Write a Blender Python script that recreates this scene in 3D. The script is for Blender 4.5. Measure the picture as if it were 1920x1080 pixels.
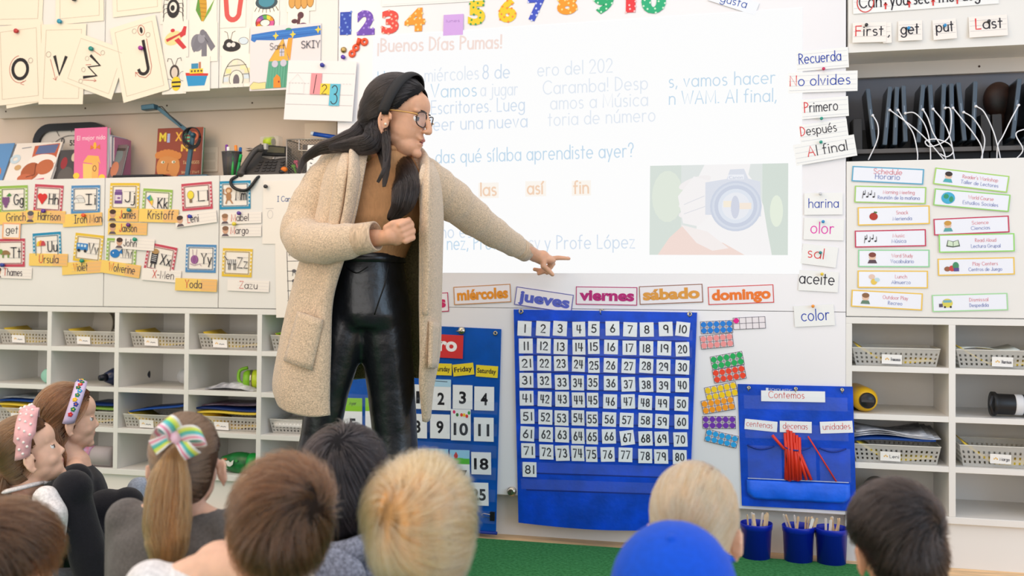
import bpy, bmesh, math, random
import numpy as np
from mathutils import Vector, Matrix
random.seed(7); rng = np.random.default_rng(7)
for o in list(bpy.data.objects): bpy.data.objects.remove(o)
SC = bpy.context.scene; COL = SC.collection
PI = math.pi
# ---------------------------------------------------------------- camera (35 mm lens, 14 deg off the wall's normal)
F = 1890.37; CX, CY = 960.0, 503.61
RW = np.array([[0.9702732394643837, 0.0024001770677688303, -0.2420001651431962],
               [0.24190671326239707, 0.019883567172527757, 0.9700957611674633],
               [0.007140228138881445, -0.9997994213373695, 0.018711874186884445]])   # columns: right, down, forward
CAM = np.array([0.0, -3.6, 0.92])
cd = bpy.data.cameras.new('camera'); cam = bpy.data.objects.new('camera', cd); COL.objects.link(cam)
cd.sensor_fit = 'HORIZONTAL'; cd.sensor_width = 36.0; cd.lens = F * 36 / 1920
cd.shift_y = -(540 - CY) / 1920; cd.clip_start = 0.05
m = Matrix.Identity(4)
for i in range(3):
    m[i][0] = RW[i][0]; m[i][1] = -RW[i][1]; m[i][2] = -RW[i][2]; m[i][3] = CAM[i]
cam.matrix_world = m
cd.dof.use_dof = True; cd.dof.focus_distance = 3.15; cd.dof.aperture_fstop = 3.2
SC.camera = cam
# ---------------------------------------------------------------- exposure, world, lights
vs = SC.view_settings; vs.view_transform = 'Standard'; vs.look = 'None'; vs.gamma = 1; vs.use_curve_mapping = False
vs.exposure = -0.06
wd = bpy.data.worlds.new('room_daylight'); SC.world = wd; wd.use_nodes = True
wd.node_tree.nodes['Background'].inputs[0].default_value = (0.965, 0.965, 1.0, 1)
wd.node_tree.nodes['Background'].inputs[1].default_value = 0.92
def area(name, loc, target, sx, sy, power, col):
    l = bpy.data.lights.new(name, 'AREA'); l.shape = 'RECTANGLE'; l.size = sx; l.size_y = sy; l.energy = power; l.color = col
    o = bpy.data.objects.new(name, l); COL.objects.link(o); o.location = loc
    o.rotation_euler = (Vector(target) - Vector(loc)).to_track_quat('-Z', 'Y').to_euler()
    return o
area('ceiling_lamp', (-3.0, -2.6, 2.7), (-2.3, -.2, .9), 1.2, 2.0, 36, (1, .68, .38))
area('ceiling_lamp', (-0.9, -1.25, 2.95), (-0.9, -1.3, 0), 3.2, .9, 12, (1, .93, .86))  # unseen lamp added overhead to lift the dark floor near the wall
area('fill_behind_camera', (-1.4, -6.2, 1.0), (-0.8, 0, .3), 5.0, 1.8, 60, (1, .95, .90))  # unseen soft fill added behind the camera for the low wall and backs
area('ceiling_lamp', (-0.4, -2.8, 2.9), (-0.6, -.6, .6), 1.6, 1.6, 9, (1, .93, .86))
area('daylight_window', (3.3, -3.3, 1.5), (-0.2, -0.4, 0.9), 2.4, 1.9, 58, (.46, .72, 1))
# ---------------------------------------------------------------- pixel -> point on the plane Y = y of the real wall / of a depth in the room
def W(px, py, y=0.0):
    d = RW @ np.array([(px - CX) / F, (py - CY) / F, 1.0]); s = (y - CAM[1]) / d[1]
    return Vector(CAM + s * d)
def S(px, py, y=0.0): return (W(px + 5, py, y) - W(px - 5, py, y)).length / 10
# ---------------------------------------------------------------- materials
def lin(c):
    c = c / 255.0
    return c / 12.92 if c <= 0.04045 else ((c + 0.055) / 1.055) ** 2.4
def L3(rgb): return (lin(rgb[0]), lin(rgb[1]), lin(rgb[2]), 1)
MATS = {}
def M(name, rgb=(200, 200, 200), rough=.55, metal=0.0, noise=0.0, nscale=40, bump=0.0, bscale=200, spec=.4, alpha=1.0, trans=0.0, emit=0.0, sheen=0.0, coat=0.0, stretch=None, rgb2=None, sss=0):
    if name in MATS: return MATS[name]
    mt = bpy.data.materials.new(name); mt.use_nodes = True; MATS[name] = mt
    nt = mt.node_tree; b = nt.nodes['Principled BSDF']; I = b.inputs
    I['Base Color'].default_value = L3(rgb); I['Roughness'].default_value = rough; I['Metallic'].default_value = metal
    I['Specular IOR Level'].default_value = spec; I['Alpha'].default_value = alpha; I['Transmission Weight'].default_value = trans
    I['Sheen Weight'].default_value = sheen; I['Coat Weight'].default_value = coat
    if sss: I['Subsurface Weight'].default_value = sss; I['Subsurface Radius'].default_value = (.012, .004, .002); I['Subsurface Scale'].default_value = 1
    if emit: I['Emission Color'].default_value = L3(rgb); I['Emission Strength'].default_value = emit
    if noise or bump or rgb2:
        tc = nt.nodes.new('ShaderNodeTexCoord'); mp = nt.nodes.new('ShaderNodeMapping'); nt.links.new(tc.outputs['Object'], mp.inputs[0])
        if stretch: mp.inputs['Scale'].default_value = stretch
    if noise or rgb2:
        n = nt.nodes.new('ShaderNodeTexNoise'); n.inputs['Scale'].default_value = nscale; n.inputs['Detail'].default_value = 5
        r = nt.nodes.new('ShaderNodeValToRGB'); nt.links.new(mp.outputs[0], n.inputs[0]); nt.links.new(n.outputs[0], r.inputs[0])
        c2 = rgb2 or tuple(max(0, c * (1 - noise)) for c in rgb)
        c1 = rgb if rgb2 else tuple(min(255, c * (1 + noise * .6)) for c in rgb)
        r.color_ramp.elements[0].position = .3; r.color_ramp.elements[1].position = .7
        r.color_ramp.elements[0].color = L3(c2); r.color_ramp.elements[1].color = L3(c1)
        nt.links.new(r.outputs[0], I['Base Color'])
    if bump:
        n2 = nt.nodes.new('ShaderNodeTexNoise'); n2.inputs['Scale'].default_value = bscale; n2.inputs['Detail'].default_value = 3
        bp = nt.nodes.new('ShaderNodeBump'); bp.inputs['Strength'].default_value = bump; bp.inputs['Distance'].default_value = .004
        nt.links.new(mp.outputs[0], n2.inputs[0]); nt.links.new(n2.outputs[0], bp.inputs['Height']); nt.links.new(bp.outputs[0], I['Normal'])
    return mt
def C(rgb, rough=.5):                                                    # a flat printed / painted colour
    rgb = tuple(int(c) for c in rgb)
    return M('colour_%d_%d_%d' % rgb + ('' if rough == .5 else '_%d' % (rough * 100)), rgb, rough, spec=.3)
# ---------------------------------------------------------------- mesh builder
class MB:
    def __init__(s): s.v = []; s.f = []; s.m = []; s.mats = []
    def mi(s, mat):
        if mat is None: return 0
        if mat not in s.mats: s.mats.append(mat)
        return s.mats.index(mat)
    def add(s, vs, fs, mat=None):
        k = len(s.v); i = s.mi(mat); s.v += [tuple(p) for p in vs]
        s.f += [tuple(k + j for j in f) for f in fs]; s.m += [i] * len(fs); return s
    def box(s, a, b, mat=None):
        x0, x1 = sorted((a[0], b[0])); y0, y1 = sorted((a[1], b[1])); z0, z1 = sorted((a[2], b[2]))
        return s.add([(x0,y0,z0),(x1,y0,z0),(x1,y1,z0),(x0,y1,z0),(x0,y0,z1),(x1,y0,z1),(x1,y1,z1),(x0,y1,z1)],
                     [(0,3,2,1),(4,5,6,7),(0,1,5,4),(1,2,6,5),(2,3,7,6),(3,0,4,7)], mat)
    def obox(s, o, ux, uy, uz, mat=None):                                # corner + three edge vectors
        o, ux, uy, uz = map(Vector, (o, ux, uy, uz))
        p = [o, o+ux, o+ux+uy, o+uy]; p += [q+uz for q in p]
        f = [(0,3,2,1),(4,5,6,7),(0,1,5,4),(1,2,6,5),(2,3,7,6),(3,0,4,7)]
        if ux.cross(uy).dot(uz) < 0: f = [tuple(reversed(q)) for q in f]
        return s.add(p, f, mat)
    def poly(s, pts, mat=None): return s.add(pts, [tuple(range(len(pts)))], mat)
    def prism(s, pts, d, mat=None):                                      # polygon pushed along the vector d
        n = len(pts); p = [Vector(q) for q in pts]; q = [a + Vector(d) for a in p]
        return s.add(p + q, [tuple(range(n - 1, -1, -1)), tuple(range(n, 2 * n))] + [(i, (i+1) % n, n + (i+1) % n, n + i) for i in range(n)], mat)
    def loft(s, rings, mat=None, closed=True, cap=True):
        k = len(s.v); n = len(rings[0]); i0 = s.mi(mat)
        for r in rings: s.v += [tuple(p) for p in r]
        nn = n if closed else n - 1
        for a in range(len(rings) - 1):
            for j in range(nn):
                s.f.append((k + a*n + j, k + a*n + (j+1) % n, k + (a+1)*n + (j+1) % n, k + (a+1)*n + j)); s.m.append(i0)
        if cap and closed:
            s.f.append(tuple(k + j for j in range(n - 1, -1, -1))); s.f.append(tuple(k + (len(rings)-1)*n + j for j in range(n))); s.m += [i0, i0]
        return s
    def tube(s, pts, r, mat=None, n=10, flat=1.0, up=None, cap=True):    # r one radius or one per point
        P = [Vector(p) for p in pts]; R = r if isinstance(r, (list, tuple)) else [r] * len(P); rings = []; ref = None
        for i, p in enumerate(P):
            t = (P[min(i+1, len(P)-1)] - P[max(i-1, 0)]); t = t.normalized() if t.length > 1e-9 else Vector((0,0,1))
            if ref is None:
                ref = Vector(up) if up else (Vector((0,0,1)) if abs(t.z) < .9 else Vector((0,1,0)))
            a = t.cross(ref)
            if a.length < 1e-6: a = t.cross(Vector((1, .3, .2)))
            a.normalize(); b = a.cross(t).normalized(); ref = b
            rings.append([p + a * math.cos(2*PI*j/n) * R[i] + b * math.sin(2*PI*j/n) * R[i] * flat for j in range(n)])
        return s.loft(rings, mat, True, cap)
    def lathe(s, c, prof, mat=None, n=24, axis=(0,0,1)):                 # prof = [(radius, height)]
        ax = Vector(axis).normalized(); a = ax.orthogonal().normalized(); b = ax.cross(a); c = Vector(c)
        rings = [[c + ax*h + (a*math.cos(2*PI*j/n) + b*math.sin(2*PI*j/n))*max(r, 1e-5) for j in range(n)] for r, h in prof]
        return s.loft(rings, mat)
    def ball(s, c, r, mat=None, n=14, m=9, rot=None):
        rx, ry, rz = r if isinstance(r, (list, tuple)) else (r, r, r); c = Vector(c); rings = []
        for i in range(m + 1):
            t = PI * (i + .02 if i == 0 else i - .02 if i == m else i) / m
            ring = [Vector((rx*math.sin(t)*math.cos(2*PI*j/n), ry*math.sin(t)*math.sin(2*PI*j/n), -rz*math.cos(t))) for j in range(n)]
            rings.append([c + (rot @ p if rot else p) for p in ring])
        return s.loft(rings, mat)
    def grid(s, rows, mat=None): return s.loft(rows, mat, closed=False, cap=False)
    def build(s, name, mat=None, parent=None, smooth=False, bevel=0, thick=0, sub=0, origin=None):
        me = bpy.data.meshes.new(name)
        v = np.array(s.v, float).reshape(-1, 3)
        if parent is not None: org = Vector(parent['_o']) if '_o' in parent.keys() else Vector((0,0,0))
        elif origin is not None: org = Vector(origin)
        else: org = Vector(((v[:,0].min()+v[:,0].max())/2, (v[:,1].min()+v[:,1].max())/2, v[:,2].min()))
        me.from_pydata([tuple(p) for p in (v - np.array(org))], [], s.f)
        for mm in (s.mats or [mat]): me.materials.append(mm)
        me.polygons.foreach_set('material_index', s.m)
        if smooth: me.polygons.foreach_set('use_smooth', [True] * len(s.f))
        me.update()
        o = bpy.data.objects.new(name, me); COL.objects.link(o); o['_o'] = tuple(org)
        if parent is not None: o.parent = parent
        else: o.location = org
        if sub: md = o.modifiers.new('sub', 'SUBSURF'); md.levels = md.render_levels = sub
        if thick: md = o.modifiers.new('solid', 'SOLIDIFY'); md.thickness = thick; md.offset = 0
        if bevel: md = o.modifiers.new('bev', 'BEVEL'); md.width = bevel; md.segments = 2; md.limit_method = 'ANGLE'
        return o
def tag(o, label=None, cat=None, group=None, kind=None):
    if label: o['label'] = label
    if cat: o['category'] = cat
    if group: o['group'] = group
    if kind: o['kind'] = kind
    return o
def thing(name, label, cat, loc, group=None):
    o = bpy.data.objects.new(name, None); COL.objects.link(o); o.location = loc; o['_o'] = tuple(loc); o.empty_display_size = .05
    return tag(o, label, cat, group)
def struct(name, mb, mat=None, **k): return tag(mb.build(name, mat, **k), kind='structure')
def crom(pts, k=6, closed=False):                                        # Catmull-Rom through points
    P = [np.array(p, float) for p in pts]; n = len(P); out = []
    rngi = range(n) if closed else range(n - 1)
    for i in rngi:
        g = (lambda j: P[j % n]) if closed else (lambda j: P[min(max(j, 0), n - 1)])
        a, b, c, d = g(i-1), g(i), g(i+1), g(i+2)
        for j in range(k):
            t = j / k
            out.append(.5*((2*b) + (-a+c)*t + (2*a-5*b+4*c-d)*t*t + (-a+3*b-3*c+d)*t**3))
    if not closed: out.append(P[-1])
    return out
# ---------------------------------------------------------------- a hand-printing stroke font (cap height 1)
O_ = 'a .31 .31 .29 .31 0 360'
GL = {
'a': O_+';l .6 .62 .6 0', 'b': 'l .04 1 .04 0;a .34 .31 .29 .31 0 360', 'c': 'a .33 .31 .3 .31 50 310', 'd': O_+';l .6 1 .6 0',
'e': 'l .03 .31 .6 .31;a .31 .31 .29 .31 0 310', 'f': 'l 0 .6 .34 .6;l .14 0 .14 .8;a .32 .8 .18 .2 70 180', 'g': O_+';l .6 .62 .6 -.1;a .32 -.1 .28 .2 200 360',
'h': 'l .05 1 .05 0;a .31 .36 .26 .26 0 180;l .57 .36 .57 0', 'i': 'l .05 .62 .05 0;d .05 .85', 'j': 'l .22 .62 .22 -.12;a .04 -.12 .18 .18 230 360;d .22 .85',
'k': 'l .05 1 .05 0;l .45 .62 .05 .24;l .18 .36 .48 0', 'l': 'l .05 1 .05 0', 'm': 'l .05 .62 .05 0;a .25 .4 .2 .22 0 180;l .45 .4 .45 0;a .65 .4 .2 .22 0 180;l .85 .4 .85 0',
'n': 'l .05 .62 .05 0;a .3 .38 .25 .24 0 180;l .55 .38 .55 0', 'o': O_, 'p': 'l .04 .62 .04 -.3;a .34 .31 .29 .31 0 360', 'q': O_+';l .6 .62 .6 -.3',
'r': 'l .05 .62 .05 0;a .27 .38 .22 .24 60 180', 's': 'a .22 .465 .17 .155 40 270;a .22 .155 .19 .155 -130 90', 't': 'l .16 .9 .16 0;l 0 .62 .34 .62',
'u': 'l .05 .62 .05 .24;a .3 .24 .25 .24 180 360;l .55 .62 .55 0', 'v': 'l 0 .62 .24 0 .48 .62', 'w': 'l 0 .62 .19 0 .37 .55 .55 0 .74 .62', 'x': 'l 0 .62 .45 0;l .45 .62 0 0',
'y': 'l 0 .62 .25 .02;l .5 .62 .14 -.3', 'z': 'l 0 .62 .44 .62 0 0 .46 0',
'A': 'l 0 0 .36 1 .72 0;l .14 .36 .58 .36', 'B': 'l .05 0 .05 1;a .05 .76 .48 .24 -90 90;a .05 .26 .55 .26 -90 90', 'C': 'a .48 .5 .45 .5 45 315', 'D': 'l .05 0 .05 1;a .05 .5 .6 .5 -90 90',
'E': 'l .55 1 .05 1 .05 0 .55 0;l .05 .52 .48 .52', 'F': 'l .55 1 .05 1 .05 0;l .05 .52 .48 .52', 'G': 'a .48 .5 .45 .5 45 350;l .93 .44 .52 .44', 'H': 'l .05 1 .05 0;l .65 1 .65 0;l .05 .5 .65 .5',
'I': 'l .2 1 .2 0;l 0 1 .4 1;l 0 0 .4 0', 'J': 'l .45 1 .45 .25;a .23 .25 .22 .25 190 360', 'K': 'l .05 1 .05 0;l .6 1 .05 .4;l .22 .56 .65 0', 'L': 'l .05 1 .05 0 .5 0', 'M': 'l .02 0 .05 1 .45 .1 .85 1 .88 0',
'N': 'l .05 0 .05 1 .68 0 .68 1', 'O': 'a .47 .5 .44 .5 0 360', 'P': 'l .05 0 .05 1;a .05 .74 .5 .26 -90 90', 'Q': 'a .47 .5 .44 .5 0 360;l .6 .25 .9 -.05', 'R': 'l .05 0 .05 1;a .05 .75 .5 .25 -90 90;l .2 .5 .6 0',
'S': 'a .3 .75 .26 .25 30 270;a .3 .25 .28 .25 -150 90', 'T': 'l .35 1 .35 0;l 0 1 .7 1', 'U': 'l .05 1 .05 .32;a .37 .32 .32 .32 180 360;l .69 .32 .69 1', 'V': 'l 0 1 .34 0 .68 1', 'W': 'l 0 1 .26 0 .5 .8 .74 0 1 1',
'X': 'l 0 1 .6 0;l .6 1 0 0', 'Y': 'l 0 1 .32 .5 .64 1;l .32 .5 .32 0', 'Z': 'l 0 1 .58 1 0 0 .6 0',
'0': 'a .31 .5 .28 .5 0 360', '1': 'l .1 1 .1 0', '2': 'a .28 .72 .26 .28 -20 165;l .52 .62 .02 0 .56 0', '3': 'a .25 .76 .22 .24 -90 150;a .25 .27 .26 .27 -150 90', '4': 'l .1 1 .05 .4 .58 .4;l .46 1 .42 0',
'5': 'l .5 1 .1 1 .07 .58;a .24 .31 .28 .31 -140 130', '6': 'l .42 1 .08 .42;a .3 .28 .26 .28 0 360', '7': 'l 0 1 .52 1 .16 0', '8': 'a .28 .75 .22 .25 0 360;a .28 .26 .26 .26 0 360', '9': 'a .28 .72 .25 .28 0 360;l .53 .72 .5 0',
'!': 'l .06 1 .06 .3;d .06 .04', '?': 'a .24 .76 .22 .24 -60 180;l .3 .54 .26 .28;d .26 .04', '.': 'd .05 .04', ',': 'l .1 .08 .02 -.14', "'": 'l .05 1 .03 .82', '-': 'l 0 .4 .34 .4', ':': 'd .05 .05;d .05 .5', '/': 'l 0 0 .35 1', '^': 'l .2 0 .2 .9;l .02 .6 .2 .95 .38 .6'}
for k_, b_ in (('á','a'),('é','e'),('ó','o'),('ú','u'),('í','i')): GL[k_] = GL[b_].replace(';d .05 .85', '') + (';l .0 .74 .18 .96' if k_ == 'í' else ';l .26 .76 .44 .98')
GL['ñ'] = GL['n'] + ';l .08 .8 .22 .88 .38 .8 .52 .88'; GL['Á'] = GL['A']; GL['¡'] = 'l .06 .62 .06 -.3;d .06 .6'; GL['¿'] = GL['?']
def glyph(ch):
    out = []; w = 0
    for st in GL.get(ch, '').split(';'):
        t = st.split()
        if not t: continue
        n = [float(x) for x in t[1:]]
        if t[0] == 'l': p = [(n[i], n[i+1]) for i in range(0, len(n), 2)]
        elif t[0] == 'd': p = [(n[0]-.035, n[1]), (n[0]+.035, n[1])]
        else:
            k = max(6, int(abs(n[5]-n[4]) / 22)); p = [(n[0]+n[2]*math.cos(math.radians(n[4]+(n[5]-n[4])*i/k)), n[1]+n[3]*math.sin(math.radians(n[4]+(n[5]-n[4])*i/k))) for i in range(k+1)]
        out.append(p); w = max(w, max(q[0] for q in p))
    return out, w
def strokes(txt, gap=.2, space=.42):
    x = 0; out = []
    for ch in txt:
        if ch == ' ': x += space; continue
        g, w = glyph(ch)
        out += [[(a + x, b) for a, b in p] for p in g]; x += w + gap
    return out, max(x - gap, .05)
def ribbon(p, w):                                                        # quads of a mitred stroke
    n = len(p); closed = n > 3 and math.dist(p[0], p[-1]) < 1e-6; L = []; R = []
    for i in range(n):
        a = p[i-1] if i else (p[-2] if closed else p[0]); b = p[i+1] if i < n-1 else (p[1] if closed else p[-1])
        t1 = (p[i][0]-a[0], p[i][1]-a[1]); t2 = (b[0]-p[i][0], b[1]-p[i][1])
        l1 = math.hypot(*t1) or 1; l2 = math.hypot(*t2) or 1
        tx, ty = t1[0]/l1+t2[0]/l2, t1[1]/l1+t2[1]/l2; l = math.hypot(tx, ty) or 1; tx /= l; ty /= l
        e = w/2 if (closed or 0 < i < n-1) else 0
        ex = (-w*.35 if i == 0 else w*.35 if i == n-1 else 0) if not closed else 0
        x, y = p[i][0]+tx*ex, p[i][1]+ty*ex
        L.append((x-ty*w/2, y+tx*w/2)); R.append((x+ty*w/2, y-tx*w/2))
    return [(R[i], R[i+1], L[i+1], L[i]) for i in range(n-1)]
_fc = {}
def bfont(txt, off=.02):                                                 # solid type: list of (verts2d, faces), cap height normalised
    key = (txt, off)
    if key not in _fc:
        cu = bpy.data.curves.new('lettering', 'FONT'); cu.body = txt; cu.offset = off; cu.resolution_u = 4
        o = bpy.data.objects.new('lettering', cu); me = o.to_mesh()
        v = [(p.co.x, p.co.y) for p in me.vertices]; f = [tuple(q.vertices) for q in me.polygons]
        o.to_mesh_clear(); bpy.data.objects.remove(o); bpy.data.curves.remove(cu)
        _fc[key] = (v, f)
    return _fc[key]
# ---------------------------------------------------------------- sheets and cards on a wall plane
class Card:
    """A sheet with its own frame: x right along its top edge, y down, both in photo pixels at the sheet; art sits in the same mesh."""
    def __init__(s, tl, tr, h, y=-.004, layer=0, tilt=0.0, thick=.0008, curl=0.0):
        ya, yb = y if isinstance(y, tuple) else (y, y); Card.n_ = (getattr(Card, 'n_', 0) + 1) % 7; ya -= .0016 * layer + .0002 * Card.n_; yb -= .0016 * layer + .0002 * Card.n_
        s.o = W(*tl, ya); e = W(*tr, yb); s.w = math.dist(tl, tr); s.h = h; s.C = C
        s.k = (e - s.o).length / s.w; s.ux = (e - s.o).normalized(); n = Vector((0, -1, 0)); n = (n - s.ux * n.dot(s.ux)).normalized()
        s.uy = s.ux.cross(n).normalized()
        if tilt: s.uy = (s.uy + n * tilt).normalized()
        s.n = s.uy.cross(s.ux).normalized()
        if s.n.y > 0: s.n = -s.n
        s.curl = curl; s.lift = 0.0; s.mb = MB(); s.th = thick
    def P(s, x, y, up=0.0):
        c = s.curl * (max(0, y / s.h)) ** 2 if s.curl else 0
        return s.o + s.ux * (x * s.k) + s.uy * (y * s.k) + s.n * (up + c)
    def sheet(s, mat, x0=0, y0=0, x1=None, y1=None, up=0.0, th=None):
        x1 = s.w if x1 is None else x1; y1 = s.h if y1 is None else y1; th = th or s.th
        k = 5 if s.curl else 1; f = []; b = []
        for i in range(k + 1):
            yy = y0 + (y1-y0) * i / k
            f.append([s.P(x0, yy, up), s.P(x1, yy, up)]); b.append([s.P(x0, yy, up-th), s.P(x1, yy, up-th)])
        rings = [[f[i][0], f[i][1], b[i][1], b[i][0]] for i in range(k + 1)]
        s.mb.loft(rings, mat); s.top = max(getattr(s, 'top', 0), up); return s
    def nxt(s): s.lift += .00012; return .0001 + s.lift
    def poly(s, pts, col, up=None):
        u = s.nxt() if up is None else up; s.mb.poly([s.P(x, y, u) for x, y in pts][::-1], s.C(col)); return s
    def rect(s, x0, y0, x1, y1, col): return s.poly([(x0,y0),(x1,y0),(x1,y1),(x0,y1)], col)
    def oval(s, x, y, rx, ry, col, n=18, a0=0, a1=360, rot=0):
        r = math.radians(rot); pts = []
        for i in range(n + (a1-a0 < 360)):
            t = math.radians(a0 + (a1-a0)*i/n); p, q = rx*math.cos(t), -ry*math.sin(t); pts.append((x+p*math.cos(r)-q*math.sin(r), y+p*math.sin(r)+q*math.cos(r)))
        return s.poly(pts, col)
    def line(s, pts, w, col, closed=False):
        u = s.nxt(); m = s.C(col); pts = list(pts) + ([pts[0]] if closed else [])
        for q in ribbon([tuple(p) for p in pts], w): s.mb.poly([s.P(a, b, u) for a, b in q], m)
        return s
    def ring(s, x, y, rx, ry, w, col, a0=0, a1=360, n=20): return s.line([(x+rx*math.cos(math.radians(a0+(a1-a0)*i/n)), y-ry*math.sin(math.radians(a0+(a1-a0)*i/n))) for i in range(n+1)], w, col)
    def frame(s, x0, y0, x1, y1, w, col): return s.rect(x0,y0,x1,y0+w,col).rect(x0,y1-w,x1,y1,col).rect(x0,y0+w,x0+w,y1-w,col).rect(x1-w,y0+w,x1,y1-w,col)
    def text(s, t, x, base, cap, col, weight=.13, width=None, gap=.2, first=None, rot=0):
        st, w = strokes(t, gap); sx = (width / w) if width else cap; u = s.nxt(); n1 = len(glyph(t[0])[0]); r = math.radians(rot)
        for i, p in enumerate(st):
            m = s.C(first if first and i < n1 else col)
            for q in ribbon([(a * sx, b * cap) for a, b in p], weight * cap): s.mb.poly([s.P(x + a*math.cos(r) + b*math.sin(r), base - b*math.cos(r) + a*math.sin(r), u) for a, b in q][::-1], m)
        return s
    def type(s, t, x, base, cap, col, off=.02, width=None, mid=False):  # solid lettering
        v, f = bfont(t, off); xs = [p[0] for p in v]; hh = .73; x0 = min(xs); w = max(xs) - x0
        sx = width / w if width else cap / hh; sy = cap / hh; u = s.nxt()
        if mid: x -= w * sx / 2
        s.mb.add([s.P(x + (p[0]-x0)*sx, base - p[1]*sy, u) for p in v], f, s.C(col)); return s
    def done(s, name, label=None, cat=None, group=None, parent=None, kind=None):
        return tag(s.mb.build(name, None, parent), label, cat, group, kind)
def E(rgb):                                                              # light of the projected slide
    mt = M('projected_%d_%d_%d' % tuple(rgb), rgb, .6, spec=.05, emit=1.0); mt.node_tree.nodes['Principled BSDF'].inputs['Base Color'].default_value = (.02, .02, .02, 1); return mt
WHITE = M('white_paper', (238, 236, 232), .6)
def pin(px, py, col, label, y=-.004, r=3.4, up=.006, cat='push pin'):
    p = W(px, py, y); k = S(px, py, y); mb = MB(); m = M('pin_%d_%d_%d' % col, col, .25, spec=.6)
    mb.lathe(p, [(r*.85*k, up*.3), (r*.95*k, up*.45), (r*.55*k, up*.8), (r*.6*k, up*1.6), (r*1.15*k, up*1.9), (r*1.05*k, up*2.3), (.0002, up*2.4)], m, 12, (0, -1, 0))
    mb.tube([p, p + Vector((0, -up*.4, 0))], .0006, M('steel', (190, 190, 190), .3, 1), 6)
    return tag(mb.build('push_pin', None, smooth=True), label, cat, 'push pins in the papers on the wall')
# ================================================================ the setting
WOOD = M('pale_oak_boards', (232, 192, 142), .45, noise=.12, nscale=9, stretch=(1, 9, 1))
LAM = M('white_laminate', (230, 227, 222), .42, noise=.012, nscale=3)
LAM2 = M('white_laminate_inside', (230, 226, 220), .5)
BOARD = M('whiteboard_enamel', (232, 230, 233), .22, spec=.5)
GAP = C((120, 108, 95))
struct('floor', MB().box((-6, -7, -.06), (4, .6, 0)), WOOD)
struct('wall_back', MB().box((-6, .34, 0), (4, .44, 3.1)), M('painted_wall', (226, 219, 210), .7))
mb = MB().box((-1.597, .06, 0), (.272, .34, 3.1)); struct('wall_front', mb, M('cream_base_wall', (242, 234, 222), .6, noise=.02, nscale=2))
# rug: one mesh base with a pile of tufts
RUG = M('green_rug_pile', (72, 142, 86), .95, noise=.35, nscale=90, bump=.9, bscale=260, spec=.1, rgb2=(44, 108, 58))
t = tag(MB().box((-4.2, -5.0, 0), (.42, -.062, .012)).build('green_rug', RUG, bevel=.005), 'large green rug on the wood floor under the seated children', 'rug')
PLUG = C((70, 48, 34))
# ---------------------------------------------------------------- cubby cabinets
ZROW = [.806, .644, .483, .318, .175]                                    # opening top then lower edges of the shelves, bottom rail top
def cubby(name, label, x0, x1, divs, doors, rail_top, wz0, niche):
    r = thing(name, label, 'cabinet', ((x0+x1)/2, .17, 0))
    MB().box((x0, .02, 0), (x1, .33, .149)).build('plinth', LAM, r)
    mb = MB().box((x0, .315, .149), (x1, .335, 1.357)); mb.build('back_panel', LAM2, r)
    MB().box((x0, 0, .149), (x1, .315, .172)).build('bottom_rail', LAM, r, bevel=.0015)
    for z in ZROW[1:4]: MB().box((x0+.01, .001, z), (x1-.01, .315, z+.019)).build('shelf', LAM, r, bevel=.001)
    MB().box((x0, 0, .806), (x1, .315, .828)).build('top_rail', LAM, r, bevel=.001)
    for a, b in divs: MB().box((a, .0, .172), (b, .315, .806)).build('divider', LAM, r, bevel=.001)
    MB().box((x0, .02, .828), (x1, .315, 1.35)).build('carcass', LAM, r)
    for a, b in doors: MB().box((a+.0015, -.001, .831), (b-.0015, .019, 1.357)).build('door', LAM, r, bevel=.0012)
    return r
LD = [(-2.885+.3195*i, -2.865+.3195*i) for i in range(-2, 4)] + [(-1.617, -1.597)]
RD = [(.272, .292), (.597, .618), (.923, .944), (1.25, 1.27)]
cubby('cubby_cabinet', 'long cream cubby cabinet on the left with open cells below plain doors', -3.52, -1.597, LD, [(-3.142, -2.62), (-2.62, -2.098), (-2.098, -1.597)], 0, 0, 0)
cubby('cubby_cabinet', 'white cubby cabinet right of the whiteboard with open cells below the schedule door', .272, 1.27, RD, [(.272, 1.02)], 0, 0, 0)
def wallcab(label, x0, x1, z0, doors, holes, hz):
    r = thing('wall_cabinet', label, 'cabinet', ((x0+x1)/2, .17, z0))
    MB().box((x0, .019, z0), (x1, .335, 2.6)).build('carcass', LAM, r)
    for a, b in doors: MB().box((a+.0015, -.001, z0), (b-.0015, .019, 2.6)).build('door', LAM, r, bevel=.0012)
    mb = MB().box((x0, .185, z0-.05), (x1, .21, z0-.0), M('rail_laminate', (206, 194, 180), .5))
    mb.build('mounting_rail', None, r)
    for hx, hy in holes:
        p = W(hx, hy, .1849); MB().lathe(p, [(.004, 0), (.004, .0006), (.0025, .0008)], PLUG, 10, (0,-1,0)).build('screw_plug', None, r)
    return r
wallcab('cream wall cabinet with three doors above the left counter', -3.3, -1.597, 1.705, [(-3.152,-2.63),(-2.63,-2.108),(-2.108,-1.597)], [(11,209),(160,203),(313,198),(473,193)], 0)
wallcab('white wall cabinet above the tablets with phrase cards on its door', .277, 1.5, 1.728, [(.277, 1.1)], [(1836,124.5),(1605,114)], 0)
# niche side / back panels (behind the books and behind the tablets)
NB = M('niche_panel', (214, 196, 178), .6, noise=.015, nscale=4); NG = M('niche_panel_shaded', (112, 112, 118), .6)  # the tablet niche's darker panel has its deeper shade put into the colour
mb = MB().box((-3.52, .21, 1.357), (-1.597, .24, 1.71)); struct('trim_1', mb, NB)
mb = MB().box((.277, .215, 1.357), (1.5, .24, 1.73)); struct('trim_2', mb, NG)
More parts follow.
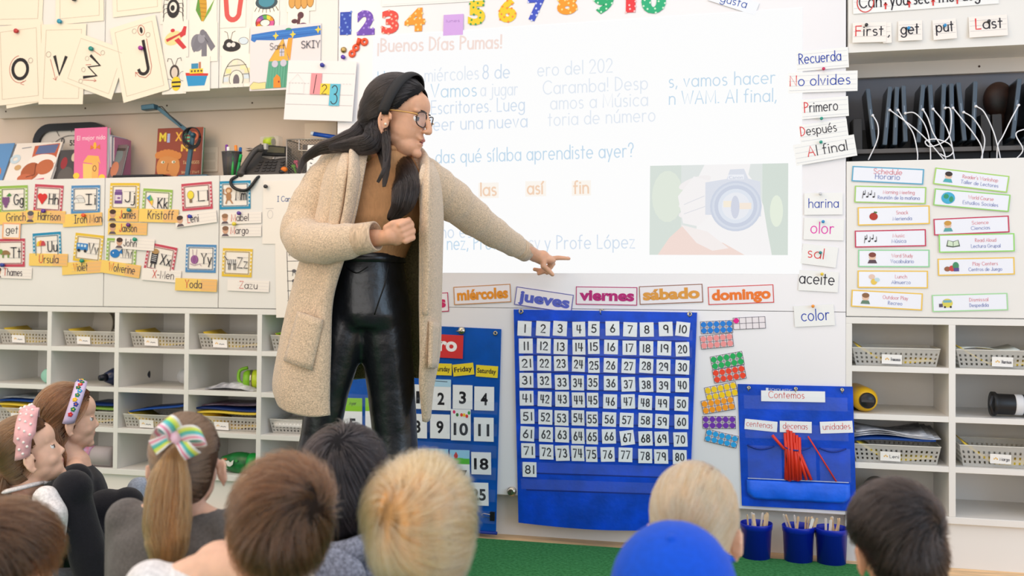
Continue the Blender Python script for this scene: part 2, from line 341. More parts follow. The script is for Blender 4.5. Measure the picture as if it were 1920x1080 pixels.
# ---------------------------------------------------------------- whiteboard: an upper and a lower enamel panel
r = thing('whiteboard', 'wide wall whiteboard with the slide projected on it', 'whiteboard', (-.66, .02, .16))
MB().box((-1.5957, -.001, .845), (.2715, .03, 2.6)).build('upper_panel', BOARD, r, bevel=.001)
MB().box((-1.5957, -.001, .1595), (.2715, .03, .8435)).build('lower_panel', BOARD, r, bevel=.001)
MB().box((-1.5957, -.0015, .1575), (.2715, .031, .1598)).build('bottom_edge', C((150, 140, 128)), r)
STEEL = M('brushed_nickel', (190, 182, 165), .25, 1)
mb = MB(); p = W(960, 921, -.001)
mb.lathe(p, [(.0175, 0), (.0175, .006), (.014, .01), (.0142, .014), (.0105, .017), (.0105, .022), (.0002, .0225)], STEEL, 24, (0,-1,0)); mb.box(p+Vector((-.002,-.0235,-.008)), p+Vector((.002,-.022,.008)), C((60,55,45)))
mb.build('lock', None, r, smooth=False)
# ================================================================ projected slide (flat light on the board, its own object)
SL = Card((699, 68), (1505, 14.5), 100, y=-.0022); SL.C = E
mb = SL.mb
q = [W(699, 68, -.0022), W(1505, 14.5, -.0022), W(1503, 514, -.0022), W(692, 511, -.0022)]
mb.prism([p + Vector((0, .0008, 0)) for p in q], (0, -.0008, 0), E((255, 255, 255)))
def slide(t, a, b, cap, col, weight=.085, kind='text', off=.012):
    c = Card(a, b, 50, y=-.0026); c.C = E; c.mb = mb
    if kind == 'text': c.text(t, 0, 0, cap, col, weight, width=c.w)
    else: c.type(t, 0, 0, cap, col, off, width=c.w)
BL = (212, 225, 240); BL2 = (228, 235, 244); OR = (250, 222, 200); TQ = (196, 220, 238)
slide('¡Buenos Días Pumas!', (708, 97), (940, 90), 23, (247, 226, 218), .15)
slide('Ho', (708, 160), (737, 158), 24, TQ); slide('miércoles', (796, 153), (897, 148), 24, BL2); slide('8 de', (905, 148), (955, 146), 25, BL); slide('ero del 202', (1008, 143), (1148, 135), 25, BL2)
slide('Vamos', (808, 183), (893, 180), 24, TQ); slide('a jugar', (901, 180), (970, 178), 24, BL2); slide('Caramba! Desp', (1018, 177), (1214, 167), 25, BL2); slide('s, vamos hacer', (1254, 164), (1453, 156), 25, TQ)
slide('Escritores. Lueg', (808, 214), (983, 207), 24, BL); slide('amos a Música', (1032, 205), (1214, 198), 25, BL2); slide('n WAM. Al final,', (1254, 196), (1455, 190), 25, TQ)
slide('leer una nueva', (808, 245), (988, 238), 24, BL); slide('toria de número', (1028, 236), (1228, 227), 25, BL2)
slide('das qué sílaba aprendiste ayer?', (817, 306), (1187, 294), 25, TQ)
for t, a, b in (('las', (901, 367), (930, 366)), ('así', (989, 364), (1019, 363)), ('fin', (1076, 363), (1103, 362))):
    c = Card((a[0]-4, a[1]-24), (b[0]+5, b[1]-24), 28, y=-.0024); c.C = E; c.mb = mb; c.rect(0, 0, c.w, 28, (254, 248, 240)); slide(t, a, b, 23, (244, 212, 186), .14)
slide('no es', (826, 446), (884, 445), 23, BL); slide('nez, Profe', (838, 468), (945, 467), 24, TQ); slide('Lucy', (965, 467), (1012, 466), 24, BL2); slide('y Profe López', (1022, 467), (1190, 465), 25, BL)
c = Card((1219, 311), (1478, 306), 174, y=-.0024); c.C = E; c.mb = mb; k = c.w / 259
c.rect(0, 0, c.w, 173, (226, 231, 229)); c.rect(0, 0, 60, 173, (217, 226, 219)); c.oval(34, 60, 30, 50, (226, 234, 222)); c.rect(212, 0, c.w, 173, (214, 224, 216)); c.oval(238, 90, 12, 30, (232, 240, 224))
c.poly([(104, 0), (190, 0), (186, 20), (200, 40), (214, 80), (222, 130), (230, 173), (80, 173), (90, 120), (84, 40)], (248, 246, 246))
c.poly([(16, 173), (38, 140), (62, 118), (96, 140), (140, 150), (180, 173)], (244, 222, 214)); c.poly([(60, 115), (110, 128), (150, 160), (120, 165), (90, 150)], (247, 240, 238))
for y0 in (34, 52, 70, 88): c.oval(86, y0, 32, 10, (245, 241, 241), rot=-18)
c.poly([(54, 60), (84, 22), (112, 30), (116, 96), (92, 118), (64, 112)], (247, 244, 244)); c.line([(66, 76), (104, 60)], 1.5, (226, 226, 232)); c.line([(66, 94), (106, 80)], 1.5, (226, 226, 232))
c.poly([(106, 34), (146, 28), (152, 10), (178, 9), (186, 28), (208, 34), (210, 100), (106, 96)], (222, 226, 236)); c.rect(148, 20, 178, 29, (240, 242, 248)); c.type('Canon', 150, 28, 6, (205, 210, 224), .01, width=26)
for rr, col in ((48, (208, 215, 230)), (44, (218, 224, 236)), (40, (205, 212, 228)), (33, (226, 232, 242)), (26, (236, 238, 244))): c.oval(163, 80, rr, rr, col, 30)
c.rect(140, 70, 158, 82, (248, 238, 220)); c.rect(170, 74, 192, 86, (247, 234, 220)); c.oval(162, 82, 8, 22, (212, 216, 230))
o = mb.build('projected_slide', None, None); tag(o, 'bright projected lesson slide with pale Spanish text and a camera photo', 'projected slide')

# ================================================================ alphabet tracing cards on the left wall cabinet
CR = M('cream_card', (240, 228, 208), .5, spec=.3); CARDG = 'letter tracing cards on the left wall cabinet'
def trace(tl, tr, h, layer, letter, label, x=0, y=0):
    c = Card(tl, tr, h, y=-.003, layer=layer); c.sheet(CR); c.frame(8, 9, c.w-8, h-9, .7, (196, 182, 164))
    K = (40, 36, 38); R = (186, 82, 66); G = (168, 156, 146)
    if letter == 'o': c.ring(x, y, 14, 15.5, 5.6, K); c.ring(x, y, 20, 22, .9, R, 95, 300); c.line([(x+6, y+26), (x+0, y+24), (x+5, y+20)], .9, R); c.ring(x+20, y-12, 4, 4, .7, G)
    if letter == 'v': c.line([(x-10, y-20), (x, y+9), (x+11, y-19)], 5.6, K); c.line([(x-18, y-16), (x-6, y+18)], .9, R); c.line([(x-11, y+15), (x-6, y+18), (x-4, y+12)], .9, R); c.ring(x-22, y-24, 4.4, 4.4, .7, G)
    if letter == 'w':
        c.line([(x-21, y-12), (x-10, y+13), (x, y-10), (x+10, y+13), (x+21, y-12)], 5.6, K)
        for dx, dy in ((-30, -16), (-8, -18), (14, -18), (34, 10)): c.ring(x+dx, y+dy, 4, 4, .7, G)
        c.line([(x-26, y-12), (x-19, y+16)], .9, R); c.line([(x-22, y+12), (x-19, y+16), (x-17, y+10)], .9, R); c.line([(x+28, y+8), (x+34, y-20)], .9, R); c.line([(x+30, y-16), (x+34, y-20), (x+36, y-14)], .9, R); c.line([(x+2, y-16), (x+6, y-6)], .9, R)
    if letter == 'j':
        c.line([(x+8, y-38), (x+8, y+8)] + [(x-1+9*math.cos(math.radians(t)), y+8+9*math.sin(math.radians(t))) for t in range(0, 181, 20)], 5.6, K); c.oval(x+8, y-57, 2.6, 5.5, K)
        c.ring(x+8, y-57, 6.4, 8.5, .9, R); c.ring(x-5, y-59, 4, 4, .7, G); c.ring(x+19, y-46, 4, 4, .7, G); c.line([(x+15, y-40), (x+15, y+8), (x+10, y+19), (x, y+24), (x-11, y+19), (x-17, y+10)], .9, R); c.line([(x-18, y+17), (x-17, y+10), (x-11, y+13)], .9, R)
    c.done('tracing_card', label, 'card', CARDG); return c
trace((-6, -100), (86, -104), 127, 1, '', 'cream tracing card at the very top above the letter O card')
trace((104, -96), (194, -106), 126, 1, '', 'cream tracing card at the very top above the letter V card')
trace((208, -108), (300, -121), 127, 1, '', 'cream tracing card at the very top above the letter J card')
trace((-2, 56), (80, 38), 131, 0, '', 'blank cream card tucked askew behind the letter O tracing card')
trace((-8, 51), (76, 40), 128, 1, 'o', 'cream tracing card with a black letter o and red pin', 44, 73)
trace((79, 46), (162, 44), 130, 2, 'v', 'cream tracing card with a black letter v and blue pin', 37, 73)
trace((117, 152), (147, 61), 113, 3, 'w', 'tilted cream tracing card with a black letter w and teal pin', 42, 54)
trace((206, 54), (291, 27), 131, 4, 'j', 'cream tracing card with a black letter j and purple pin', 50, 76)
pin(33, 59, (190, 40, 40), 'red push pin holding the letter o tracing card', -.007); pin(114, 41, (40, 150, 180), 'blue push pin holding the letter v tracing card', -.008)
pin(173, 92, (20, 140, 130), 'teal push pin holding the tilted letter w tracing card', -.010); pin(266, 91, (160, 40, 150), 'purple push pin holding the letter j tracing card', -.012)
pin(141, -1, (60, 55, 60), 'dark push pin at the top edge above the letter v card', -.006)
# ---------------------------------------------------------------- laminated picture letters on the third door
LM = M('laminated_card', (236, 229, 218), .22, spec=.6); PICG = 'laminated alphabet picture cards on the wall cabinet'
def pic(tl, tr, h, label, art, layer=0, name='picture_card'):
    c = Card(tl, tr, h, y=-.003, layer=layer); c.sheet(LM); art(c, c.w/2, h/2); c.done(name, label, 'card', PICG)
K = (42, 40, 44)
def a_spider(c, x, y):
    for s in (-1, 1):
        for i in range(4): c.line([(x+s*9, y+6-i*6), (x+s*(17), y+10-i*8), (x+s*19, y+24-i*8)], 1, K)
    c.oval(x, y+2, 12, 16, K); c.oval(x, y, 7, 9, (232, 224, 214)); c.oval(x-1, y+1, 4, 5, K)
def a_corn(c, x, y): c.oval(x-1, y, 8, 24, (206, 156, 50)); c.poly([(x-3, y+24), (x-14, y+4), (x-9, y-22), (x-5, y+6)], (96, 150, 66)); c.poly([(x, y+26), (x+8, y+6), (x+22, y-14), (x+14, y+6), (x+4, y+20)], (120, 170, 80)); [c.line([(x-7, y-14+i*7), (x+6, y-12+i*7)], .8, (170, 120, 40)) for i in range(5)]
def a_plane(c, x, y):
    c.oval(x-4, y, 17, 11.5, (236, 214, 150), rot=-18); c.poly([(x-18, y+1), (x+4, y-6), (x+14, y-12), (x+12, y-6), (x-16, y+6)], (196, 66, 66)); c.poly([(x-2, y+4), (x+6, y+0), (x+21, y+17), (x+14, y+20)], (206, 60, 66)); c.poly([(x+8, y-4), (x+16, y-19), (x+21, y-18), (x+19, y-4), (x+10, y+0)], (206, 60, 66)); c.oval(x-5, y-13, 4, 3, (206, 60, 66))
def a_eleph(c, x, y):
    c.oval(x-12, y+0, 12, 15, (130, 128, 138)); c.poly([(x-14, y-10), (x+4, y-19), (x+22, y+8), (x+14, y+16), (x+6, y+2), (x+6, y+24), (x-4, y+24), (x-4, y+4), (x-18, y+16), (x-22, y+10)], (122, 120, 130)); c.oval(x-4, y-8, 7, 9, (150, 148, 158)); c.line([(x+8, y+0), (x+2, y-8)], 1, (70, 70, 76)); c.oval(x-2, y-17, 5, 5, (122, 120, 130))
def a_bee(c, x, y):
    c.oval(x-10, y+16, 8, 8.5, (224, 222, 218)); c.oval(x+17, y+4, 7.5, 8, (224, 222, 218)); c.ring(x-10, y+16, 8, 8.5, .7, K); c.ring(x+17, y+4, 7.5, 8, .7, K); c.oval(x+1, y-4, 9, 12, (70, 62, 60)); c.oval(x+1, y-3, 6, 9, (214, 198, 184))
    c.oval(x+4, y+16, 9, 12, (240, 204, 50)); c.rect(x-4, y+12, x+13, y+15, K); c.rect(x-3, y+19, x+12, y+22, K)
    for s in (-1, 1): c.line([(x+1+s*2, y-16), (x+1+s*6, y-26), (x+1+s*12, y-27), (x+1+s*13, y-22)], .9, K)
def a_boat(c, x, y):
    c.poly([(x-21, y-2), (x+21, y+1), (x+15, y+20), (x-16, y+20)], (44, 146, 200)); c.poly([(x-21, y-3), (x+22, y), (x+21, y+4), (x-20, y+2)], (206, 60, 54)); c.rect(x-13, y-9, x+12, y-1, (238, 206, 60)); c.rect(x-10, y-18, x+3, y-9, (60, 140, 180)); c.rect(x+4, y-20, x+8, y-9, (190, 120, 90))
    for i in range(4): c.oval(x-9+i*6, y-5, 1.8, 1.8, (90, 80, 60))
def a_u(c, x, y): c.line([(x-14, y-26), (x-12, y-4)] + [(x-12*math.cos(math.radians(t)), y-2+14*math.sin(math.radians(t))) for t in range(20, 161, 20)] + [(x+12, y-4), (x+15, y-26)], 9, (214, 88, 84))
def a_fly(c, x, y):
    c.oval(x-3, y+4, 17, 9, K); c.oval(x-9, y-1, 9, 8, (50, 48, 50)); c.oval(x-8, y+1, 4.5, 4, (226, 220, 214)); c.oval(x+0, y+1, 4, 4, (226, 220, 214)); c.oval(x+19, y-5, 9, 6, (212, 224, 232), rot=20); c.ring(x+19, y-5, 9, 6, .6, K)
    for s in (-1, 1): c.line([(x-7+s*2, y-8), (x-7+s*5, y-20), (x-7+s*10, y-22)], .8, K)
def a_igloo(c, x, y):
    c.poly([(x-25+3*0, y+20)] + [(x+25*-math.cos(math.radians(t)), y+18-40*math.sin(math.radians(t))) for t in range(0, 181, 15)] + [(x+25, y+20)], (226, 222, 206))
    for cx_, cy_, col in ((-15, -2, (240, 224, 160)), (-20, 12, (214, 222, 228)), (12, -8, (240, 228, 180)), (19, 8, (212, 222, 230)), (-3, -16, (238, 228, 200)), (20, -2, (238, 222, 170))): c.rect(x+cx_-5, y+cy_-4, x+cx_+5, y+cy_+4, col)
    for k in (6, 10, 20): pass
    c.line([(x+25*-math.cos(math.radians(t)), y+18-40*math.sin(math.radians(t))) for t in range(0, 181, 12)], 1, (70, 66, 62)); c.line([(x-24, y+6), (x-10, y+3)], .8, (90, 86, 80)); c.line([(x-18, y-10), (x+18, y-12)], .8, (90, 86, 80)); c.line([(x+10, y+4), (x+24, y+4)], .8, (90, 86, 80))
    c.oval(x, y+12, 13, 15, (236, 230, 214)); c.ring(x, y+12, 13, 15, .9, (80, 76, 72)); c.oval(x, y+15, 6, 11, (112, 104, 110)); c.rect(x-13, y+20, x+13, y+26, (236, 229, 218))
def a_eye(c, x, y): c.oval(x, y, 21, 12, (60, 80, 90)); c.oval(x, y-2, 15, 10, (70, 140, 160)); [c.line([(x-18+i*6, y+8+3*(1-abs(i-3)/3)), (x-22+i*7.4, y+15+3*(1-abs(i-3)/3))], 1, K) for i in range(7)]
def a_hand(c, x, y):
    for i in range(4): c.oval(x-17+i*11.5, y+1+(1 if i in (1, 2) else -1), 6.2, 11, (216, 160, 84)); c.ring(x-17+i*11.5, y+1+(1 if i in (1, 2) else -1), 6.2, 11, .9, (140, 96, 50))
def a_rain(c, x, y):
    cols = ((200, 60, 60), (230, 150, 50), (240, 210, 70), (90, 170, 80), (130, 90, 170), (214, 90, 150))
    for i in range(12): c.ring(x, y, 13.5, 10, 8, cols[i % 6], i*30, i*30+31, 3)
    c.ring(x, y, 17.6, 14, .9, K); c.ring(x, y, 9.4, 6, .9, K)
def a_boot(c, x, y): c.oval(x+4, y-11, 6, 6, (92, 56, 66)); c.line([(x+2, y-8), (x+0, y+2), (x+2, y+10)], 6, (100, 60, 66)); c.oval(x-7, y-1, 6, 4, (92, 56, 66)); c.oval(x+9, y+8, 9, 6, (104, 52, 92))
pic((301, -32), (350, -36), 70, 'laminated card with a black spider at the top edge', lambda c, x, y: a_spider(c, x, y+8)); pic((356, -28), (407, -32), 75, 'laminated card with a yellow corn cob', lambda c, x, y: a_corn(c, x, y+2))
pic((305, 41), (353, 37), 62, 'laminated card with a red and yellow airplane', lambda c, x, y: a_plane(c, x, y-2)); pic((356, 45), (408, 41), 66, 'laminated card with a grey elephant', a_eleph)
pic((304, 104), (349, 101), 66, 'laminated card with a yellow and black bee', lambda c, x, y: a_bee(c, x, y)); pic((344, 108), (394, 105), 58, 'laminated card with a blue and red boat', lambda c, x, y: a_boat(c, x, y), 1)
pic((414, -24), (462, -27), 70, 'laminated card with a red horseshoe magnet', lambda c, x, y: a_u(c, x, y+10)); pic((415, 55), (468, 53), 46, 'laminated card with a black fuzzy fly', lambda c, x, y: a_fly(c, x-3, y+3)); pic((416, 104), (472, 101), 55, 'laminated card with an igloo', lambda c, x, y: a_igloo(c, x, y+2))
pic((477, -30), (524, -33), 50, 'laminated card with a blue eye at the top edge', lambda c, x, y: a_eye(c, x, y+8)); pic((538, -36), (592, -40), 55, 'laminated card with an orange hand at the top edge', lambda c, x, y: a_hand(c, x, y+10))
pic((474, 22), (524, 20), 44, 'laminated card with a rainbow ring letter', lambda c, x, y: a_rain(c, x-1, y-2)); pic((540, 20), (580, 18), 44, 'laminated card with a dark brown and purple letter', lambda c, x, y: a_boot(c, x, y-2))
# ---------------------------------------------------------------- child's drawing and the lined number sheet
c = Card((470, 50), (602, 43), 112, y=-.003, layer=2); c.sheet(M('drawing_paper', (232, 222, 222), .6))
c.poly([(2, 14), (40, 10), (80, 7), (131, 4), (132, 20), (84, 24), (46, 26), (12, 24), (8, 28), (1, 24)], (52, 118, 196)); c.line([(4, 18), (60, 14), (128, 10)], 1.2, (70, 140, 214)); c.line([(10, 22), (70, 19), (128, 16)], 1, (38, 96, 176))
for x, y in ((48, 18), (80, 17), (127, 11)): c.poly([(x-6, y), (x-1, y-2), (x, y-7), (x+2, y-2), (x+6, y), (x+2, y+2), (x, y+7), (x-2, y+2)], (242, 208, 66))
c.oval(72, 9, 6, 3.5, (60, 150, 120), a0=0, a1=180)
c.poly([(62, 23), (74, 64), (36, 62)], (238, 176, 72)); c.line([(62, 23), (75, 64), (36, 62), (62, 23)], 1, (120, 90, 60)); c.poly([(72, 23), (80, 23), (76, 62), (68, 44)], (242, 160, 60)); c.rect(56, 41, 65, 54, (200, 196, 210)); c.line([(60, 41), (60, 54)], .7, K); c.line([(56, 47), (65, 47)], .7, K)
c.poly([(36, 62), (75, 62), (72, 108), (31, 109)], (96, 168, 140)); [c.line([(39+i*5, 66), (36+i*5, 107)], .6, (74, 146, 120)) for i in range(7)]; c.oval(48, 67, 6, 6, (202, 196, 212)); c.oval(64, 66, 6, 6, (202, 196, 212))
c.poly([(46, 108), (46, 92), (52, 85), (58, 90), (60, 108)], (238, 140, 50)); c.oval(56, 98, 1.6, 2, (150, 60, 40)); c.poly([(1, 104), (8, 97), (18, 99), (31, 98), (31, 109), (4, 110)], (230, 218, 150)); c.line([(1, 104), (8, 97), (18, 99), (31, 98)], .8, (150, 140, 110))
c.text('Sart', 38, 42, 11, (96, 92, 100), .09); c.text('SKIY', 97, 42, 12, (70, 70, 84), .11); c.text('Houce', 78, 72, 9, (80, 76, 82), .12, width=34)
c.done('child_drawing', "child's crayon drawing of a house under a blue strip of sky", 'drawing')
c = Card((541, 113), (669, 115), 104, y=-.004, layer=6, tilt=.03); c.sheet(M('lined_paper', (238, 232, 230), .6))
for y in (22, 59, 77): c.line([(2, y), (126, y)], .6, (170, 164, 168))
for i in range(20): c.line([(4+i*6, 40), (7+i*6, 40)], .5, (180, 174, 178))
c.line([(6, 39), (20, 24), (34, 39), (6, 39)], .5, (196, 190, 190)); c.line([(6, 39), (6, 58), (34, 58), (34, 39)], .5, (196, 190, 190))
c.rect(46, 22, 66, 59, (236, 150, 156)); c.rect(65, 40, 83, 59, (240, 206, 60)); c.rect(83, 40, 102, 78, (96, 186, 210))
c.line([(56, 25), (53, 57)], 1.3, K); c.text('2', 68, 58, 16, K, .09); c.text('3', 86, 75, 32, K, .05, width=12); c.done('lined_sheet', 'lined paper sheet with coloured blocks numbered 1 2 3', 'paper'); pin(606, 123, (40, 44, 150), 'dark blue push pin holding the lined 1 2 3 sheet', -.014)
# ================================================================ number cut-outs along the top of the whiteboard
NUMG = 'spotted paper numerals along the top of the whiteboard'
def numeral(t, x0, x1, y0, y1, col, dot, label, slant=0):
    c = Card((x0, y0), (x1, y0 - (x1-x0)*.055), y1-y0, y=-.0022); d = y1 - y0
    st, w = strokes(t); sx = c.w / w * .80; sy = d * .80; wid = d * .245; r = random.Random(hash(t) % 99 if 0 else ord(t) + x0)
    v, f = bfont(t, .055); xs = [p[0] for p in v]; ys = [p[1] for p in v]; kx = c.w/(max(xs)-min(xs)); ky = d/(max(ys)-min(ys))
    tr_ = lambda p, u: c.P((p[0]-min(xs))*kx, d-(p[1]-min(ys))*ky, u)
    c.mb.add([tr_(p, .0008) for p in v], f, C(col)); c.mb.add([tr_(p, 0) for p in v], f, C(col))
    n = 0
    for _ in range(400):                                                 # spots of the print, kept inside the outline
        q = f[r.randrange(len(f))]; a, b, e = [v[i] for i in (q[0], q[len(q)//3], q[2*len(q)//3])]; s1, s2 = r.random(), r.random()
        if s1 + s2 > 1: s1, s2 = 1-s1, 1-s2
        p = (a[0]+(b[0]-a[0])*s1+(e[0]-a[0])*s2, a[1]+(b[1]-a[1])*s1+(e[1]-a[1])*s2)
        if any(math.dist(p, z) < .13 for z in numeral.pts): continue
        numeral.pts.append(p); cc = tr_(p, .001)
        rr = c.k * 2.0; c.mb.poly([cc + c.ux*rr*math.cos(t_) + c.uy*rr*math.sin(t_) for t_ in [k*PI/4 for k in range(8)]][::-1], C(dot)); n += 1
        if n > 13: break
    numeral.pts = []
    c.done('numeral_cutout', label, 'number', NUMG)
numeral.pts = []
numeral('1', 638, 659, 23, 63, (48, 76, 176), (120, 150, 220), 'blue paper numeral 1 above the orange magnetic letters'); numeral('2', 670, 703, 20, 64, (112, 76, 178), (160, 130, 214), 'purple paper numeral 2'); numeral('3', 716, 748, 20, 62, (222, 76, 66), (240, 170, 150), 'red paper numeral 3'); numeral('4', 759, 797, 16, 58, (232, 150, 48), (246, 206, 130), 'orange paper numeral 4')
numeral('5', 878, 910, 2, 46, (226, 198, 44), (60, 150, 80), 'yellow paper numeral 5 with green spots'); numeral('6', 935, 969, -2, 42, (236, 196, 44), (236, 140, 60), 'yellow paper numeral 6 with orange spots'); numeral('7', 990, 1024, -6, 40, (62, 82, 190), (190, 200, 240), 'blue paper numeral 7'); numeral('8', 1045, 1083, -14, 28, (238, 150, 44), (250, 210, 130), 'orange paper numeral 8')
numeral('9', 1113, 1151, -16, 27, (40, 166, 110), (190, 230, 200), 'green paper numeral 9'); numeral('1', 1174, 1192, -18, 24, (226, 60, 66), (250, 190, 190), 'red paper numeral 1 beside the green zero'); numeral('0', 1203, 1249, -20, 27, (44, 170, 120), (190, 230, 200), 'green paper numeral 0')
c = Card((832, 28), (869, 26), 38, y=-.003, tilt=.05); c.sheet(M('purple_note', (200, 160, 222), .6)); c.text('lunes', 5, 14, 5, (150, 110, 180), .1, width=25); c.done('sticky_note', 'purple sticky note between numerals 4 and 5', 'note')
OM = M('orange_magnet', (232, 84, 40), .35)
def magnet(px, py, r, label, stick=None):
    p = W(px, py, -.0012); k = S(px, py); mb = MB()
    if stick: mb.tube([W(*stick[0], -.005), W(*stick[1], -.005)], 3*k, OM, 10)
    else:
        for i in range(1): mb.loft([[p + Vector(((r*k - .5*w*k + .5*w*k*math.cos(b))*math.cos(a), -.004+.0035*math.sin(b), (r*k-.5*w*k+.5*w*k*math.cos(b))*math.sin(a))) for b in [j*PI/4 for j in range(8)]] for a in [j*PI/9 for j in range(19)]] if (w := 5) else 0, OM, True, False)
    tag(mb.build('letter_magnet', OM, smooth=True), label, 'magnet', 'orange magnetic letters on the whiteboard')
magnet(684, 79, 7.2, 'orange ring magnet, uppermost of the magnetic letters'); magnet(0, 0, 0, 'orange stick magnet beside the uppermost ring', ((674, 72), (671, 84))); magnet(668, 90, 7, 'orange ring magnet in the middle of the magnetic letters'); magnet(661, 101, 7, 'orange ring magnet, lowest of the magnetic letters')
mb = MB(); p = W(645, 94, -.001); mb.lathe(p, [(.009, 0), (.012, .004), (.010, .009), (.006, .011), (.0003, .012)], M('brass', (176, 150, 96), .3, 1), 18, (0, -1, 0)); tag(mb.build('round_clip_magnet', None, smooth=True), 'small brass round magnet left of the orange magnetic letters', 'magnet')
pin(645, 108, (90, 50, 170), 'violet push pin under the brass round magnet', -.001)
c = Card((716, 10), (905, -1), 3, y=-.004); c.o += Vector((0, 0, .05)); c.sheet(WHITE, 0, 0, None, 26); c.line([(3, 23), (c.w-3, 23)], .7, (210, 214, 216)); c.done('paper_strip', 'white paper strip at the top edge above numerals 3 and 4', 'paper')
c = Card((1336, -22), (1424, 6), 24, y=-.004, tilt=.04); c.sheet(M('clear_tape_paper', (226, 230, 236), .25, spec=.6)); c.text('gusta', 22, 19, 15, (52, 86, 170), .1, rot=-3); c.done('word_strip', 'tilted white strip reading gusta at the top edge of the board', 'word card')
# ================================================================ weekday signs
DAYG = 'weekday signs on the whiteboard'
SGN = M('sign_card', (236, 230, 234), .4)
def day(t, tl, tr, h, col, bord, label, layer=0):
    c = Card(tl, tr, h, y=-.003, layer=layer); c.sheet(SGN); c.frame(0, 0, c.w, h, 1.6, bord); c.type(t, c.w*.04+2, h*.74, h*.58, col, .045, width=c.w*.92-3); c.done('weekday_sign', label, 'sign', DAYG)
day('martes', (733, 555), (840, 548), 34, (200, 44, 100), (190, 60, 96), 'crimson weekday sign half hidden behind the cardigan'); day('miércoles', (850, 538), (957, 532), 33, (228, 146, 44), (196, 140, 84), 'orange weekday sign miércoles')
day('jueves', (968.5, 537), (1076, 553), 34, (86, 98, 192), (100, 98, 170), 'tilted blue weekday sign jueves', 1); day('viernes', (1080, 537), (1195, 538.5), 34, (180, 34, 116), (184, 50, 110), 'magenta weekday sign viernes'); day('sábado', (1198, 537), (1317, 532), 35, (222, 154, 66), (150, 104, 82), 'tan weekday sign sábado'); day('domingo', (1327, 538), (1450, 533), 35, (236, 120, 44), (214, 70, 66), 'orange weekday sign domingo with a red border')
# ================================================================ word cards right of the slide
LP = M('lined_card', (236, 236, 234), .55)
WG = 'handwritten word cards right of the slide'
def word(t, tl, tr, h, col, label, first=None, layer=0, x=14, base=None, cap=20, width=None, lines=True, tilt=.02, wt=.09):
    c = Card(tl, tr, h, y=-.004, layer=layer, tilt=tilt); c.sheet(LP); base = base or h*.66
    if lines: [c.line([(2, yy), (c.w-2, yy)], .55, (196, 200, 206)) for yy in (h*.16, h*.42, h*.66, h*.88)]
    c.text(t, x, base, cap, col, wt, width=width, first=first); c.done('word_card', label, 'word card', WG); return c
BLU = (44, 72, 170); RD = (220, 52, 56); BK = (52, 50, 58)
word('Recuerda', (1492, 97), (1590, 88), 40, BLU, 'lined card reading Recuerda in blue', x=5, width=79, base=25); word('No olvides', (1478, 137), (1608, 132), 40, BLU, 'lined card reading No olvides with a red N', RD, 1, x=3, width=113, base=26)
word('Primero', (1502, 187), (1590, 180), 39, BK, 'lined card reading Primero with a red P', RD, x=5, width=63, base=26); word('Después', (1497, 235), (1587, 222), 37, BK, 'lined card reading Después with a red D', RD, 1, x=2, width=68, base=22, cap=18); word('Al final', (1487, 272), (1601, 252), 42, BK, 'lined card reading Al final with a red A', RD, 2, x=25, width=74, base=28)
word('harina', (1508, 362), (1580, 361), 43, BLU, 'white card reading harina in blue', x=8, width=56, base=29, cap=18, lines=False); word('olor', (1508, 408), (1583, 410), 43, (222, 60, 170), 'white card reading olor in pink', x=13, width=43, base=30, cap=22, lines=False); word('sal', (1506, 456), (1572, 464), 40, RD, 'white card reading sal in red', x=11, width=30, base=26, cap=20, lines=False); word('aceite', (1499, 506), (1573, 510), 40, BK, 'white card reading aceite in black', x=1, width=65, base=26, cap=22, lines=False, wt=.1); word('color', (1488, 574), (1563, 570), 41, BLU, 'white card reading color in blue', x=13, width=52, base=30, cap=22, lines=False)
for px, py, col, lb in ((1544, 130, (200, 40, 90), 'red push pin between the Recuerda and No olvides cards'), (1540, 223, (30, 150, 130), 'teal push pin between the Primero and Después cards'), (1539, 267, (30, 150, 130), 'teal push pin between the Después and Al final cards'), (1538, 364, (200, 200, 204), 'clear push pin on the harina card'), (1543, 416, (40, 140, 200), 'blue push pin on the olor card'), (1538, 474, (30, 130, 130), 'teal push pin on the sal card'), (1541, 514, (230, 200, 60), 'yellow push pin on the aceite card'), (1524, 574, (240, 150, 50), 'orange push pin on the color card')): pin(px, py, col, lb, -.009, 2.8)
# ================================================================ cards on the right wall cabinet
c = Card((1599, -12), (1872, -33), 42, y=-.004); c.sheet(LP); [c.line([(2, yy), (c.w-2, yy)], .6, (190, 190, 194)) for yy in (5, 18, 31)]
c.text('Can', 12, 31, 26, BK, .1, width=42); c.text('you', 72, 31, 26, BK, .1, width=33); c.text('see', 116, 31, 26, BK, .1, width=30); c.text('the', 162, 31, 26, BK, .1, width=30); c.text('dog', 207, 31, 26, BK, .1, width=32)
c.ring(24, 20, 16, 20, 2, (210, 70, 66)); c.oval(252, 20, 11, 10, (222, 84, 80)); [c.text('^', x, 36, 13, (216, 66, 62), .22) for x in (60, 105, 150, 195)]; c.done('sentence_strip', 'lined strip with a handwritten question and red arrows', 'sentence strip')
def fp(t, tl, tr, h, label, x, base, cap, width, first=None, layer=0):
    c = Card(tl, tr, h, y=-.004, layer=layer, tilt=.12); c.sheet(M('phrase_card', (238, 230, 222), .55)); [c.line([(2, yy), (c.w-2, yy)], .6, (186, 182, 182)) for yy in (h*.2, h*.45, h*.7)]; c.text(t, x, base, cap, BK, .115, width=width, first=first); c.done('phrase_card', label, 'word card', 'short word cards on the right wall cabinet')
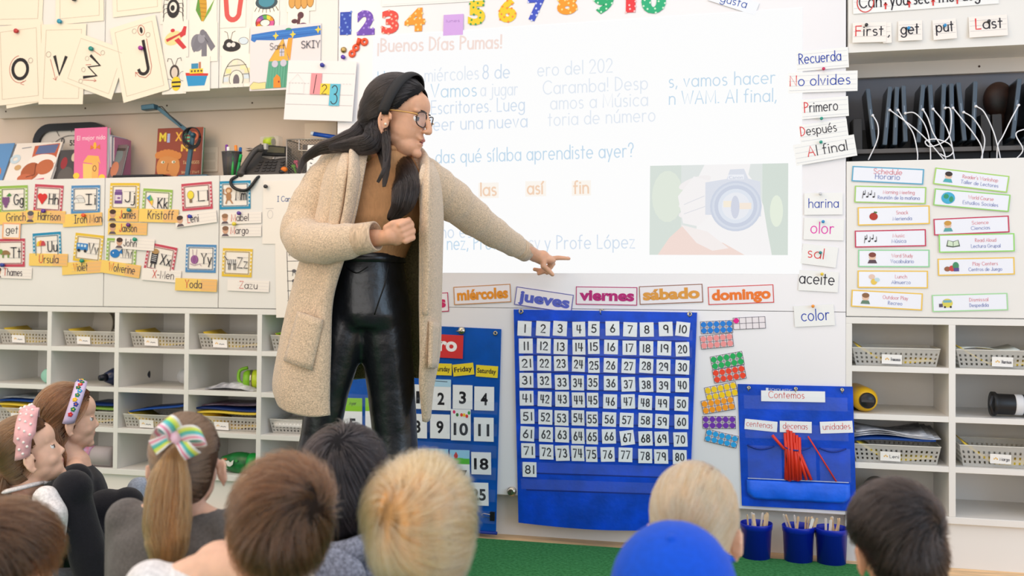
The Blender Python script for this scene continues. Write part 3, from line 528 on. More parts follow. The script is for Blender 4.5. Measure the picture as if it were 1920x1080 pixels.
fp(',', (1655, 43), (1671, 42), 42, 'small lined card with a comma behind the First card', 9, 28, 18, 3); fp('First', (1599, 43), (1662, 41), 41, 'lined card reading First with a red F', 5, 27, 20, 52, RD, 1); fp('get', (1684, 40), (1729, 38), 41, 'lined card reading get on the right wall cabinet', 5, 27, 22, 33); fp('put', (1748, 38), (1792, 34), 42, 'lined card reading put', 6, 26, 22, 32); fp('Last', (1816, 32), (1888, 27), 44, 'lined card reading Last with a red L', 12, 27, 22, 50, RD)
for px, py, col, lb in ((1624, 48, K, 'black push pin on the First card'), (1703, 54, (40, 140, 200), 'blue push pin on the get card with red-topped neighbours'), (1771, 49, (40, 140, 200), 'blue push pin on the put card'), (1853, 41, K, 'black push pin on the Last card')): pin(px, py, col, lb.replace(' with red-topped neighbours', ''), -.010, 3)
# schedule cards
SG = 'bilingual schedule cards on the right door'; SCW = M('laminated_white', (232, 234, 242), .2, spec=.6)
def i_notes(c, x, y): [c.oval(x-9+i*6, y+(i % 2)*5, 2, 1.6, K) for i in range(4)]; [c.line([(x-7+i*6, y+(i % 2)*5), (x-7+i*6, y-8+(i % 2)*4)], .9, K) for i in range(4)]; c.line([(x-10, y-6), (x-12, y+8)], 1, K)
def i_apple(c, x, y): c.oval(x, y+1, 8, 7.5, (176, 56, 44)); c.line([(x, y-5), (x+2, y-9)], 1, K); c.oval(x+4, y-7, 3, 1.8, (80, 120, 60))
def i_kid(hair, shirt): return lambda c, x, y: (c.oval(x, y-3, 6.5, 7, (226, 190, 166)), c.oval(x, y-7, 7, 5, hair), c.poly([(x-9, y+10), (x-6, y+3), (x+6, y+3), (x+9, y+10)], shirt))
def i_globe(c, x, y): c.oval(x, y, 13, 12, (70, 170, 206)); c.oval(x-4, y-3, 5, 5, (60, 150, 110)); c.oval(x+6, y+2, 4, 6, (60, 150, 110))
def i_book(c, x, y): c.poly([(x-13, y+6), (x-10, y-7), (x, y-4), (x+10, y-7), (x+13, y+6), (x, y+8)], (70, 84, 66)); c.poly([(x-11, y+4), (x-9, y-6), (x-.5, y-3), (x-.5, y+6)], (206, 222, 196)); c.poly([(x+11, y+4), (x+9, y-6), (x+.5, y-3), (x+.5, y+6)], (206, 222, 196))
def i_toys(c, x, y): c.oval(x-9, y+4, 6, 5, (150, 96, 70)); c.oval(x, y+3, 6, 6, (196, 70, 66)); c.oval(x+7, y-2, 6, 8, (70, 140, 100)); c.rect(x+3, y+2, x+13, y+9, (90, 80, 140))
def i_bus(c, x, y): c.oval(x+2, y, 10, 9, (214, 204, 90)); c.rect(x-6, y-6, x+10, y-1, (120, 170, 180)); c.rect(x-14, y+1, x-7, y+8, (90, 80, 100)); c.oval(x-3, y+8, 2, 2, K); c.oval(x+8, y+8, 2, 2, K)
def i_duck(c, x, y): c.oval(x-3, y-5, 6, 5, (226, 196, 180)); c.oval(x+1, y+5, 6, 6, (230, 196, 90)); c.oval(x+7, y+1, 5, 4, (190, 214, 220))
def sched(a, b, tl, tr, h, col, icon, label, layer=0, ta=None):
    c = Card(tl, tr, h, y=-.003, layer=layer, tilt=.015); c.sheet(SCW); c.frame(0, 0, c.w, h, 2.4, col)
    wa = len(a) * (3.9 if len(a) > 8 else 4.4); wb = len(b) * (3.9 if len(b) > 8 else 4.4); big = 1.5 if icon is None else 1; cxm = c.w*.5 if icon is None else c.w*.62
    c.text(a, cxm-wa*big/2, h*.44, 7*big, (224, 150, 160), .12, width=wa*big); c.text(b, cxm-wb*big/2, h*.76, 7*big, (140, 152, 200), .12, width=wb*big)
    if icon: icon(c, 27 if len(a) > 6 else 30, h*.5)
    c.done('schedule_card', label, 'schedule card', SG)
YE = (236, 196, 86); GR = (166, 206, 112); CRM = (196, 64, 92)
sched('Schedule', 'Horario', (1598.5, 311), (1733, 317), 31, (96, 168, 200), None, 'blue-bordered schedule heading card'); sched('Morning Meeting', 'Reunión de la mañana', (1603, 348), (1737, 350.5), 34, GR, i_notes, 'green-bordered morning meeting card with music notes'); sched('Snack', 'Merienda', (1608, 388.5), (1743, 385), 37, YE, i_apple, 'yellow-bordered snack card with a red apple'); sched('Music', 'Música', (1602.5, 432.5), (1736, 429.5), 34, CRM, i_notes, 'crimson-bordered music card with black notes')
sched('Word Study', 'Vocabulario', (1609, 468), (1743, 468), 35, (150, 210, 160), i_kid((130, 70, 60), (90, 70, 80)), 'green-bordered word study card'); sched('Lunch', 'Almuerzo', (1608, 507), (1740, 507.5), 35, YE, i_duck, 'yellow-bordered lunch card with a pale figure'); sched('Outdoor Play', 'Recreo', (1597, 543), (1730.5, 550), 34, YE, i_kid((140, 100, 70), (100, 130, 110)), 'yellow-bordered outdoor play card at the bottom left of the schedule')
sched("Reader's Workshop", 'Taller de Lectores', (1754, 314), (1893, 330), 34, (168, 210, 106), i_kid((60, 48, 46), (80, 170, 180)), "lime-bordered reader's workshop card with a dark-haired boy"); sched('World Course', 'Estudios Sociales', (1753, 353), (1895, 365), 35, (150, 206, 110), i_globe, 'green-bordered world course card with a globe', 1); sched('Science', 'Ciencias', (1750, 410.5), (1891.5, 404), 34, CRM, i_kid((200, 150, 70), (90, 160, 160)), 'crimson-bordered science card with a child at a table'); sched('Read Aloud', 'Lectura Grupal', (1760, 440), (1902, 437), 37, (150, 214, 110), i_book, 'green-bordered read aloud card with an open book', 1)
sched('Play Centers', 'Centros de Juego', (1758, 485), (1902, 482), 35, YE, i_toys, 'yellow-bordered play centers card with toys'); sched('Dismissal', 'Despedida', (1747, 553), (1889, 549), 35, (166, 214, 160), i_bus, 'green-bordered dismissal card with a small bus')
# ================================================================ alphabet cards and name strips on the left doors
AG = 'alphabet cards on the left cabinet doors'; ACW = M('alphabet_card', (240, 232, 222), .45, spec=.3)
COLS = {'g': (150, 186, 84), 'r': (196, 74, 92), 'b': (84, 140, 190), 'y': (228, 190, 60), 't': (40, 140, 180)}
def p_grape(c, x, y):
    for i, n in enumerate((3, 3, 2, 1)):
        for j in range(n): c.oval(x-3+(j-(n-1)/2)*4.4, y-2+i*4, 2.7, 2.7, (128, 84, 130))
    c.poly([(x-2, y-6), (x+4, y-11), (x+8, y-7), (x+3, y-5)], (76, 140, 70))
def p_heart(c, x, y): c.oval(x-4, y-3, 5, 5, (216, 52, 48)); c.oval(x+4, y-3, 5, 5, (216, 52, 48)); c.poly([(x-8.6, y-1), (x+8.6, y-1), (x, y+10)], (216, 52, 48))
def p_igl(c, x, y): c.oval(x, y+5, 10, 12, (222, 220, 216), a0=0, a1=180); c.ring(x, y+5, 10, 12, .6, (140, 136, 140), 0, 180); c.oval(x-6, y+5, 5, 6, (228, 226, 222), a0=0, a1=180); c.ring(x-6, y+5, 5, 6, .6, (140, 136, 140), 0, 180); c.line([(x-8, y-2), (x+9, y-2)], .5, (150, 146, 150))
def p_jar(c, x, y): c.rect(x-7, y-8, x+7, y+11, (112, 78, 140)); c.rect(x-6, y-12, x+6, y-8, (140, 104, 160)); c.rect(x-6, y-3, x+6, y+6, (222, 206, 216)); c.oval(x+1, y+2, 3, 1.6, (130, 90, 150))
def p_kite(c, x, y): c.poly([(x-9, y-7), (x-2, y-13), (x-2, y-2)], (70, 140, 200)); c.poly([(x-2, y-13), (x+4, y-4), (x-2, y-2)], (110, 180, 90)); c.poly([(x-9, y-7), (x-2, y-2), (x+3, y+6)], (230, 110, 60)); c.poly([(x+4, y-4), (x+3, y+6), (x-2, y-2)], (240, 200, 70)); c.line([(x+3, y+6), (x+8, y+9), (x+10, y+15)], .8, (70, 70, 70))
def p_bulb(c, x, y): c.oval(x, y-3, 6, 7, (238, 216, 70)); c.rect(x-2.5, y+4, x+2.5, y+10, (130, 110, 90)); c.ring(x, y-3, 6, 7, .6, (150, 130, 50))
def p_monk(c, x, y): c.oval(x, y+2, 5, 7, (176, 126, 84)); c.oval(x, y-8, 6, 5, (176, 126, 84)); c.oval(x, y-7, 3.6, 3, (226, 190, 150)); c.line([(x-3, y), (x-10, y-3), (x-9, y-10)], 2, (176, 126, 84)); c.line([(x-3, y+8), (x-5, y+14)], 2.2, (176, 126, 84)); c.line([(x+3, y+8), (x+7, y+14)], 2.2, (176, 126, 84))
def p_turt(c, x, y): c.oval(x+2, y+3, 9, 7, (150, 116, 76), a0=0, a1=180); c.oval(x-7, y-2, 4, 4, (120, 160, 80)); c.rect(x-4, y+3, x-1, y+8, (120, 150, 80)); c.rect(x+6, y+3, x+9, y+8, (120, 150, 80))
def p_umb(c, x, y): c.oval(x-4, y-2, 4.4, 8, (236, 204, 60), a0=0, a1=180); c.oval(x, y-2, 4.4, 9, (230, 140, 60), a0=0, a1=180); c.oval(x+4, y-2, 4.4, 8, (196, 70, 80), a0=0, a1=180); c.line([(x, y-2), (x, y+9), (x-2, y+11)], .8, (120, 110, 110))
def p_van(c, x, y): c.rect(x-11, y-7, x+10, y+4, (56, 130, 196)); [c.rect(x-9+i*6, y-5, x-5+i*6, y-1, (200, 222, 236)) for i in range(3)]; c.oval(x-6, y+5, 2.6, 2.6, K); c.oval(x+6, y+5, 2.6, 2.6, K)
def p_whale(c, x, y): c.oval(x, y+2, 9, 7, (40, 120, 190)); c.poly([(x+6, y), (x+13, y-6), (x+14, y+2)], (40, 120, 190)); c.oval(x-3, y+1, 1.2, 1.2, (240, 240, 240))
def p_xray(c, x, y): c.rect(x-6, y-9, x+6, y+10, (50, 48, 54)); c.oval(x, y-11, 7, 4.5, (176, 140, 90)); [c.line([(x-4, y-4+i*3), (x+4, y-4+i*3)], .9, (220, 220, 222)) for i in range(4)]; c.line([(x-3, y+10), (x-4, y+16)], 2, (80, 70, 70)); c.line([(x+3, y+10), (x+4, y+16)], 2, (80, 70, 70))
def p_yarn(c, x, y): c.oval(x, y+2, 7, 7.5, (142, 84, 140)); c.ring(x, y+2, 4, 7, .5, (190, 140, 190)); c.line([(x-3, y-5), (x-4, y-15)], .8, (160, 130, 150)); c.line([(x+3, y-5), (x+4, y-15)], .8, (160, 130, 150)); c.line([(x-8, y+9), (x, y+12), (x+10, y+9), (x+13, y+12)], .8, (142, 84, 140))
def p_zebra(c, x, y):
    c.oval(x+2, y-1, 9, 5, (232, 228, 224)); c.line([(x-5, y-2), (x-11, y-9)], 4, (232, 228, 224)); [c.line([(x-5+i*3.4, y-5), (x-6+i*3.4, y+3)], 1.2, K) for i in range(5)]; [c.line([(x+i, y+2), (x+i, y+12)], 1.4, (90, 86, 86)) for i in (-4, -1, 6, 9)]; c.line([(x-12, y-10), (x-7, y-4)], 1.6, K)
def alpha(t, tl, tr, h, col, art, pic_, dx=0):
    c = Card(tl, tr, h, y=-.003); c.sheet(ACW); k = COLS[col]; lt = tuple(int(v + (255-v)*.7) for v in k); w = c.w
    c.frame(0, 0, w, h, 4.2, k); n = 6
    for i in range(n):                                                    # pale squares of the checked border
        c.rect(1, 5+i*(h-10)/n, 3.6, 5+(i+.5)*(h-10)/n, lt); c.rect(w-3.6, 5+i*(h-10)/n, w-1, 5+(i+.5)*(h-10)/n, lt)
    c.frame(5.5, 5, w-5.5, h-5, 1.1, tuple(int(v*.72) for v in k)); art(c, w*.30, h*.5); c.line([(w*.48, h*.31), (w*.88, h*.31)], .4, (150, 146, 150)); c.line([(w*.48, h*.68), (w*.88, h*.68)], .4, (150, 146, 150))
    c.text(t, w*.53+dx, h*.68, h*.36, (56, 54, 60), .1, width=w*.33); c.done('alphabet_card', pic_, 'alphabet card', AG)
alpha('Gg', (-1, 349), (52, 347), 45, 'g', p_grape, 'green-bordered alphabet card Gg with grapes'); alpha('Hh', (66, 345), (119.5, 348), 45, 'r', p_heart, 'red-bordered alphabet card Hh with a heart'); alpha('Ii', (134, 348), (188, 347), 46, 'b', p_igl, 'blue-bordered alphabet card Ii with an igloo'); alpha('Jj', (207, 343), (262, 343), 46, 'y', p_jar, 'yellow-bordered alphabet card Jj with a jam jar')
alpha('Kk', (269, 353), (324, 356), 46, 'g', p_kite, 'green-bordered alphabet card Kk with a kite'); alpha('Ll', (340, 345), (397, 340), 46, 'r', p_bulb, 'red-bordered alphabet card Ll with a light bulb'); alpha('Mm', (412, 340), (470, 338), 48, 't', p_monk, 'blue-bordered alphabet card Mm under the phone cord'); alpha('Tt', (-7, 448), (47, 447), 45, 'r', p_turt, 'red-bordered alphabet card Tt with a turtle')
alpha('Uu', (61, 438), (114, 434), 46, 't', p_umb, 'blue-bordered alphabet card Uu with an umbrella'); alpha('Vv', (142, 436), (195, 442), 46, 'y', p_van, 'yellow-bordered alphabet card Vv with a blue van'); alpha('Ww', (201, 446), (257, 449), 46, 'g', p_whale, 'green-bordered alphabet card Ww with a blue whale'); alpha('Xx', (278, 454), (333, 465), 47, 'r', p_xray, 'tilted red-bordered alphabet card Xx'); alpha('Yy', (349, 458), (406, 459), 47, 'b', p_yarn, 'blue-bordered alphabet card Yy with a ball of yarn'); alpha('Zz', (418, 465), (474, 467), 48, 'y', p_zebra, 'yellow-bordered alphabet card Zz with a zebra')
NSY = M('name_strip_yellow', (242, 204, 106), .5, spec=.3); NSW = M('name_strip_white', (240, 232, 224), .5, spec=.3)
def name(t, tl, tr, h, x, w, label, yel=True, face=None, first=None, layer=1, cap=None):
    c = Card(tl, tr, h, y=-.003, layer=layer, tilt=.02); c.sheet(NSY if yel else NSW)
    if yel: c.rect(c.w*.62, 1, c.w-.5, h-1, (238, 186, 116))
    [c.line([(c.w*.24, yy), (c.w-1, yy)], .4, (206, 186, 150) if yel else (214, 206, 204)) for yy in (h*.2, h*.5, h*.78)]
    if face: c.oval(9, h*.42, 5.5, 6.5, (206, 160, 132)); c.oval(9, h*.25, 6, 4, face); c.poly([(2, h-1), (5, h*.75), (13, h*.75), (16, h-1)], (96, 84, 92))
    c.text(t, x, h*.74, cap or h*.62, (84, 74, 80), .105, width=w, first=first); c.done('name_strip', label, 'name strip', 'name strips under the alphabet cards')
R_ = (212, 80, 66); HB = (74, 52, 44)
name('Grinch', (-2, 398), (66, 395), 20, 14, 36, 'yellow name strip under the grape card', True); name('Harrison', (49, 394), (123, 396), 20, 23, 42, 'yellow name strip under the heart card', True, (90, 88, 96)); name('Iron Man', (118, 402), (191, 398), 21, 22, 51, 'yellow name strip with an orange pin under the igloo card', True)
name('James', (203, 391), (260, 392), 21, 22, 30, 'yellow name strip under the jam jar card', True, HB, R_); name('Kristoff', (261, 391), (335, 393), 22, 17, 48, 'yellow name strip covering the foot of the kite card', True, None, None, 2); name('Leni', (328, 404), (405, 393), 21, 23, 21, 'white name strip under the light bulb card', False, HB, R_, 3)
name('Jaxson', (203, 417), (276, 418), 20, 22, 32, 'yellow name strip, second under the jam jar card', True, HB, R_); name('John', (216, 444), (290, 449), 19, 17, 24, 'white name strip over the top of the whale card', False, HB, None, 3); name('Mabel', (413, 400), (490, 397), 19, 21, 32, 'white name strip under the blue Mm card', False, (150, 110, 80), R_); name('Margo', (414, 423), (490, 422), 19, 19, 33, 'white name strip with a yellow pin, second under the Mm card', False, (130, 96, 74), R_)
name('Thames', (-12, 500), (60, 502), 18, 20, 34, 'white name strip under the turtle card', False, HB, R_); name('Ursula', (55, 475), (127, 476), 20, 19, 36, 'yellow name strip under the umbrella card', True, None, R_); name('Violet', (116, 493), (191, 488), 20, 22, 26, 'yellow name strip under the blue van card', True, None, (230, 130, 50)); name('Wolverine', (191, 487), (264, 498), 21, 15, 49, 'tilted yellow name strip under the whale card', True, None, R_, 2); name('X-Men', (267, 502), (340, 508), 20, 21, 39, 'white name strip under the tilted Xx card', False, None, R_, 2); name('Yoda', (329, 521), (407, 524), 21, 19, 31, 'yellow name strip under the yarn card', True, None, R_, 3); name('Zazu', (427, 524), (505, 527), 19, 23, 33, 'white name strip under the zebra card', False, None, R_)
c = Card((5, 417), (39, 418), 26, y=-.003, layer=2); c.sheet(ACW); c.frame(0, 0, c.w, 26, 2.6, (240, 176, 130)); c.text('get', 7, 17, 12, BK, .1, width=22); c.done('word_label', 'small orange-bordered card reading get', 'word card')
for px, py, col, lb in ((84, 396, (90, 50, 150), 'purple push pin on the strip under the heart card'), (159, 404, (240, 90, 30), 'orange push pin on the strip under the igloo card'), (244, 394, (30, 140, 150), 'teal push pin on the strip under the jam jar card'), (243, 422, (100, 40, 130), 'purple push pin on the second strip under the jam jar card'), (358, 406, (40, 60, 170), 'blue push pin on the strip under the light bulb card'), (450, 400, (90, 50, 150), 'purple push pin on the strip under the Mm card'), (441, 420, (226, 206, 60), 'yellow push pin on the second strip under the Mm card'), (255, 449, (30, 150, 120), 'teal push pin on the strip over the whale card'), (7, 497, (40, 60, 150), 'blue push pin on the strip under the turtle card'), (156, 489, (30, 150, 120), 'teal push pin on the strip under the blue van card'), (500, 350, (40, 40, 44), 'black push pin holding the colouring worksheet')): pin(px, py, col, lb, -.007, 3)
c = Card((494, 339), (574, 338), 109, y=-.003); c.sheet(ACW); c.text('I Can Color', 27, 36, 9, (90, 110, 160), .13, width=52); c.oval(52, 52, 7, 6, (110, 170, 206)); c.line([(46, 56), (40, 66)], 4, (206, 150, 90)); c.ring(14, 58, 5, 7, .6, (190, 184, 186)); c.line([(6, 48), (20, 48)], .6, (170, 166, 170)); c.done('worksheet', 'white colouring worksheet pinned beside the Mm card', 'paper')
c = Card((516, 455), (602, 452), 130, y=-.003, layer=1); c.sheet(ACW); c.type("Let's Eat", 22, 8, 7, BK, .02, width=44)
for i in range(7): c.line([(22, 16+i*17), (80, 16+i*17)], .9, BK)
c.line([(22, 16), (24, 118)], .9, BK); c.line([(48, 16), (48, 118)], .9, BK); c.text('Picture', 26, 24, 4.5, BK, .14, width=16)
for i in range(2): c.oval(35, 50+i*17, 4, 3, (90, 88, 92)); c.line([(33, 53+i*17), (32, 58+i*17)], 1, (80, 78, 82)); c.line([(37, 53+i*17), (38, 58+i*17)], 1, (80, 78, 82))
c.done('worksheet', "white table worksheet behind the teacher's elbow", 'paper')
# ================================================================ pocket charts
BLUE = M('blue_nylon', (10, 102, 246), .42, noise=.10, nscale=14, bump=.25, bscale=60, spec=.5); BLUE2 = M('dark_blue_hem', (10, 46, 140), .45)
CLEAR = M('clear_vinyl', (226, 234, 255), .12, spec=.8, alpha=.05); CARDW = M('chart_card', (238, 240, 242), .5, spec=.3)
def bil(q, u, v): return tuple((q[0][k]*(1-u)+q[1][k]*u)*(1-v) + (q[3][k]*(1-u)+q[2][k]*u)*v for k in (0, 1))
def cloth(q, yf, mb, mat, nu=28, nv=30, th=.0015, bot=None):
    f = []; b = []
    for j in range(nv + 1):
        r = []; r2 = []
        for i in range(nu + 1):
            u, v = i/nu, j/nv; p = bil(q, u, v); y = yf(u, v)
            r.append(W(p[0], p[1] + (bot(u)*v if bot else 0), y)); r2.append(r[-1] + Vector((0, th, 0)))
        f.append(r); b.append(r2)
    for j in range(nv):
        mb.loft([[f[j][0]]*1 + f[j] , [f[j+1][0]]*1 + f[j+1]], mat, False, False)
    mb.grid(f, mat); mb.grid([r[::-1] for r in b], mat)
    rim = f[0] + [r[-1] for r in f[1:]] + f[-1][-2::-1] + [r[0] for r in f[-2:0:-1]]; rim2 = [p + Vector((0, th, 0)) for p in rim]
    mb.loft([rim2, rim], mat, True, False)
def pocket(q, yf, u0, u1, v0, v1, root, nu=20):
    mb = MB(); rows = [[W(*bil(q, u0+(u1-u0)*i/nu, v), yf(u0+(u1-u0)*i/nu, v) - (.0068 if v > v0+.001 else .0075)) for i in range(nu+1)] for v in (v0, (v0+v1)/2, v1)]
    mb.grid(rows[::-1]); o = mb.build('clear_pocket', CLEAR, root, smooth=True)
def grommet(px, py, y, root, hook=False, r=5):
    k = S(px, py); mb = MB(); p = W(px, py, y); ring = [[p + Vector(((r-1.6+1.6*math.cos(b))*k*math.cos(a), -.0015-.002*math.sin(b), (r-1.6+1.6*math.cos(b))*k*math.sin(a))) for b in [j*PI/3 for j in range(6)]] for a in [j*PI/8 for j in range(17)]]
    mb.loft(ring, STEEL, True, False)
    if hook: mb.tube([p+Vector((0, .002, .006)), p+Vector((-.001, -.012, .006)), p+Vector((-.002, -.016, .001)), p+Vector((-.002, -.014, -.008)), p+Vector((0, -.008, -.011))], .0016, STEEL, 8)
    mb.build('grommet', None, root, smooth=True)
# ---- hundred chart
HQ = [(963, 580), (1307, 586), (1291, 992), (972, 980)]
def hy(u, v): return -.013 - .030*math.exp(-((u-.47)/.17)**2)*(.25+.75*v) - .004*math.sin(u*9+v*5)*v - .003*math.sin(v*23)*(.3+.7*v)*.5
r = thing('hundred_chart', 'blue pocket chart of number cards 1 to 81 hung on the lower whiteboard', 'pocket chart', W(1130, 985, -.02))
mb = MB(); cloth(HQ, hy, mb, BLUE, 40, 40, bot=lambda u: 8*math.sin(u*PI)); mb.build('cloth', None, r, smooth=True)
for i in range(10): pocket(HQ, hy, .02, .98, .082+i*.079, .13+i*.079, r)
mb = MB()
for i in range(11): mb.grid([[W(*bil(HQ, u/20, .1305+(i-1)*.079+d), hy(u/20, .1305+(i-1)*.079)-.0006) for u in range(1, 20)] for d in (.006, 0)], BLUE2)
mb.build('seam', None, r)
for px, py in ((977, 584), (1128, 584), (1293, 589)): grommet(px, py, -.012, r, True)
X1 = [983.7, 1018, 1051.7, 1084.6, 1113.7, 1148, 1182.5, 1213, 1247.5, 1280.8]; X8 = [990.8, 1024.6, 1053.7, 1082.5, 1109, 1139.6, 1173, 1208.7, 1238.7, 1275]
Y1 = [615, 647.5, 680, 713, 745.5, 780, 812.5, 845.5, 879]; Y10 = [618, 654, 689, 723, 757, 791, 824.5, 857, 890]
rj = random.Random(5)
for n in range(1, 82):
    rw, cl = divmod(n-1, 10); t = rw/7; x = X1[cl]*(1-t)+X8[cl]*t + rj.uniform(-1, 1); y = Y1[rw]*(1-cl/9)+Y10[rw]*cl/9 + rj.uniform(-1, 1)
    w = 26 - (4.5 if cl == 4 else 2 if cl == 3 else 0); h = 27; a = rj.uniform(-.05, .05) + .02 + (.12 if n in (10, 67) else 0)
    if n == 67: a = -.12
    xa, xb = x-w/2, x+w/2; u0, u1, v = (xa-965)/340, (xb-965)/340, (y-580)/405
    c = Card((xa, y-h/2-a*w/2), (xb, y-h/2+a*w/2), h, y=(hy(u0, v)-.0048, hy(u1, v)-.0048)); c.sheet(CARDW); s = str(n); ww = 15.5 if n > 9 else 8
    if s[0] == '1' and n > 9: ww = 13.5
    if n == 11: ww = 8.5
    c.text(s, (c.w-ww)/2 if n != 1 else c.w/2, 20.5, 14, (46, 44, 50), .18, width=ww if n != 1 else 1.2, gap=.3); c.done('number_card', 'white card numbered %d in the hundred chart' % n, 'number card', 'number cards in the hundred chart')
# ---- calendar chart
KQ = [(637, 603), (940, 617), (930, 1000), (640, 976)]
def ky(u, v): return -.006 - .006*math.sin(u*7+1)*v*.6 - .02*max(0, v-.9)
r = thing('calendar_chart', 'blue calendar pocket chart half hidden behind the standing woman', 'pocket chart', W(790, 985, -.02))
mb = MB(); cloth(KQ, ky, mb, M('calendar_blue_vinyl', (16, 116, 220), .35, noise=.06, nscale=12, bump=.15, bscale=40, spec=.5), 30, 30); mb.build('cloth', None, r, smooth=True)
for i in range(6): pocket(KQ, ky, .01, .99, .36+i*.107, .42+i*.107, r)
mb = MB(); mb.tube([W(640, 978, -.03), W(932, 1000, -.03)], .006, BLUE2, 10); mb.build('bottom_rod', None, r, smooth=True)
grommet(929, 625, -.008, r, False, 4.5); grommet(648, 612, -.008, r, False, 4.5)
mb = MB(); p = W(866, 620, -.006); mb.lathe(p, [(.014, 0), (.014, .005), (.011, .008), (.006, .011), (.0002, .012)], STEEL, 20, (0, -1, 0)); mb.tube([p+Vector((-.018, -.012, -.002)), p+Vector((0, -.014, 0)), p+Vector((.004, -.014, -.004))], .0022, STEEL, 8); tag(mb.build('magnetic_hook', None, smooth=True), 'round nickel magnetic hook at the top of the calendar chart', 'hook')
c = Card((708, 621), (869, 629), 41, y=-.010); c.sheet(M('red_header', (214, 54, 56), .4)); c.type('Enero', 62, 28, 24, (246, 244, 244), .04, width=88); c.done('month_card', 'red header card of the calendar chart', 'month card')
CG = 'cards in the calendar chart'
def wk(t, tl, tr, h=21):
    c = Card(tl, tr, h, y=-.010); c.sheet(M('yellow_card', (240, 214, 50), .45)); c.type(t, c.w*.06, h*.66, h*.42, (40, 38, 44), .025, width=c.w*.86); c.done('weekday_card', 'yellow %s card in the calendar chart' % t, 'weekday card', CG)
wk('Sunday', (646, 672), (683, 674)); wk('Wednesday', (766, 680), (803, 681)); wk('Thursday', (808, 681), (847, 682)); wk('Friday', (848, 684), (887, 680)); wk('Saturday', (893, 684), (934, 687))
def dt(n, x, y, w=37, h=43, top=None, a=.03):
    c = Card((x-w/2, y-a*w/2), (x+w/2, y+a*w/2), h, y=-.011); c.sheet(CARDW); b = h*.76; ch = min(h*.5, 22); s = str(n); ww = 27 if n > 9 and n != 11 else 21 if n == 11 else 13 if n > 1 else 7
    c.type(s, (c.w-ww)/2, b, ch, (30, 30, 36), .03, width=ww); kk = S(x, y)
    if top == 'g': c.rect(0, -22, c.w, 1, (140, 200, 50)); c.text('Ayer' if n == 5 else 'Hoy', 12, -10, 6, (60, 80, 40), .14, width=13)
    if top == 'f': c.rect(0, -24, c.w, 1, (150, 206, 236)); c.oval(c.w*.5, 0, c.w*.5, 10, (96, 190, 70), a0=0, a1=180); c.rect(0, -9, c.w, 1, (90, 186, 66)); c.poly([(c.w*.2, -14), (c.w*.32, -21), (c.w*.42, -14), (c.w*.38, -9), (c.w*.24, -9)], (196, 60, 56))
    if top == 'b': c.rect(0, -13, c.w, 1, (238, 240, 242)); [c.oval(x_, y_, 2.6, 3.2, col) for x_, y_, col in ((6, -8, (220, 50, 110)), (34, -7, (50, 160, 80)), (12, -3, (60, 120, 60)), (20, -3, (230, 80, 60)), (25, -3, (240, 200, 60)), (30, -1, (220, 60, 60)))]
    if top == 's': c.rect(0, -12, c.w, 1, (176, 214, 236)); c.line([(6, -9), (30, -8)], 1.2, (60, 70, 90))
    if top: c.sheet(CARDW, 0, {'g': -22, 'f': -24, 'b': -13, 's': -12}[top], None, 2, up=-.0001)
    c.done('date_card', 'white date card %d in the calendar chart' % n, 'date card', CG)
dt(1, 784, 721); dt(2, 827, 724, top='s'); dt(3, 867.5, 722); dt(4, 908, 725)
dt(5, 661, 770, 36, 46, 'g'); dt(6, 703, 770, 36, 46, 'g'); dt(8, 782, 776); dt(9, 825, 777); dt(10, 864, 781, top='b'); dt(11, 907, 783)
dt(15, 781, 842); dt(16, 822, 867, top='f'); dt(17, 862, 869, top='f'); dt(18, 902, 848, 37, 40); dt(25, 897, 905, 37, 41); dt(24, 856, 900, 37, 41)
mb = MB(); p = W(923, 968, -.016); mb.box(p+Vector((-.008, -.004, -.016)), p+Vector((.009, .014, .016)), C((24, 24, 28), .4)); mb.tube([p+Vector((-.008, -.003, .006)), p+Vector((-.03, -.006, .010)), p+Vector((-.042, -.006, .004)), p+Vector((-.03, -.006, -.002)), p+Vector((-.008, -.003, -.006))], .0009, STEEL, 6); tag(mb.build('binder_clip', None), 'black binder clip on the lower right edge of the calendar chart', 'clip')
# ---- counting chart
TQ_ = [(1383, 720), (1599, 725), (1606, 959), (1391, 948)]
def ty(u, v): return -.006 - .003*math.sin(u*8)*v - .006*max(0, v-.86)
r = thing('counting_chart', 'blue place value pocket chart with red straws right of the hundred chart', 'pocket chart', W(1495, 955, -.02))
mb = MB(); cloth(TQ_, ty, mb, BLUE, 30, 26); mb.build('cloth', None, r, smooth=True)
for i in range(3): pocket(TQ_, ty, .065+i*.313, .06+(i+1)*.30, .50, .77, r, 8)
pocket(TQ_, ty, .05, .95, .09, .20, r, 8); pocket(TQ_, ty, .05, .95, .32, .44, r, 8)
for i in range(3): MB().tube([W(*bil(TQ_, .065+i*.313+(.235-0*i)*k/8*1.0, .50+.03*math.sin(k*PI/8)), ty(.5, .5)-.0085-.006*math.sin(k*PI/8)) for k in range(9)], .0028, BLUE2, 8).build('pocket_hem', BLUE2, r, smooth=True)
mb = MB(); rows = []
for j in range(9):
    v = j/8; ins = 0 if v < .6 else .06*((v-.6)/.4)**2
    rows.append([W(*bil(TQ_, .05+ins+(.9-2*ins)*i/20, .785+.155*v), ty(i/20, .8)-.007-.006*math.sin(v*PI*.8)-.003*math.sin(i*.9)*v) for i in range(21)])
mb.grid(rows[::-1]); mb.build('flap', BLUE, r, smooth=True, thick=.002)
mb = MB(); mb.grid([[W(*bil(TQ_, .06+.88*i/20, v), ty(i/20, v)-.0065) for i in range(21)] for v in (.775, .768)], M('silver_zip', (190, 200, 225), .3)); mb.build('zip', None, r)
for px, py in ((1404, 727), (1492, 729), (1579, 731)): grommet(px, py, -.009, r, True, 4)
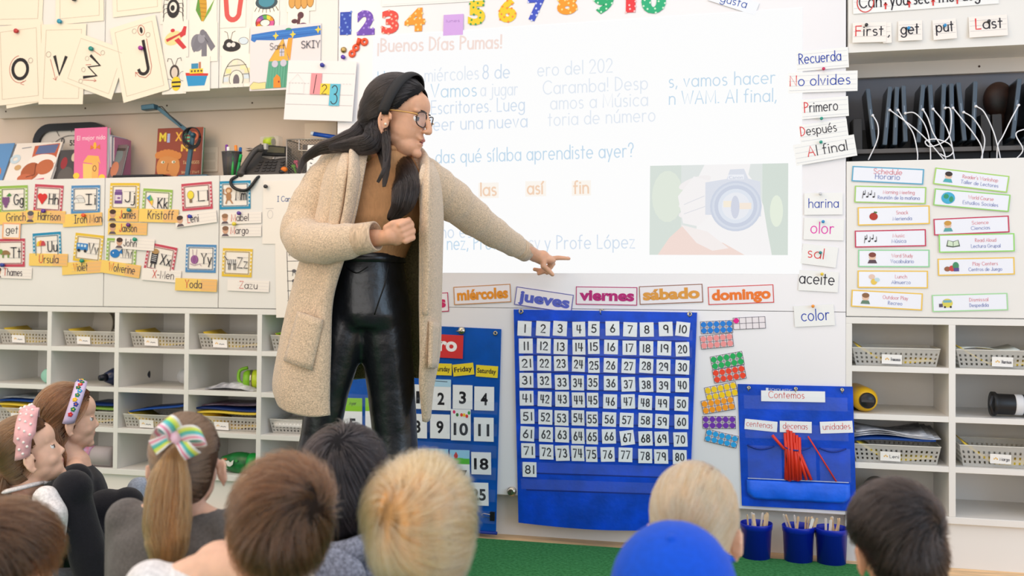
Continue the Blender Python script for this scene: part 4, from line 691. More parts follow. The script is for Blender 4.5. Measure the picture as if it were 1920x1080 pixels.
c = Card((1436, 727), (1486, 729), 7, y=-.009); c.rect(0, 0, 5, 6, (210, 216, 235)); c.type('SCHOLASTIC', 7, 5.5, 5, (200, 208, 232), .0, width=42); c.done('brand_tag', parent=r)
def lab(t, tl, tr, h, label, x, w, cap):
    c = Card(tl, tr, h, y=-.0105); c.sheet(CARDW); c.text(t, x, h*.68, cap, (216, 66, 56), .085, width=w); c.done('word_label', label, 'word card', 'red-lettered word cards in the counting chart')
lab('Contemos', (1427, 732), (1547, 734), 21, 'white card reading Contemos in red', 14, 67, 13); lab('centenas', (1397, 785), (1458, 791), 20, 'white card reading centenas in red', 3, 49, 11); lab('decenas', (1462, 789), (1522, 791), 22, 'white card reading decenas in red', 6, 46, 12); lab('unidades', (1537, 791), (1598, 789), 23, 'white card reading unidades in red', 5, 51, 12)
STR = M('red_straw', (222, 56, 36), .35)
for i, (xa, ya, xb, yb) in enumerate([(1472, 812, 1476, 900), (1477, 806, 1482, 901), (1483, 808, 1487, 900), (1488, 812, 1492, 901), (1494, 816, 1498, 901), (1499, 820, 1501, 900), (1475, 826, 1473, 899), (1501, 852, 1521, 900), (1497, 850, 1512, 900), (1480, 822, 1480, 902), (1490, 830, 1496, 902), (1448, 816, 1470, 842)]):
    yy = -.012 - .003*(i % 3) if i < 11 else -.022
    tag(MB().tube([W(xa, ya, yy), W(xb, yb, yy)], .0052, STR, 10).build('red_straw', STR, smooth=True), 'red counting straw of the bundle in the middle pocket' if i < 11 else 'red straw bent sideways over the bundle', 'straw', 'red straws in the counting chart')
tag(MB().tube([W(1515, 818, -.014), W(1540, 858, -.014), W(1568, 903, -.013)], .0026, STR, 8).build('red_straw', STR, smooth=True), 'thin single red straw in the right pocket of the counting chart', 'straw', 'red straws in the counting chart')
# ---- ten frames
TFG = 'ten frame cards beside the hundred chart'
def ten(tl, tr, h, col, label, n=10, layer=0):
    c = Card(tl, tr, h, y=-.003, layer=layer); c.sheet(M('ten_frame', (234, 226, 230), .4)); w = c.w; c.frame(0, 0, w, h, .9, (90, 84, 96)); c.line([(0, h/2), (w, h/2)], .8, (90, 84, 96)); [c.line([(w*i/5, 0), (w*i/5, h)], .8, (90, 84, 96)) for i in range(1, 5)]
    for i in range(n): c.oval(w*(i % 5 + .5)/5, h*(.26 if i < 5 else .74), w*.088, h*.22, col, 14)
    c.done('ten_frame_card', label, 'ten frame', TFG)
ten((1313, 603), (1373, 600), 24, (30, 126, 216), 'ten frame card full of dark blue dots'); ten((1374, 596), (1434.5, 593), 23, (232, 30, 140), 'ten frame card with one magenta dot', 1); ten((1312, 630), (1373, 624), 26, (240, 150, 150), 'ten frame card full of pink dots', 10, 1); ten((1331, 669), (1391, 658), 26, (30, 172, 90), 'ten frame card full of green dots'); ten((1335, 694), (1395, 684), 26, (238, 70, 40), 'ten frame card full of red dots', 10, 1); ten((1320, 727), (1379, 715), 27, (244, 204, 30), 'ten frame card full of yellow dots'); ten((1314, 752), (1374, 742), 26, (246, 156, 30), 'ten frame card full of orange dots', 10, 1); ten((1317, 780), (1379, 780), 24, (112, 50, 172), 'ten frame card full of purple dots'); ten((1325, 804), (1385, 818), 24, (40, 160, 226), 'ten frame card full of light blue dots', 10, 1)
# ================================================================ blue cups of craft sticks on the floor
CUP = M('blue_plastic', (10, 36, 172), .28, spec=.5); STK = M('craft_stick', (226, 192, 150), .6, noise=.1, nscale=30); STW = M('white_stick_end', (236, 228, 220), .6)
for px, nm, seed in ((1418, 'left', 3), (1497, 'middle', 4), (1559, 'right', 5)):
    p = W(px, 1020, -.062); p.z = 0; mb = MB(); H = .128
    mb.lathe(p, [(.0005, .003), (.044, .003), (.045, 0), (.046, .0), (.051, H*.84), (.053, H*.845), (.0545, H-.002), (.0535, H), (.052, H-.002), (.049, H*.84), (.0435, .006), (.0005, .006)], CUP, 36)
    t = thing('blue_cup', 'blue plastic cup of craft sticks, %s of the three on the floor' % nm, 'cup', p, 'blue cups of craft sticks'); mb.build('cup_body', None, t, smooth=True)
    rj = random.Random(seed)
    for i in range(9):
        a = rj.uniform(0, 2*PI); q = p + Vector((.024*math.cos(a), .02*math.sin(a), .008)); tx = (.038 if i < 5 else -.02)*rj.uniform(-1, 1) + (-.02 if i < 5 else .025); top = q + Vector((tx, rj.uniform(-.012, .012), .146)); d = (top-q).normalized(); sd = Vector((math.cos(a*1.3), math.sin(a*1.3)*.5, 0)); sd = (sd - d*sd.dot(d)).normalized(); nn = d.cross(sd)
        mb = MB(); out = [q-sd*.0048, q+sd*.0048] + [top + sd*.0048*math.cos(b) + d*.0048*math.sin(b) for b in [j*PI/6 for j in range(7)]]
        mb.prism([o_ - nn*.0009 for o_ in out], nn*.0018, STW if i % 3 == 0 else STK)
        tag(mb.build('craft_stick', None), 'pale craft stick in the %s blue cup' % nm, 'craft stick', 'craft sticks in the %s blue cup' % nm)
# ================================================================ perforated bins in the cubbies
BIN = M('clear_bin_plastic', (222, 220, 214), .3, spec=.5, alpha=.36); BINE = M('bin_rim_plastic', (232, 230, 222), .3, alpha=.8); YF = M('yellow_folder', (238, 206, 70), .45); YFP = M('pale_yellow_folder', (236, 220, 130), .4)
def binwall(mb, a, b, c, d, nc, nr):                                      # a,b top corners, c,d bottom corners; a grid of square holes
    a, b, c, d = map(Vector, (a, b, c, d)); us = [0]; 
    for i in range(nc): us += [(i+.30)/nc, (i+.70)/nc]
    us.append(1); vs_ = [0, .12]
    for j in range(nr): vs_ += [.2+.72*(j+.22)/nr, .2+.72*(j+.74)/nr]
    vs_.append(1); P = lambda u, v: (a*(1-u)+b*u)*(1-v)+(c*(1-u)+d*u)*v
    k = len(mb.v); n = len(us); mb.v += [tuple(P(u, v)) for v in vs_ for u in us]; mi = mb.mi(BIN)
    for j in range(len(vs_)-1):
        for i in range(n-1):
            if i % 2 and j >= 2 and j % 2 == 0: continue
            mb.f.append((k+j*n+i, k+(j+1)*n+i, k+(j+1)*n+i+1, k+j*n+i+1)); mb.m.append(mi)
def basket(x0, x1, z, yf, label, name=None, h=.06, dep=.20, slot=.62, folder=True):
    t = thing('perforated_bin', label, 'bin', ((x0+x1)/2, yf+dep/2, z), 'perforated bins in the cubbies'); e = .012; z0 = z+.001; z1 = z+h; mb = MB()
    T = [(x0, yf, z1), (x1, yf, z1), (x1, yf+dep, z1), (x0, yf+dep, z1)]; B = [(x0+e, yf+e*.6, z0), (x1-e, yf+e*.6, z0), (x1-e, yf+dep-e*.6, z0), (x0+e, yf+dep-e*.6, z0)]
    for i, n in ((0, 17), (1, 11), (2, 17), (3, 11)): binwall(mb, T[i], T[(i+1) % 4], B[i], B[(i+1) % 4], n, 3)
    mb.poly(B, BIN); mb.build('basket', None, t, thick=.0012)
    mb = MB(); mb.tube(T + [T[0], T[1]], .0018, BINE, 6); mb.build('rim', None, t)
    cx = x0+(x1-x0)*slot; mb = MB(); c = Card((0, 0), (10, 0), 4, y=0); c.o = Vector((cx-.032, yf-.0045, z+h*.66)); c.ux = Vector((1, 0, -.02)); c.uy = Vector((0, .12, -1)).normalized(); c.n = Vector((0, -1, 0)); c.k = .0064; c.sheet(WHITE, 0, 0, 10, 5, th=.0008)
    for i in range(3): c.oval(2+i*.7, 2.6-(i == 1)*.5, .35, .45, (226, 180, 90), 8)
    if name: c.text(name, 4.6, 3.3, 1.6, (70, 72, 84), .14, width=4.6)
    else: c.line([(4.6, 3.0), (5.4, 2.6), (6.2, 3.1), (7.2, 2.7), (8, 3)], .35, (70, 72, 84))
    c.done('name_tag', parent=t)
    if folder:                                                            # a limp folder curved down the inside of the bin
        rows = []
        for i in range(13):
            u = i/12; zz = z+.006+(h*.92)*(max(0, 1-u*2.4))**1.6+.004*math.sin(u*9) + .02*max(0, u-.8); rows.append([(x0+.014+(x1-x0-.03)*u, yf+.012+.004*u, zz+.006), (x0+.014+(x1-x0-.03)*u, yf+dep*.75, zz+.012)])
        mb = MB(); mb.grid(rows); tag(mb.build('folder', YF, thick=.0035, smooth=True), 'yellow folder in the %s' % label.replace('clear perforated ', '').replace('with printed papers ', '').replace('behind the girl in the flowered headband', 'behind the flowered headband'), 'folder', 'folders in the cubby bins')
    return t
ZF = [.663, .502, .337, .172]                                             # cell floors, top row first
lx = lambda i: -2.865+.3195*i
for i, nm in ((-1, 'far left cell'), (0, 'second cell from the left'), (1, 'third cell from the left'), (2, 'fourth cell from the left'), (3, "cell behind the teacher's cardigan")):
    basket(lx(i)+.012, lx(i)+.285, ZF[0]+.0005, .06 if i < 2 else .05, 'clear perforated bin in the top left row, %s' % nm, None, slot=.36 if i < 3 else .7)
for i, nm in ((-1, 'far left cell'), (0, 'cell behind the girl in the flowered headband'), (1, 'cell beside the hair bow'), (2, 'cell above the ponytail'), (3, 'cell below the cardigan hem')):
    basket(lx(i)+.012, lx(i)+.285, ZF[2]+.0005, .05 if i != 1 else .02, 'clear perforated bin in the third left row, %s' % nm, None, slot=.40 if i < 3 else .62, h=.055, folder=i != 3)
basket(.296, .575, ZF[0]+.0005, .025, 'clear perforated bin in the top right row beside the whiteboard', 'Francesco', slot=.45); basket(.624, .905, ZF[0]+.0005, .02, 'clear perforated bin in the top right row at the photo edge', 'Harrison', slot=.50)
basket(.296, .575, ZF[2]+.0005, .015, 'clear perforated bin heaped with printed papers on the right', 'Leni', slot=.43); basket(.634, .910, ZF[2]+.0005, .02, 'clear perforated bin in the third right row at the photo edge', 'Margo', slot=.45, h=.07)
# flat folders and papers lying on the bins
def sheetpile(x0, x1, y0, y1, z, mat, name, label, cat, group=None, th=.003, bend=.01, tilt=0.0, art=None):
    rows = [[(x0+(x1-x0)*i/10, y, z + bend*math.sin(i*.5+y*9) + tilt*(i/10-.0)) for i in range(11)] for y in (y0, (y0+y1)/2, y1)]
    mb = MB(); mb.grid(rows, mat); return tag(mb.build(name, mat, thick=th, smooth=True), label, cat, group)
NAVY = M('navy_folder', (22, 52, 120), .45); FB = M('blue_folder', (20, 70, 150), .45); FG = 'folders in the cubby bins'
PRT = M('printed_sheet', (226, 226, 230), .5, noise=.5, nscale=26, rgb2=(120, 122, 132))
sheetpile(lx(1)+.03, lx(1)+.29, .03, .26, .337+.064, FB, 'folder', 'blue folder slanting on the bin beside the hair bow', 'folder', FG, .006, .002, .035)
sheetpile(lx(2)+.01, lx(2)+.285, .05, .27, .337+.068, YF, 'folder', 'thick yellow folder drooping over the bin above the ponytail', 'folder', FG, .007, .004, .008)
sheetpile(lx(2)+.00, lx(2)+.285, .06, .28, .337+.084, NAVY, 'folder', 'navy folder on top of the bin above the ponytail', 'folder', FG, .007, .003)
sheetpile(lx(2)+.02, lx(2)+.28, .07, .29, .337+.094, M('magazine_cover', (150, 140, 160), .35, noise=.6, nscale=14, rgb2=(90, 40, 60)), 'magazine', 'glossy magazine on the navy folder', 'magazine', None, .004, .004, .016)
sheetpile(lx(-1)+.0, lx(-1)+.27, .05, .27, .337+.068, YF, 'folder', 'yellow folder on the far left bin of the third row', 'folder', FG, .006, .003); sheetpile(lx(-1)+.0, lx(-1)+.27, .06, .28, .337+.082, FB, 'folder', 'blue folder on the yellow one in the far left bin', 'folder', FG, .005, .003, .008); sheetpile(lx(-1)+.02, lx(-1)+.28, .07, .29, .337+.094, PRT, 'paper', 'printed sheet on top of the far left bin', 'paper', None, .003, .004, .01)
sheetpile(lx(0)+.08, lx(0)+.285, .05, .27, .337+.066, M('green_folder', (130, 170, 70), .45), 'folder', 'green folder on the bin behind the flowered headband', 'folder', FG, .006, .002, .004); sheetpile(lx(0)+.08, lx(0)+.285, .06, .27, .337+.078, NAVY, 'folder', 'navy folder on the green one behind the flowered headband', 'folder', FG, .005, .002, .008)
sheetpile(lx(3)+.03, lx(3)+.27, .052, .22, .337+.035, WHITE, 'paper', 'white paper in the bin below the cardigan hem', 'paper', None, .02, .001)
sheetpile(lx(3)+.03, lx(3)+.27, .06, .25, .663+.066, M('lime_folder', (110, 190, 50), .45), 'folder', "lime green folder in the bin behind the teacher's cardigan", 'folder', FG, .004, .002, .02)
sheetpile(.30, .56, .02, .25, .337+.073, FB, 'folder', 'blue folder under the heaped printed papers on the right', 'folder', FG, .007, .004, .012)
for k in range(3): sheetpile(.294+.006*k, .575-.02*k, .012, .24, .337+.083+.008*k, PRT, 'paper', ('lowest', 'middle', 'topmost')[k]+' printed sheet heaped on the right bin', 'paper', 'printed sheets on the right bin', .0015, .010, .014-.004*k)
sheetpile(.63, .82, .03, .2, .663+.058, M('translucent_sheet', (222, 226, 220), .4), 'paper', 'pale sheet sticking out of the top right bin', 'paper', None, .001, .008, .012)
tag(MB().lathe(W(186, 612, .26), [(.0005, -.002), (.075, -.002), (.075, .002), (.0005, .002)], M('paper_plate', (222, 214, 204), .6), 40, (-.15, -1, .25)).build('paper_plate', None), 'pale round paper plate leaning behind a bin in the top left row', 'paper plate')
# ---------------------------------------------------------------- bottles and oddments in the cubbies
def bottle(p, ax, prof, mat, name, label, cat='water bottle', parts=()):
    t = thing(name, label, cat, p); MB().lathe(p, prof, mat, 28, ax).build('body', None, t, smooth=True)
    for nm, pr, m_ in parts: MB().lathe(p, pr, m_, 28, ax).build(nm, None, t, smooth=True)
    return t
q = Vector((lx(-1)+.255, .05, .502+.031)); bottle(q, (0, 1, 0), [(.0005, 0), (.024, 0), (.031, .012), (.031, .17), (.02, .2), (.0005, .2)], M('mint_plastic', (150, 204, 184), .3), 'water_bottle', 'mint green bottle lying in the second left row, far left cell', parts=[('cap', [(.0005, .2), (.017, .2), (.017, .225), (.0005, .225)], M('mint_cap', (120, 180, 160), .3))])
q = Vector((lx(0)+.245, .05, .502+.036)); bottle(q, (.25, 1, 0), [(.0005, -.02), (.02, -.02), (.036, .02), (.036, .18), (.0005, .18)], M('navy_bottle', (28, 36, 66), .25), 'water_bottle', 'dark navy bottle lying in the second left row', parts=[('cap', [(.0005, -.05), (.012, -.05), (.016, -.02), (.0005, -.02)], C((20, 22, 34), .3))])
q = W(343, 703, .13); q.z = .502+.04; bottle(q, (0, 1, 0), [(.0005, 0), (.028, 0), (.03, .01), (.03, .12), (.0005, .12)], M('clear_grey_plastic', (206, 208, 212), .2, alpha=.7), 'water_bottle', 'clear grey bottle mostly hidden by a divider in the second left row', parts=[('cap', [(.0005, .12), (.025, .12), (.025, .14), (.0005, .14)], C((160, 160, 166)))])
LIME = M('lime_bottle', (186, 208, 44), .3); q = Vector((lx(2)+.235, .09, .502+.041)); t = bottle(q, (1, .35, 0), [(.0005, -.0), (.036, 0), (.039, .006), (.039, .052), (.0005, .052)], LIME, 'water_bottle', 'lime green bottle lying beside the crumpled paper in the left cubbies', parts=[('band', [(.0005, -.008), (.0385, -.008), (.0385, 0), (.0005, 0)], STEEL), ('lid', [(.0005, -.035), (.030, -.035), (.038, -.022), (.038, -.008), (.0005, -.008)], M('green_lid', (130, 190, 40), .35))])
mb = MB(); mb.tube(crom([q+Vector((-.036, -.02, -.02)), q+Vector((-.052, -.02, .0)), q+Vector((-.05, -.015, .035)), q+Vector((-.02, -.005, .047))], 5), .007, M('green_lid'), 8); mb.build('handle', None, t, smooth=True)
mb = MB(); rows = []; rj = random.Random(2)
for i in range(9): rows.append([(lx(2)+.06+.027*i, .02+.02*j, .504+max(0, .030*math.sin(i*.42)+rj.uniform(-.006, .006))*math.sin((j+.6)*.55)) for j in range(6)])
mb.grid(rows); tag(mb.build('crumpled_paper', PRT, thick=.002), 'crumpled written paper in front of the lime bottle', 'paper')
q = Vector((lx(0)+.185, .04, .172+.041)); t = bottle(q, (1, 0, 0), [(.0005, 0), (.036, 0), (.041, .006), (.041, .09), (.0005, .09)], M('grey_roll_fabric', (170, 160, 160), .8), 'rolled_pouch', 'grey rolled pouch with a lavender patterned end in the bottom left row', 'pouch', parts=[('patterned_end', [(.0005, -.035), (.038, -.035), (.0412, -.02), (.0412, 0), (.0005, 0)], M('lavender_print', (176, 156, 190), .6, noise=.4, nscale=60, rgb2=(196, 90, 110)))])
t = thing('snack_pack', 'green snack packet with a white bird print in the bottom left row', 'packet', (lx(2)+.2, .06, .173)); GP = M('green_packet', (26, 112, 52), .35, noise=.25, nscale=30)
mb = MB(); rings = []
for i in range(9):
    u = i/8; r_ = .012+.030*math.sin(PI*min(max(u, .06), .94))**.6; rings.append([(lx(2)+.12+.165*u, .065+r_*1.0*math.cos(a)*.9, .173+.040+r_*1.05*math.sin(a)-.002) for a in [k*PI/8 for k in range(16)]])
mb.loft(rings, GP); mb.build('packet', None, t, smooth=True)
c = Card((0, 0), (10, 0), 8, y=0); c.o = Vector((lx(2)+.145, .0245, .236)); c.ux = Vector((1, 0, 0)); c.uy = Vector((0, 0, -1)); c.n = Vector((0, -1, 0)); c.k = .0075
c.poly([(1, 2), (3, 1.4), (4, 2.4), (6, 1), (5.6, 3.4), (4, 4.6), (2.6, 4.4)], (226, 226, 216)); c.oval(1.2, .8, 1, .6, (190, 90, 50)); c.oval(7.6, 1.4, .8, .7, (60, 150, 70)); c.line([(1, 5.4), (2.4, 5.6)], .3, (200, 210, 190)); c.done('printed_label', parent=t)
MB().lathe((lx(2)+.265, .06, .213), [(.0005, -.02), (.040, -.02), (.041, -.01), (.041, .02), (.0005, .02)], M('bright_green', (20, 150, 60), .35), 20, (1, 0, 0)).build('green_end', None, t, smooth=True)
YB = M('yellow_bottle', (230, 180, 30), .3); BKP = M('black_plastic', (26, 26, 30), .35)
q = W(1626, 745, .03); q.z = .502+.042; t = bottle(q, (-.12, 1, 0), [(.0005, 0), (.02, 0), (.034, .006), (.042, .03), (.042, .19), (.036, .2), (.0005, .2)], YB, 'water_bottle', 'yellow bottle lying with its black lid facing out on the right', parts=[('lid', [(.0005, -.014), (.024, -.014), (.027, -.008), (.027, .008), (.0005, .008)], BKP)])
mb = MB(); mb.box(q+Vector((-.02, -.019, -.004)), q+Vector((.02, -.012, .004))); mb.build('lid_grip', C((60, 60, 64), .3), t)
q = W(1858, 750, .05); q.z = .502+.043; t = bottle(q, (1, .05, -.02), [(.0005, 0), (.040, 0), (.040, .012), (.034, .018), (.034, .13), (.038, .135), (.038, .19), (.0005, .19)], M('black_bottle', (24, 24, 26), .45), 'water_bottle', 'black bottle lying at the right edge with a pale patch', parts=[('white_patch', [(.0342, .07), (.0346, .075), (.0346, .09), (.0342, .095)], M('pale_patch', (214, 214, 216), .5))])
mb = MB(); mb.tube([q+Vector((-.004, -.04, .03)), q+Vector((-.012, -.042, 0)), q+Vector((-.004, -.04, -.03))], .006, BKP, 8); mb.build('strap', None, t, smooth=True)
q = W(1630, 915, .06); q.z = .172+.041; t = bottle(q, (.22, 1, 0), [(.0005, 0), (.038, 0), (.041, .008), (.041, .18), (.0005, .18)], M('charcoal_bottle', (52, 50, 50), .4), 'water_bottle', 'charcoal bottle with a bright green base in the bottom right row', parts=[('green_base', [(.0005, -.012), (.030, -.012), (.036, -.008), (.036, .001), (.0005, .001)], M('emerald_plastic', (20, 170, 100), .35)), ('base_ring', [(.016, -.0125), (.018, -.015), (.02, -.0125)], M('emerald_plastic'))])
# ================================================================ the left counter (top at z 1.357)
ZC = 1.3572
def book(tl, tr, h, y, depth, label, cover, art, lean=0.0, side=(226, 220, 214), spine=None):
    c = Card(tl, tr, h, y=y, tilt=lean); c.n = c.n if c.n.y < 0 else -c.n; w = c.w; base = c.P(w/2, h, -depth/2)
    t = thing('picture_book', label, 'book', base); mb = MB(); c.mb = MB()
    c.sheet(cover, up=0, th=.002); art(c, w, h); c.done('front_cover', parent=t); B = c.mb
    c.mb = MB(); c.sheet(M('pages_%d' % side[0], side, .7), 1, 1, w-1, h-1, up=-.0021, th=depth-.0042); c.done('pages', parent=t); c.mb = MB(); c.sheet(spine or cover, up=-depth+.002, th=.002); c.done('back_cover', parent=t)
def pink_art(c, w, h):
    c.type('El mejor nido', 5, 20, 8, (244, 220, 226), .0, width=w-8); c.poly([(17, 56), (26, 45), (46, 47), (50, 60), (46, 56), (43, 60)], (236, 178, 92)); c.poly([(17, 58), (34, 60), (34, 88), (18, 85)], (240, 196, 110)); c.poly([(34, 60), (42, 50), (47, 60), (46, 86), (34, 88)], (232, 178, 96)); c.ring(39, 67, 3, 4.5, 1.2, (120, 70, 60)); c.oval(39, 30, 3, 6, (240, 176, 60)); c.poly([(31, 28), (38, 33), (30, 36)], (220, 120, 60)); c.poly([(48, 28), (41, 33), (49, 36)], (220, 120, 60))
    c.oval(5, 78, 6, 5, (240, 200, 70)); c.oval(53, 82, 6, 5, (240, 200, 70)); c.text('por P.D. Eastman', 8, 98, 4.5, (70, 40, 60), .12, width=38)
book((140, 241), (201, 238), 101, .045, .024, 'upright pink picture book with a yellow birdhouse', M('pink_cover', (226, 110, 156), .35), pink_art, .02)
for k, (x0, col, yy) in enumerate(((203, (220, 218, 230), .06), (208, (150, 150, 160), .066), (213, (190, 120, 150), .075))):
    q = W(x0, 330, yy); t = thing('thin_book', ('pale', 'grey', 'mauve')[k]+' thin book standing edge on behind the pink book', 'book', (q.x, q.y+.05, ZC), 'thin books behind the pink book'); MB().box((q.x-.006, q.y, ZC), (q.x+.0015, q.y+.11, ZC+.185-.004*k)).build('pages', M('pages_226', (226, 220, 214), .7), t); MB().box((q.x+.0015, q.y-.001, ZC), (q.x+.003, q.y+.112, ZC+.188-.004*k), C(col)).box((q.x-.0075, q.y-.001, ZC), (q.x-.006, q.y+.112, ZC+.188-.004*k), C(col)).build('cover', None, t)
def b_art(c, w, h): c.oval(w*.5, h*.3, w*.3, h*.2, (110, 120, 120)); c.oval(w*.4, h*.65, w*.3, h*.2, (190, 120, 90)); c.line([(3, 8), (w-4, 9)], 5, (70, 60, 56))
book((216, 272), (240, 271), 68, .10, .012, 'leaning dark picture book to the right of the pink book', M('dark_cover', (110, 96, 96), .4), b_art, .35)
def w_art(c, w, h):
    c.poly([(36, 6), (82, 2), (84, 40), (40, 50)], (190, 96, 66)); c.poly([(44, 6), (80, 4), (78, 20), (42, 22)], (96, 110, 150)); c.oval(60, 34, 26, 12, (236, 226, 216)); c.oval(44, 54, 17, 17, (170, 92, 56)); c.oval(68, 46, 16, 14, (186, 104, 66)); c.oval(38, 66, 14, 8, (190, 104, 70)); c.poly([(26, 74), (74, 66), (76, 82), (20, 84)], (206, 84, 110)); c.line([(10, 80), (30, 76), (50, 82)], 1.2, (70, 60, 66)); c.ring(8, 30, 7, 6, 5, (190, 206, 214)); c.oval(18, 46, 6, 5, (200, 160, 110)); c.line([(14, 10), (30, 8)], 1.5, (150, 150, 160)); c.line([(50, 40), (54, 60), (40, 64)], 1.2, (110, 54, 40))
book((32, 269), (118, 266), 82, .115, .014, 'white picture book with two brown figures leaning back', M('white_cover', (230, 220, 210), .35), w_art, .45)
def bl_art(c, w, h): c.oval(w*.3, h*.4, w*.3, h*.2, (190, 210, 230)); c.oval(w*.6, h*.7, w*.3, h*.2, (196, 120, 80)); c.text('nu', 3, 18, 12, (214, 226, 238), .2)
book((-40, 272), (28, 268), 78, .13, .014, 'blue picture book at the far left behind the white one', M('blue_cover', (92, 140, 190), .35), bl_art, .45)
def dk_art(c, w, h): c.oval(w*.55, h*.75, w*.4, h*.3, (96, 90, 86)); c.oval(w*.35, h*.35, w*.16, h*.16, (150, 50, 56)); c.oval(w*.6, h*.9, w*.3, h*.1, (150, 144, 138)); c.oval(w*.8, h*.2, w*.14, h*.12, (210, 196, 170))
book((112, 282), (150, 280), 66, .10, .014, 'black and white photo book between the white and pink books', M('grey_photo_cover', (70, 66, 66), .35), dk_art, .3)
# round-cornered classroom timer
c = Card((64, 234), (206, 228), 140, y=.175); t = thing('classroom_timer', 'large black framed timer behind the picture books', 'timer', c.P(c.w/2, 118, -.01))
def rr(x0, y0, x1, y1, r, n=6): return [(cx+r*math.cos(a), cy-r*math.sin(a)) for cx, cy, a0 in ((x1-r, y0+r, 0), (x0+r, y0+r, PI/2), (x0+r, y1-r, PI), (x1-r, y1-r, 1.5*PI)) for a in [a0+PI/2*i/n for i in range(n+1)]]
o1 = rr(0, 0, c.w, 118, 32); o2 = rr(12, 12, c.w-12, 112, 22); mb = MB(); mb.loft([[c.P(*p, -.02) for p in o1], [c.P(*p, .01) for p in o1], [c.P(*p, .012) for p in o2], [c.P(*p, -.002) for p in o2]], BKP, True, False); mb.build('frame', None, t)
c.poly(o2, (214, 208, 200), -.002); [c.line([(71+58*math.cos(a), 60-58*math.sin(a)), (71+46*math.cos(a), 60-46*math.sin(a))], 1, (70, 66, 66)) for a in [PI/2+i*PI/6 for i in range(-4, 5)]]; c.ring(71, 66, 48, 46, 1, (96, 92, 92), 80, 170); c.type('5', 33, 38, 9, (60, 58, 60), .01); c.type('0', 52, 33, 10, (60, 58, 60), .01); c.type('55', 68, 36, 9, (60, 58, 60), .01); c.oval(52, 62, 6, 6, (120, 36, 40)); c.done('dial', parent=t)
def mix_art(c, w, h):
    for i, (ch, col) in enumerate((('M', (232, 206, 70)), ('I', (170, 180, 220)), ('X', (240, 180, 70)), ('E', (110, 190, 150)), ('D', (226, 120, 80)))): c.type(ch, 4+i*15, 22 + (i % 2)*2, 15, col, .03, width=5 if ch == 'I' else 13)
    c.type('ME!', 46, 40, 12, (240, 190, 80), .03, width=28); c.oval(24, 66, 22, 24, (206, 138, 76)); [c.oval(4+i*6.4, 46-4*math.sin(i*.6), 6, 6, (206, 130, 66)) for i in range(7)]; [c.oval(x, 58, 3.6, 2.2, (236, 226, 206)) for x in (14, 34)]; [c.oval(x+.8, 58, 1.4, 1.8, (90, 120, 70)) for x in (14, 34)]; c.line([(24, 60), (22, 72), (26, 73)], .8, (150, 90, 50)); c.oval(24, 80, 6, 2, (170, 84, 66)); c.text('TAYE DIGGS', 52, 62, 5, (240, 200, 150), .12, width=30); c.text('SHANE W. EVANS', 50, 78, 4, (240, 200, 150), .12, width=33)
book((296, 241), (381, 238), 92, .13, .016, 'rust coloured picture book with a curly haired face behind the camera arm', M('rust_cover', (142, 60, 40), .4), mix_art, .08, spine=M('green_cover', (70, 130, 90), .5))
# black tablet, document camera, pens, phone
p0 = W(213, 336, .02); tag(MB().obox((p0.x, .01, ZC), (.235, 0, 0), (0, .16, 0), (0, 0, .012), BKP).build('laptop', None, bevel=.004), 'closed black laptop lying on the counter beside the pink book', 'laptop')
ARM = M('teal_grey_metal', (62, 98, 116), .4, .3); y_ = .06; t = thing('document_camera', 'teal document camera on a jointed arm', 'document camera', W(356, 338, y_))
b0 = W(356, 338, y_); b0.z = ZC; mb = MB(); mb.box(b0+Vector((-.03, -.04, 0)), b0+Vector((.10, .05, .008)), ARM); mb.build('base', None, t, bevel=.003)
def barm(a, b, ya, yb, w, nm, par):
    A, B = W(*a, ya), W(*b, yb); d = (B-A).normalized(); s = d.cross(Vector((0, 1, 0))).normalized()*w/2; mb = MB(); mb.obox(A-s-Vector((0, .006, 0)), B-A, s*2, (0, .012, 0), ARM); return mb.build(nm, None, par, bevel=.0015)
barm((350, 335), (362, 252), y_, y_, .017, 'post', t); barm((362, 254), (296, 202), y_, y_-.01, .015, 'arm', t); mb = MB(); mb.tube([W(362, 253, y_-.014), W(362, 253, y_+.014)], .011, ARM, 16); mb.build('joint', None, t, smooth=True)
A = W(283, 203, y_-.02); mb = MB(); mb.obox(A+Vector((-.034, -.018, -.010)), (.06, 0, .004), (0, .036, 0), (-.003, 0, .022), ARM); mb.build('camera_head', None, t, bevel=.004); mb = MB(); mb.tube([W(297, 200, y_-.02), W(304, 200, y_-.012), W(318, 216, y_-.02), W(340, 236, y_-.02)], .0022, BKP, 6); mb.build('cable', None, t, smooth=True)
mb = MB(); cc = W(362, 256, y_-.02)
for k in range(5): mb.tube([cc+Vector(((.030+.003*k)*math.cos(a), -.003*k+.004*math.sin(3*a+k), (.036+.002*k)*math.sin(a)-.002*k)) for a in [i*PI/10 for i in range(21)]], .0022, BKP, 6)
mb.build('cable_coil', None, t, smooth=True)
cu = W(434, 336, .05); cu.z = ZC; MESH = M('grey_wire_mesh', (84, 84, 86), .5, .4, alpha=.62); t = thing('pen_cup', 'grey mesh pen cup left of the phone', 'cup', cu); mb = MB(); mb.loft([[cu+Vector((r*math.cos(a)*1.05, r*math.sin(a)*.9, h)) for a in [i*PI/12 for i in range(24)]] for r, h in ((.030, .001), (.0385, .098))], MESH, True, False); mb.build('mesh_cup', None, t, smooth=True, thick=.001); mb = MB(); mb.tube([cu+Vector((.0405*math.cos(a), .035*math.sin(a), .098)) for a in [i*PI/12 for i in range(25)]], .002, C((96, 96, 98), .4), 6); mb.build('cup_rim', None, t, smooth=True)
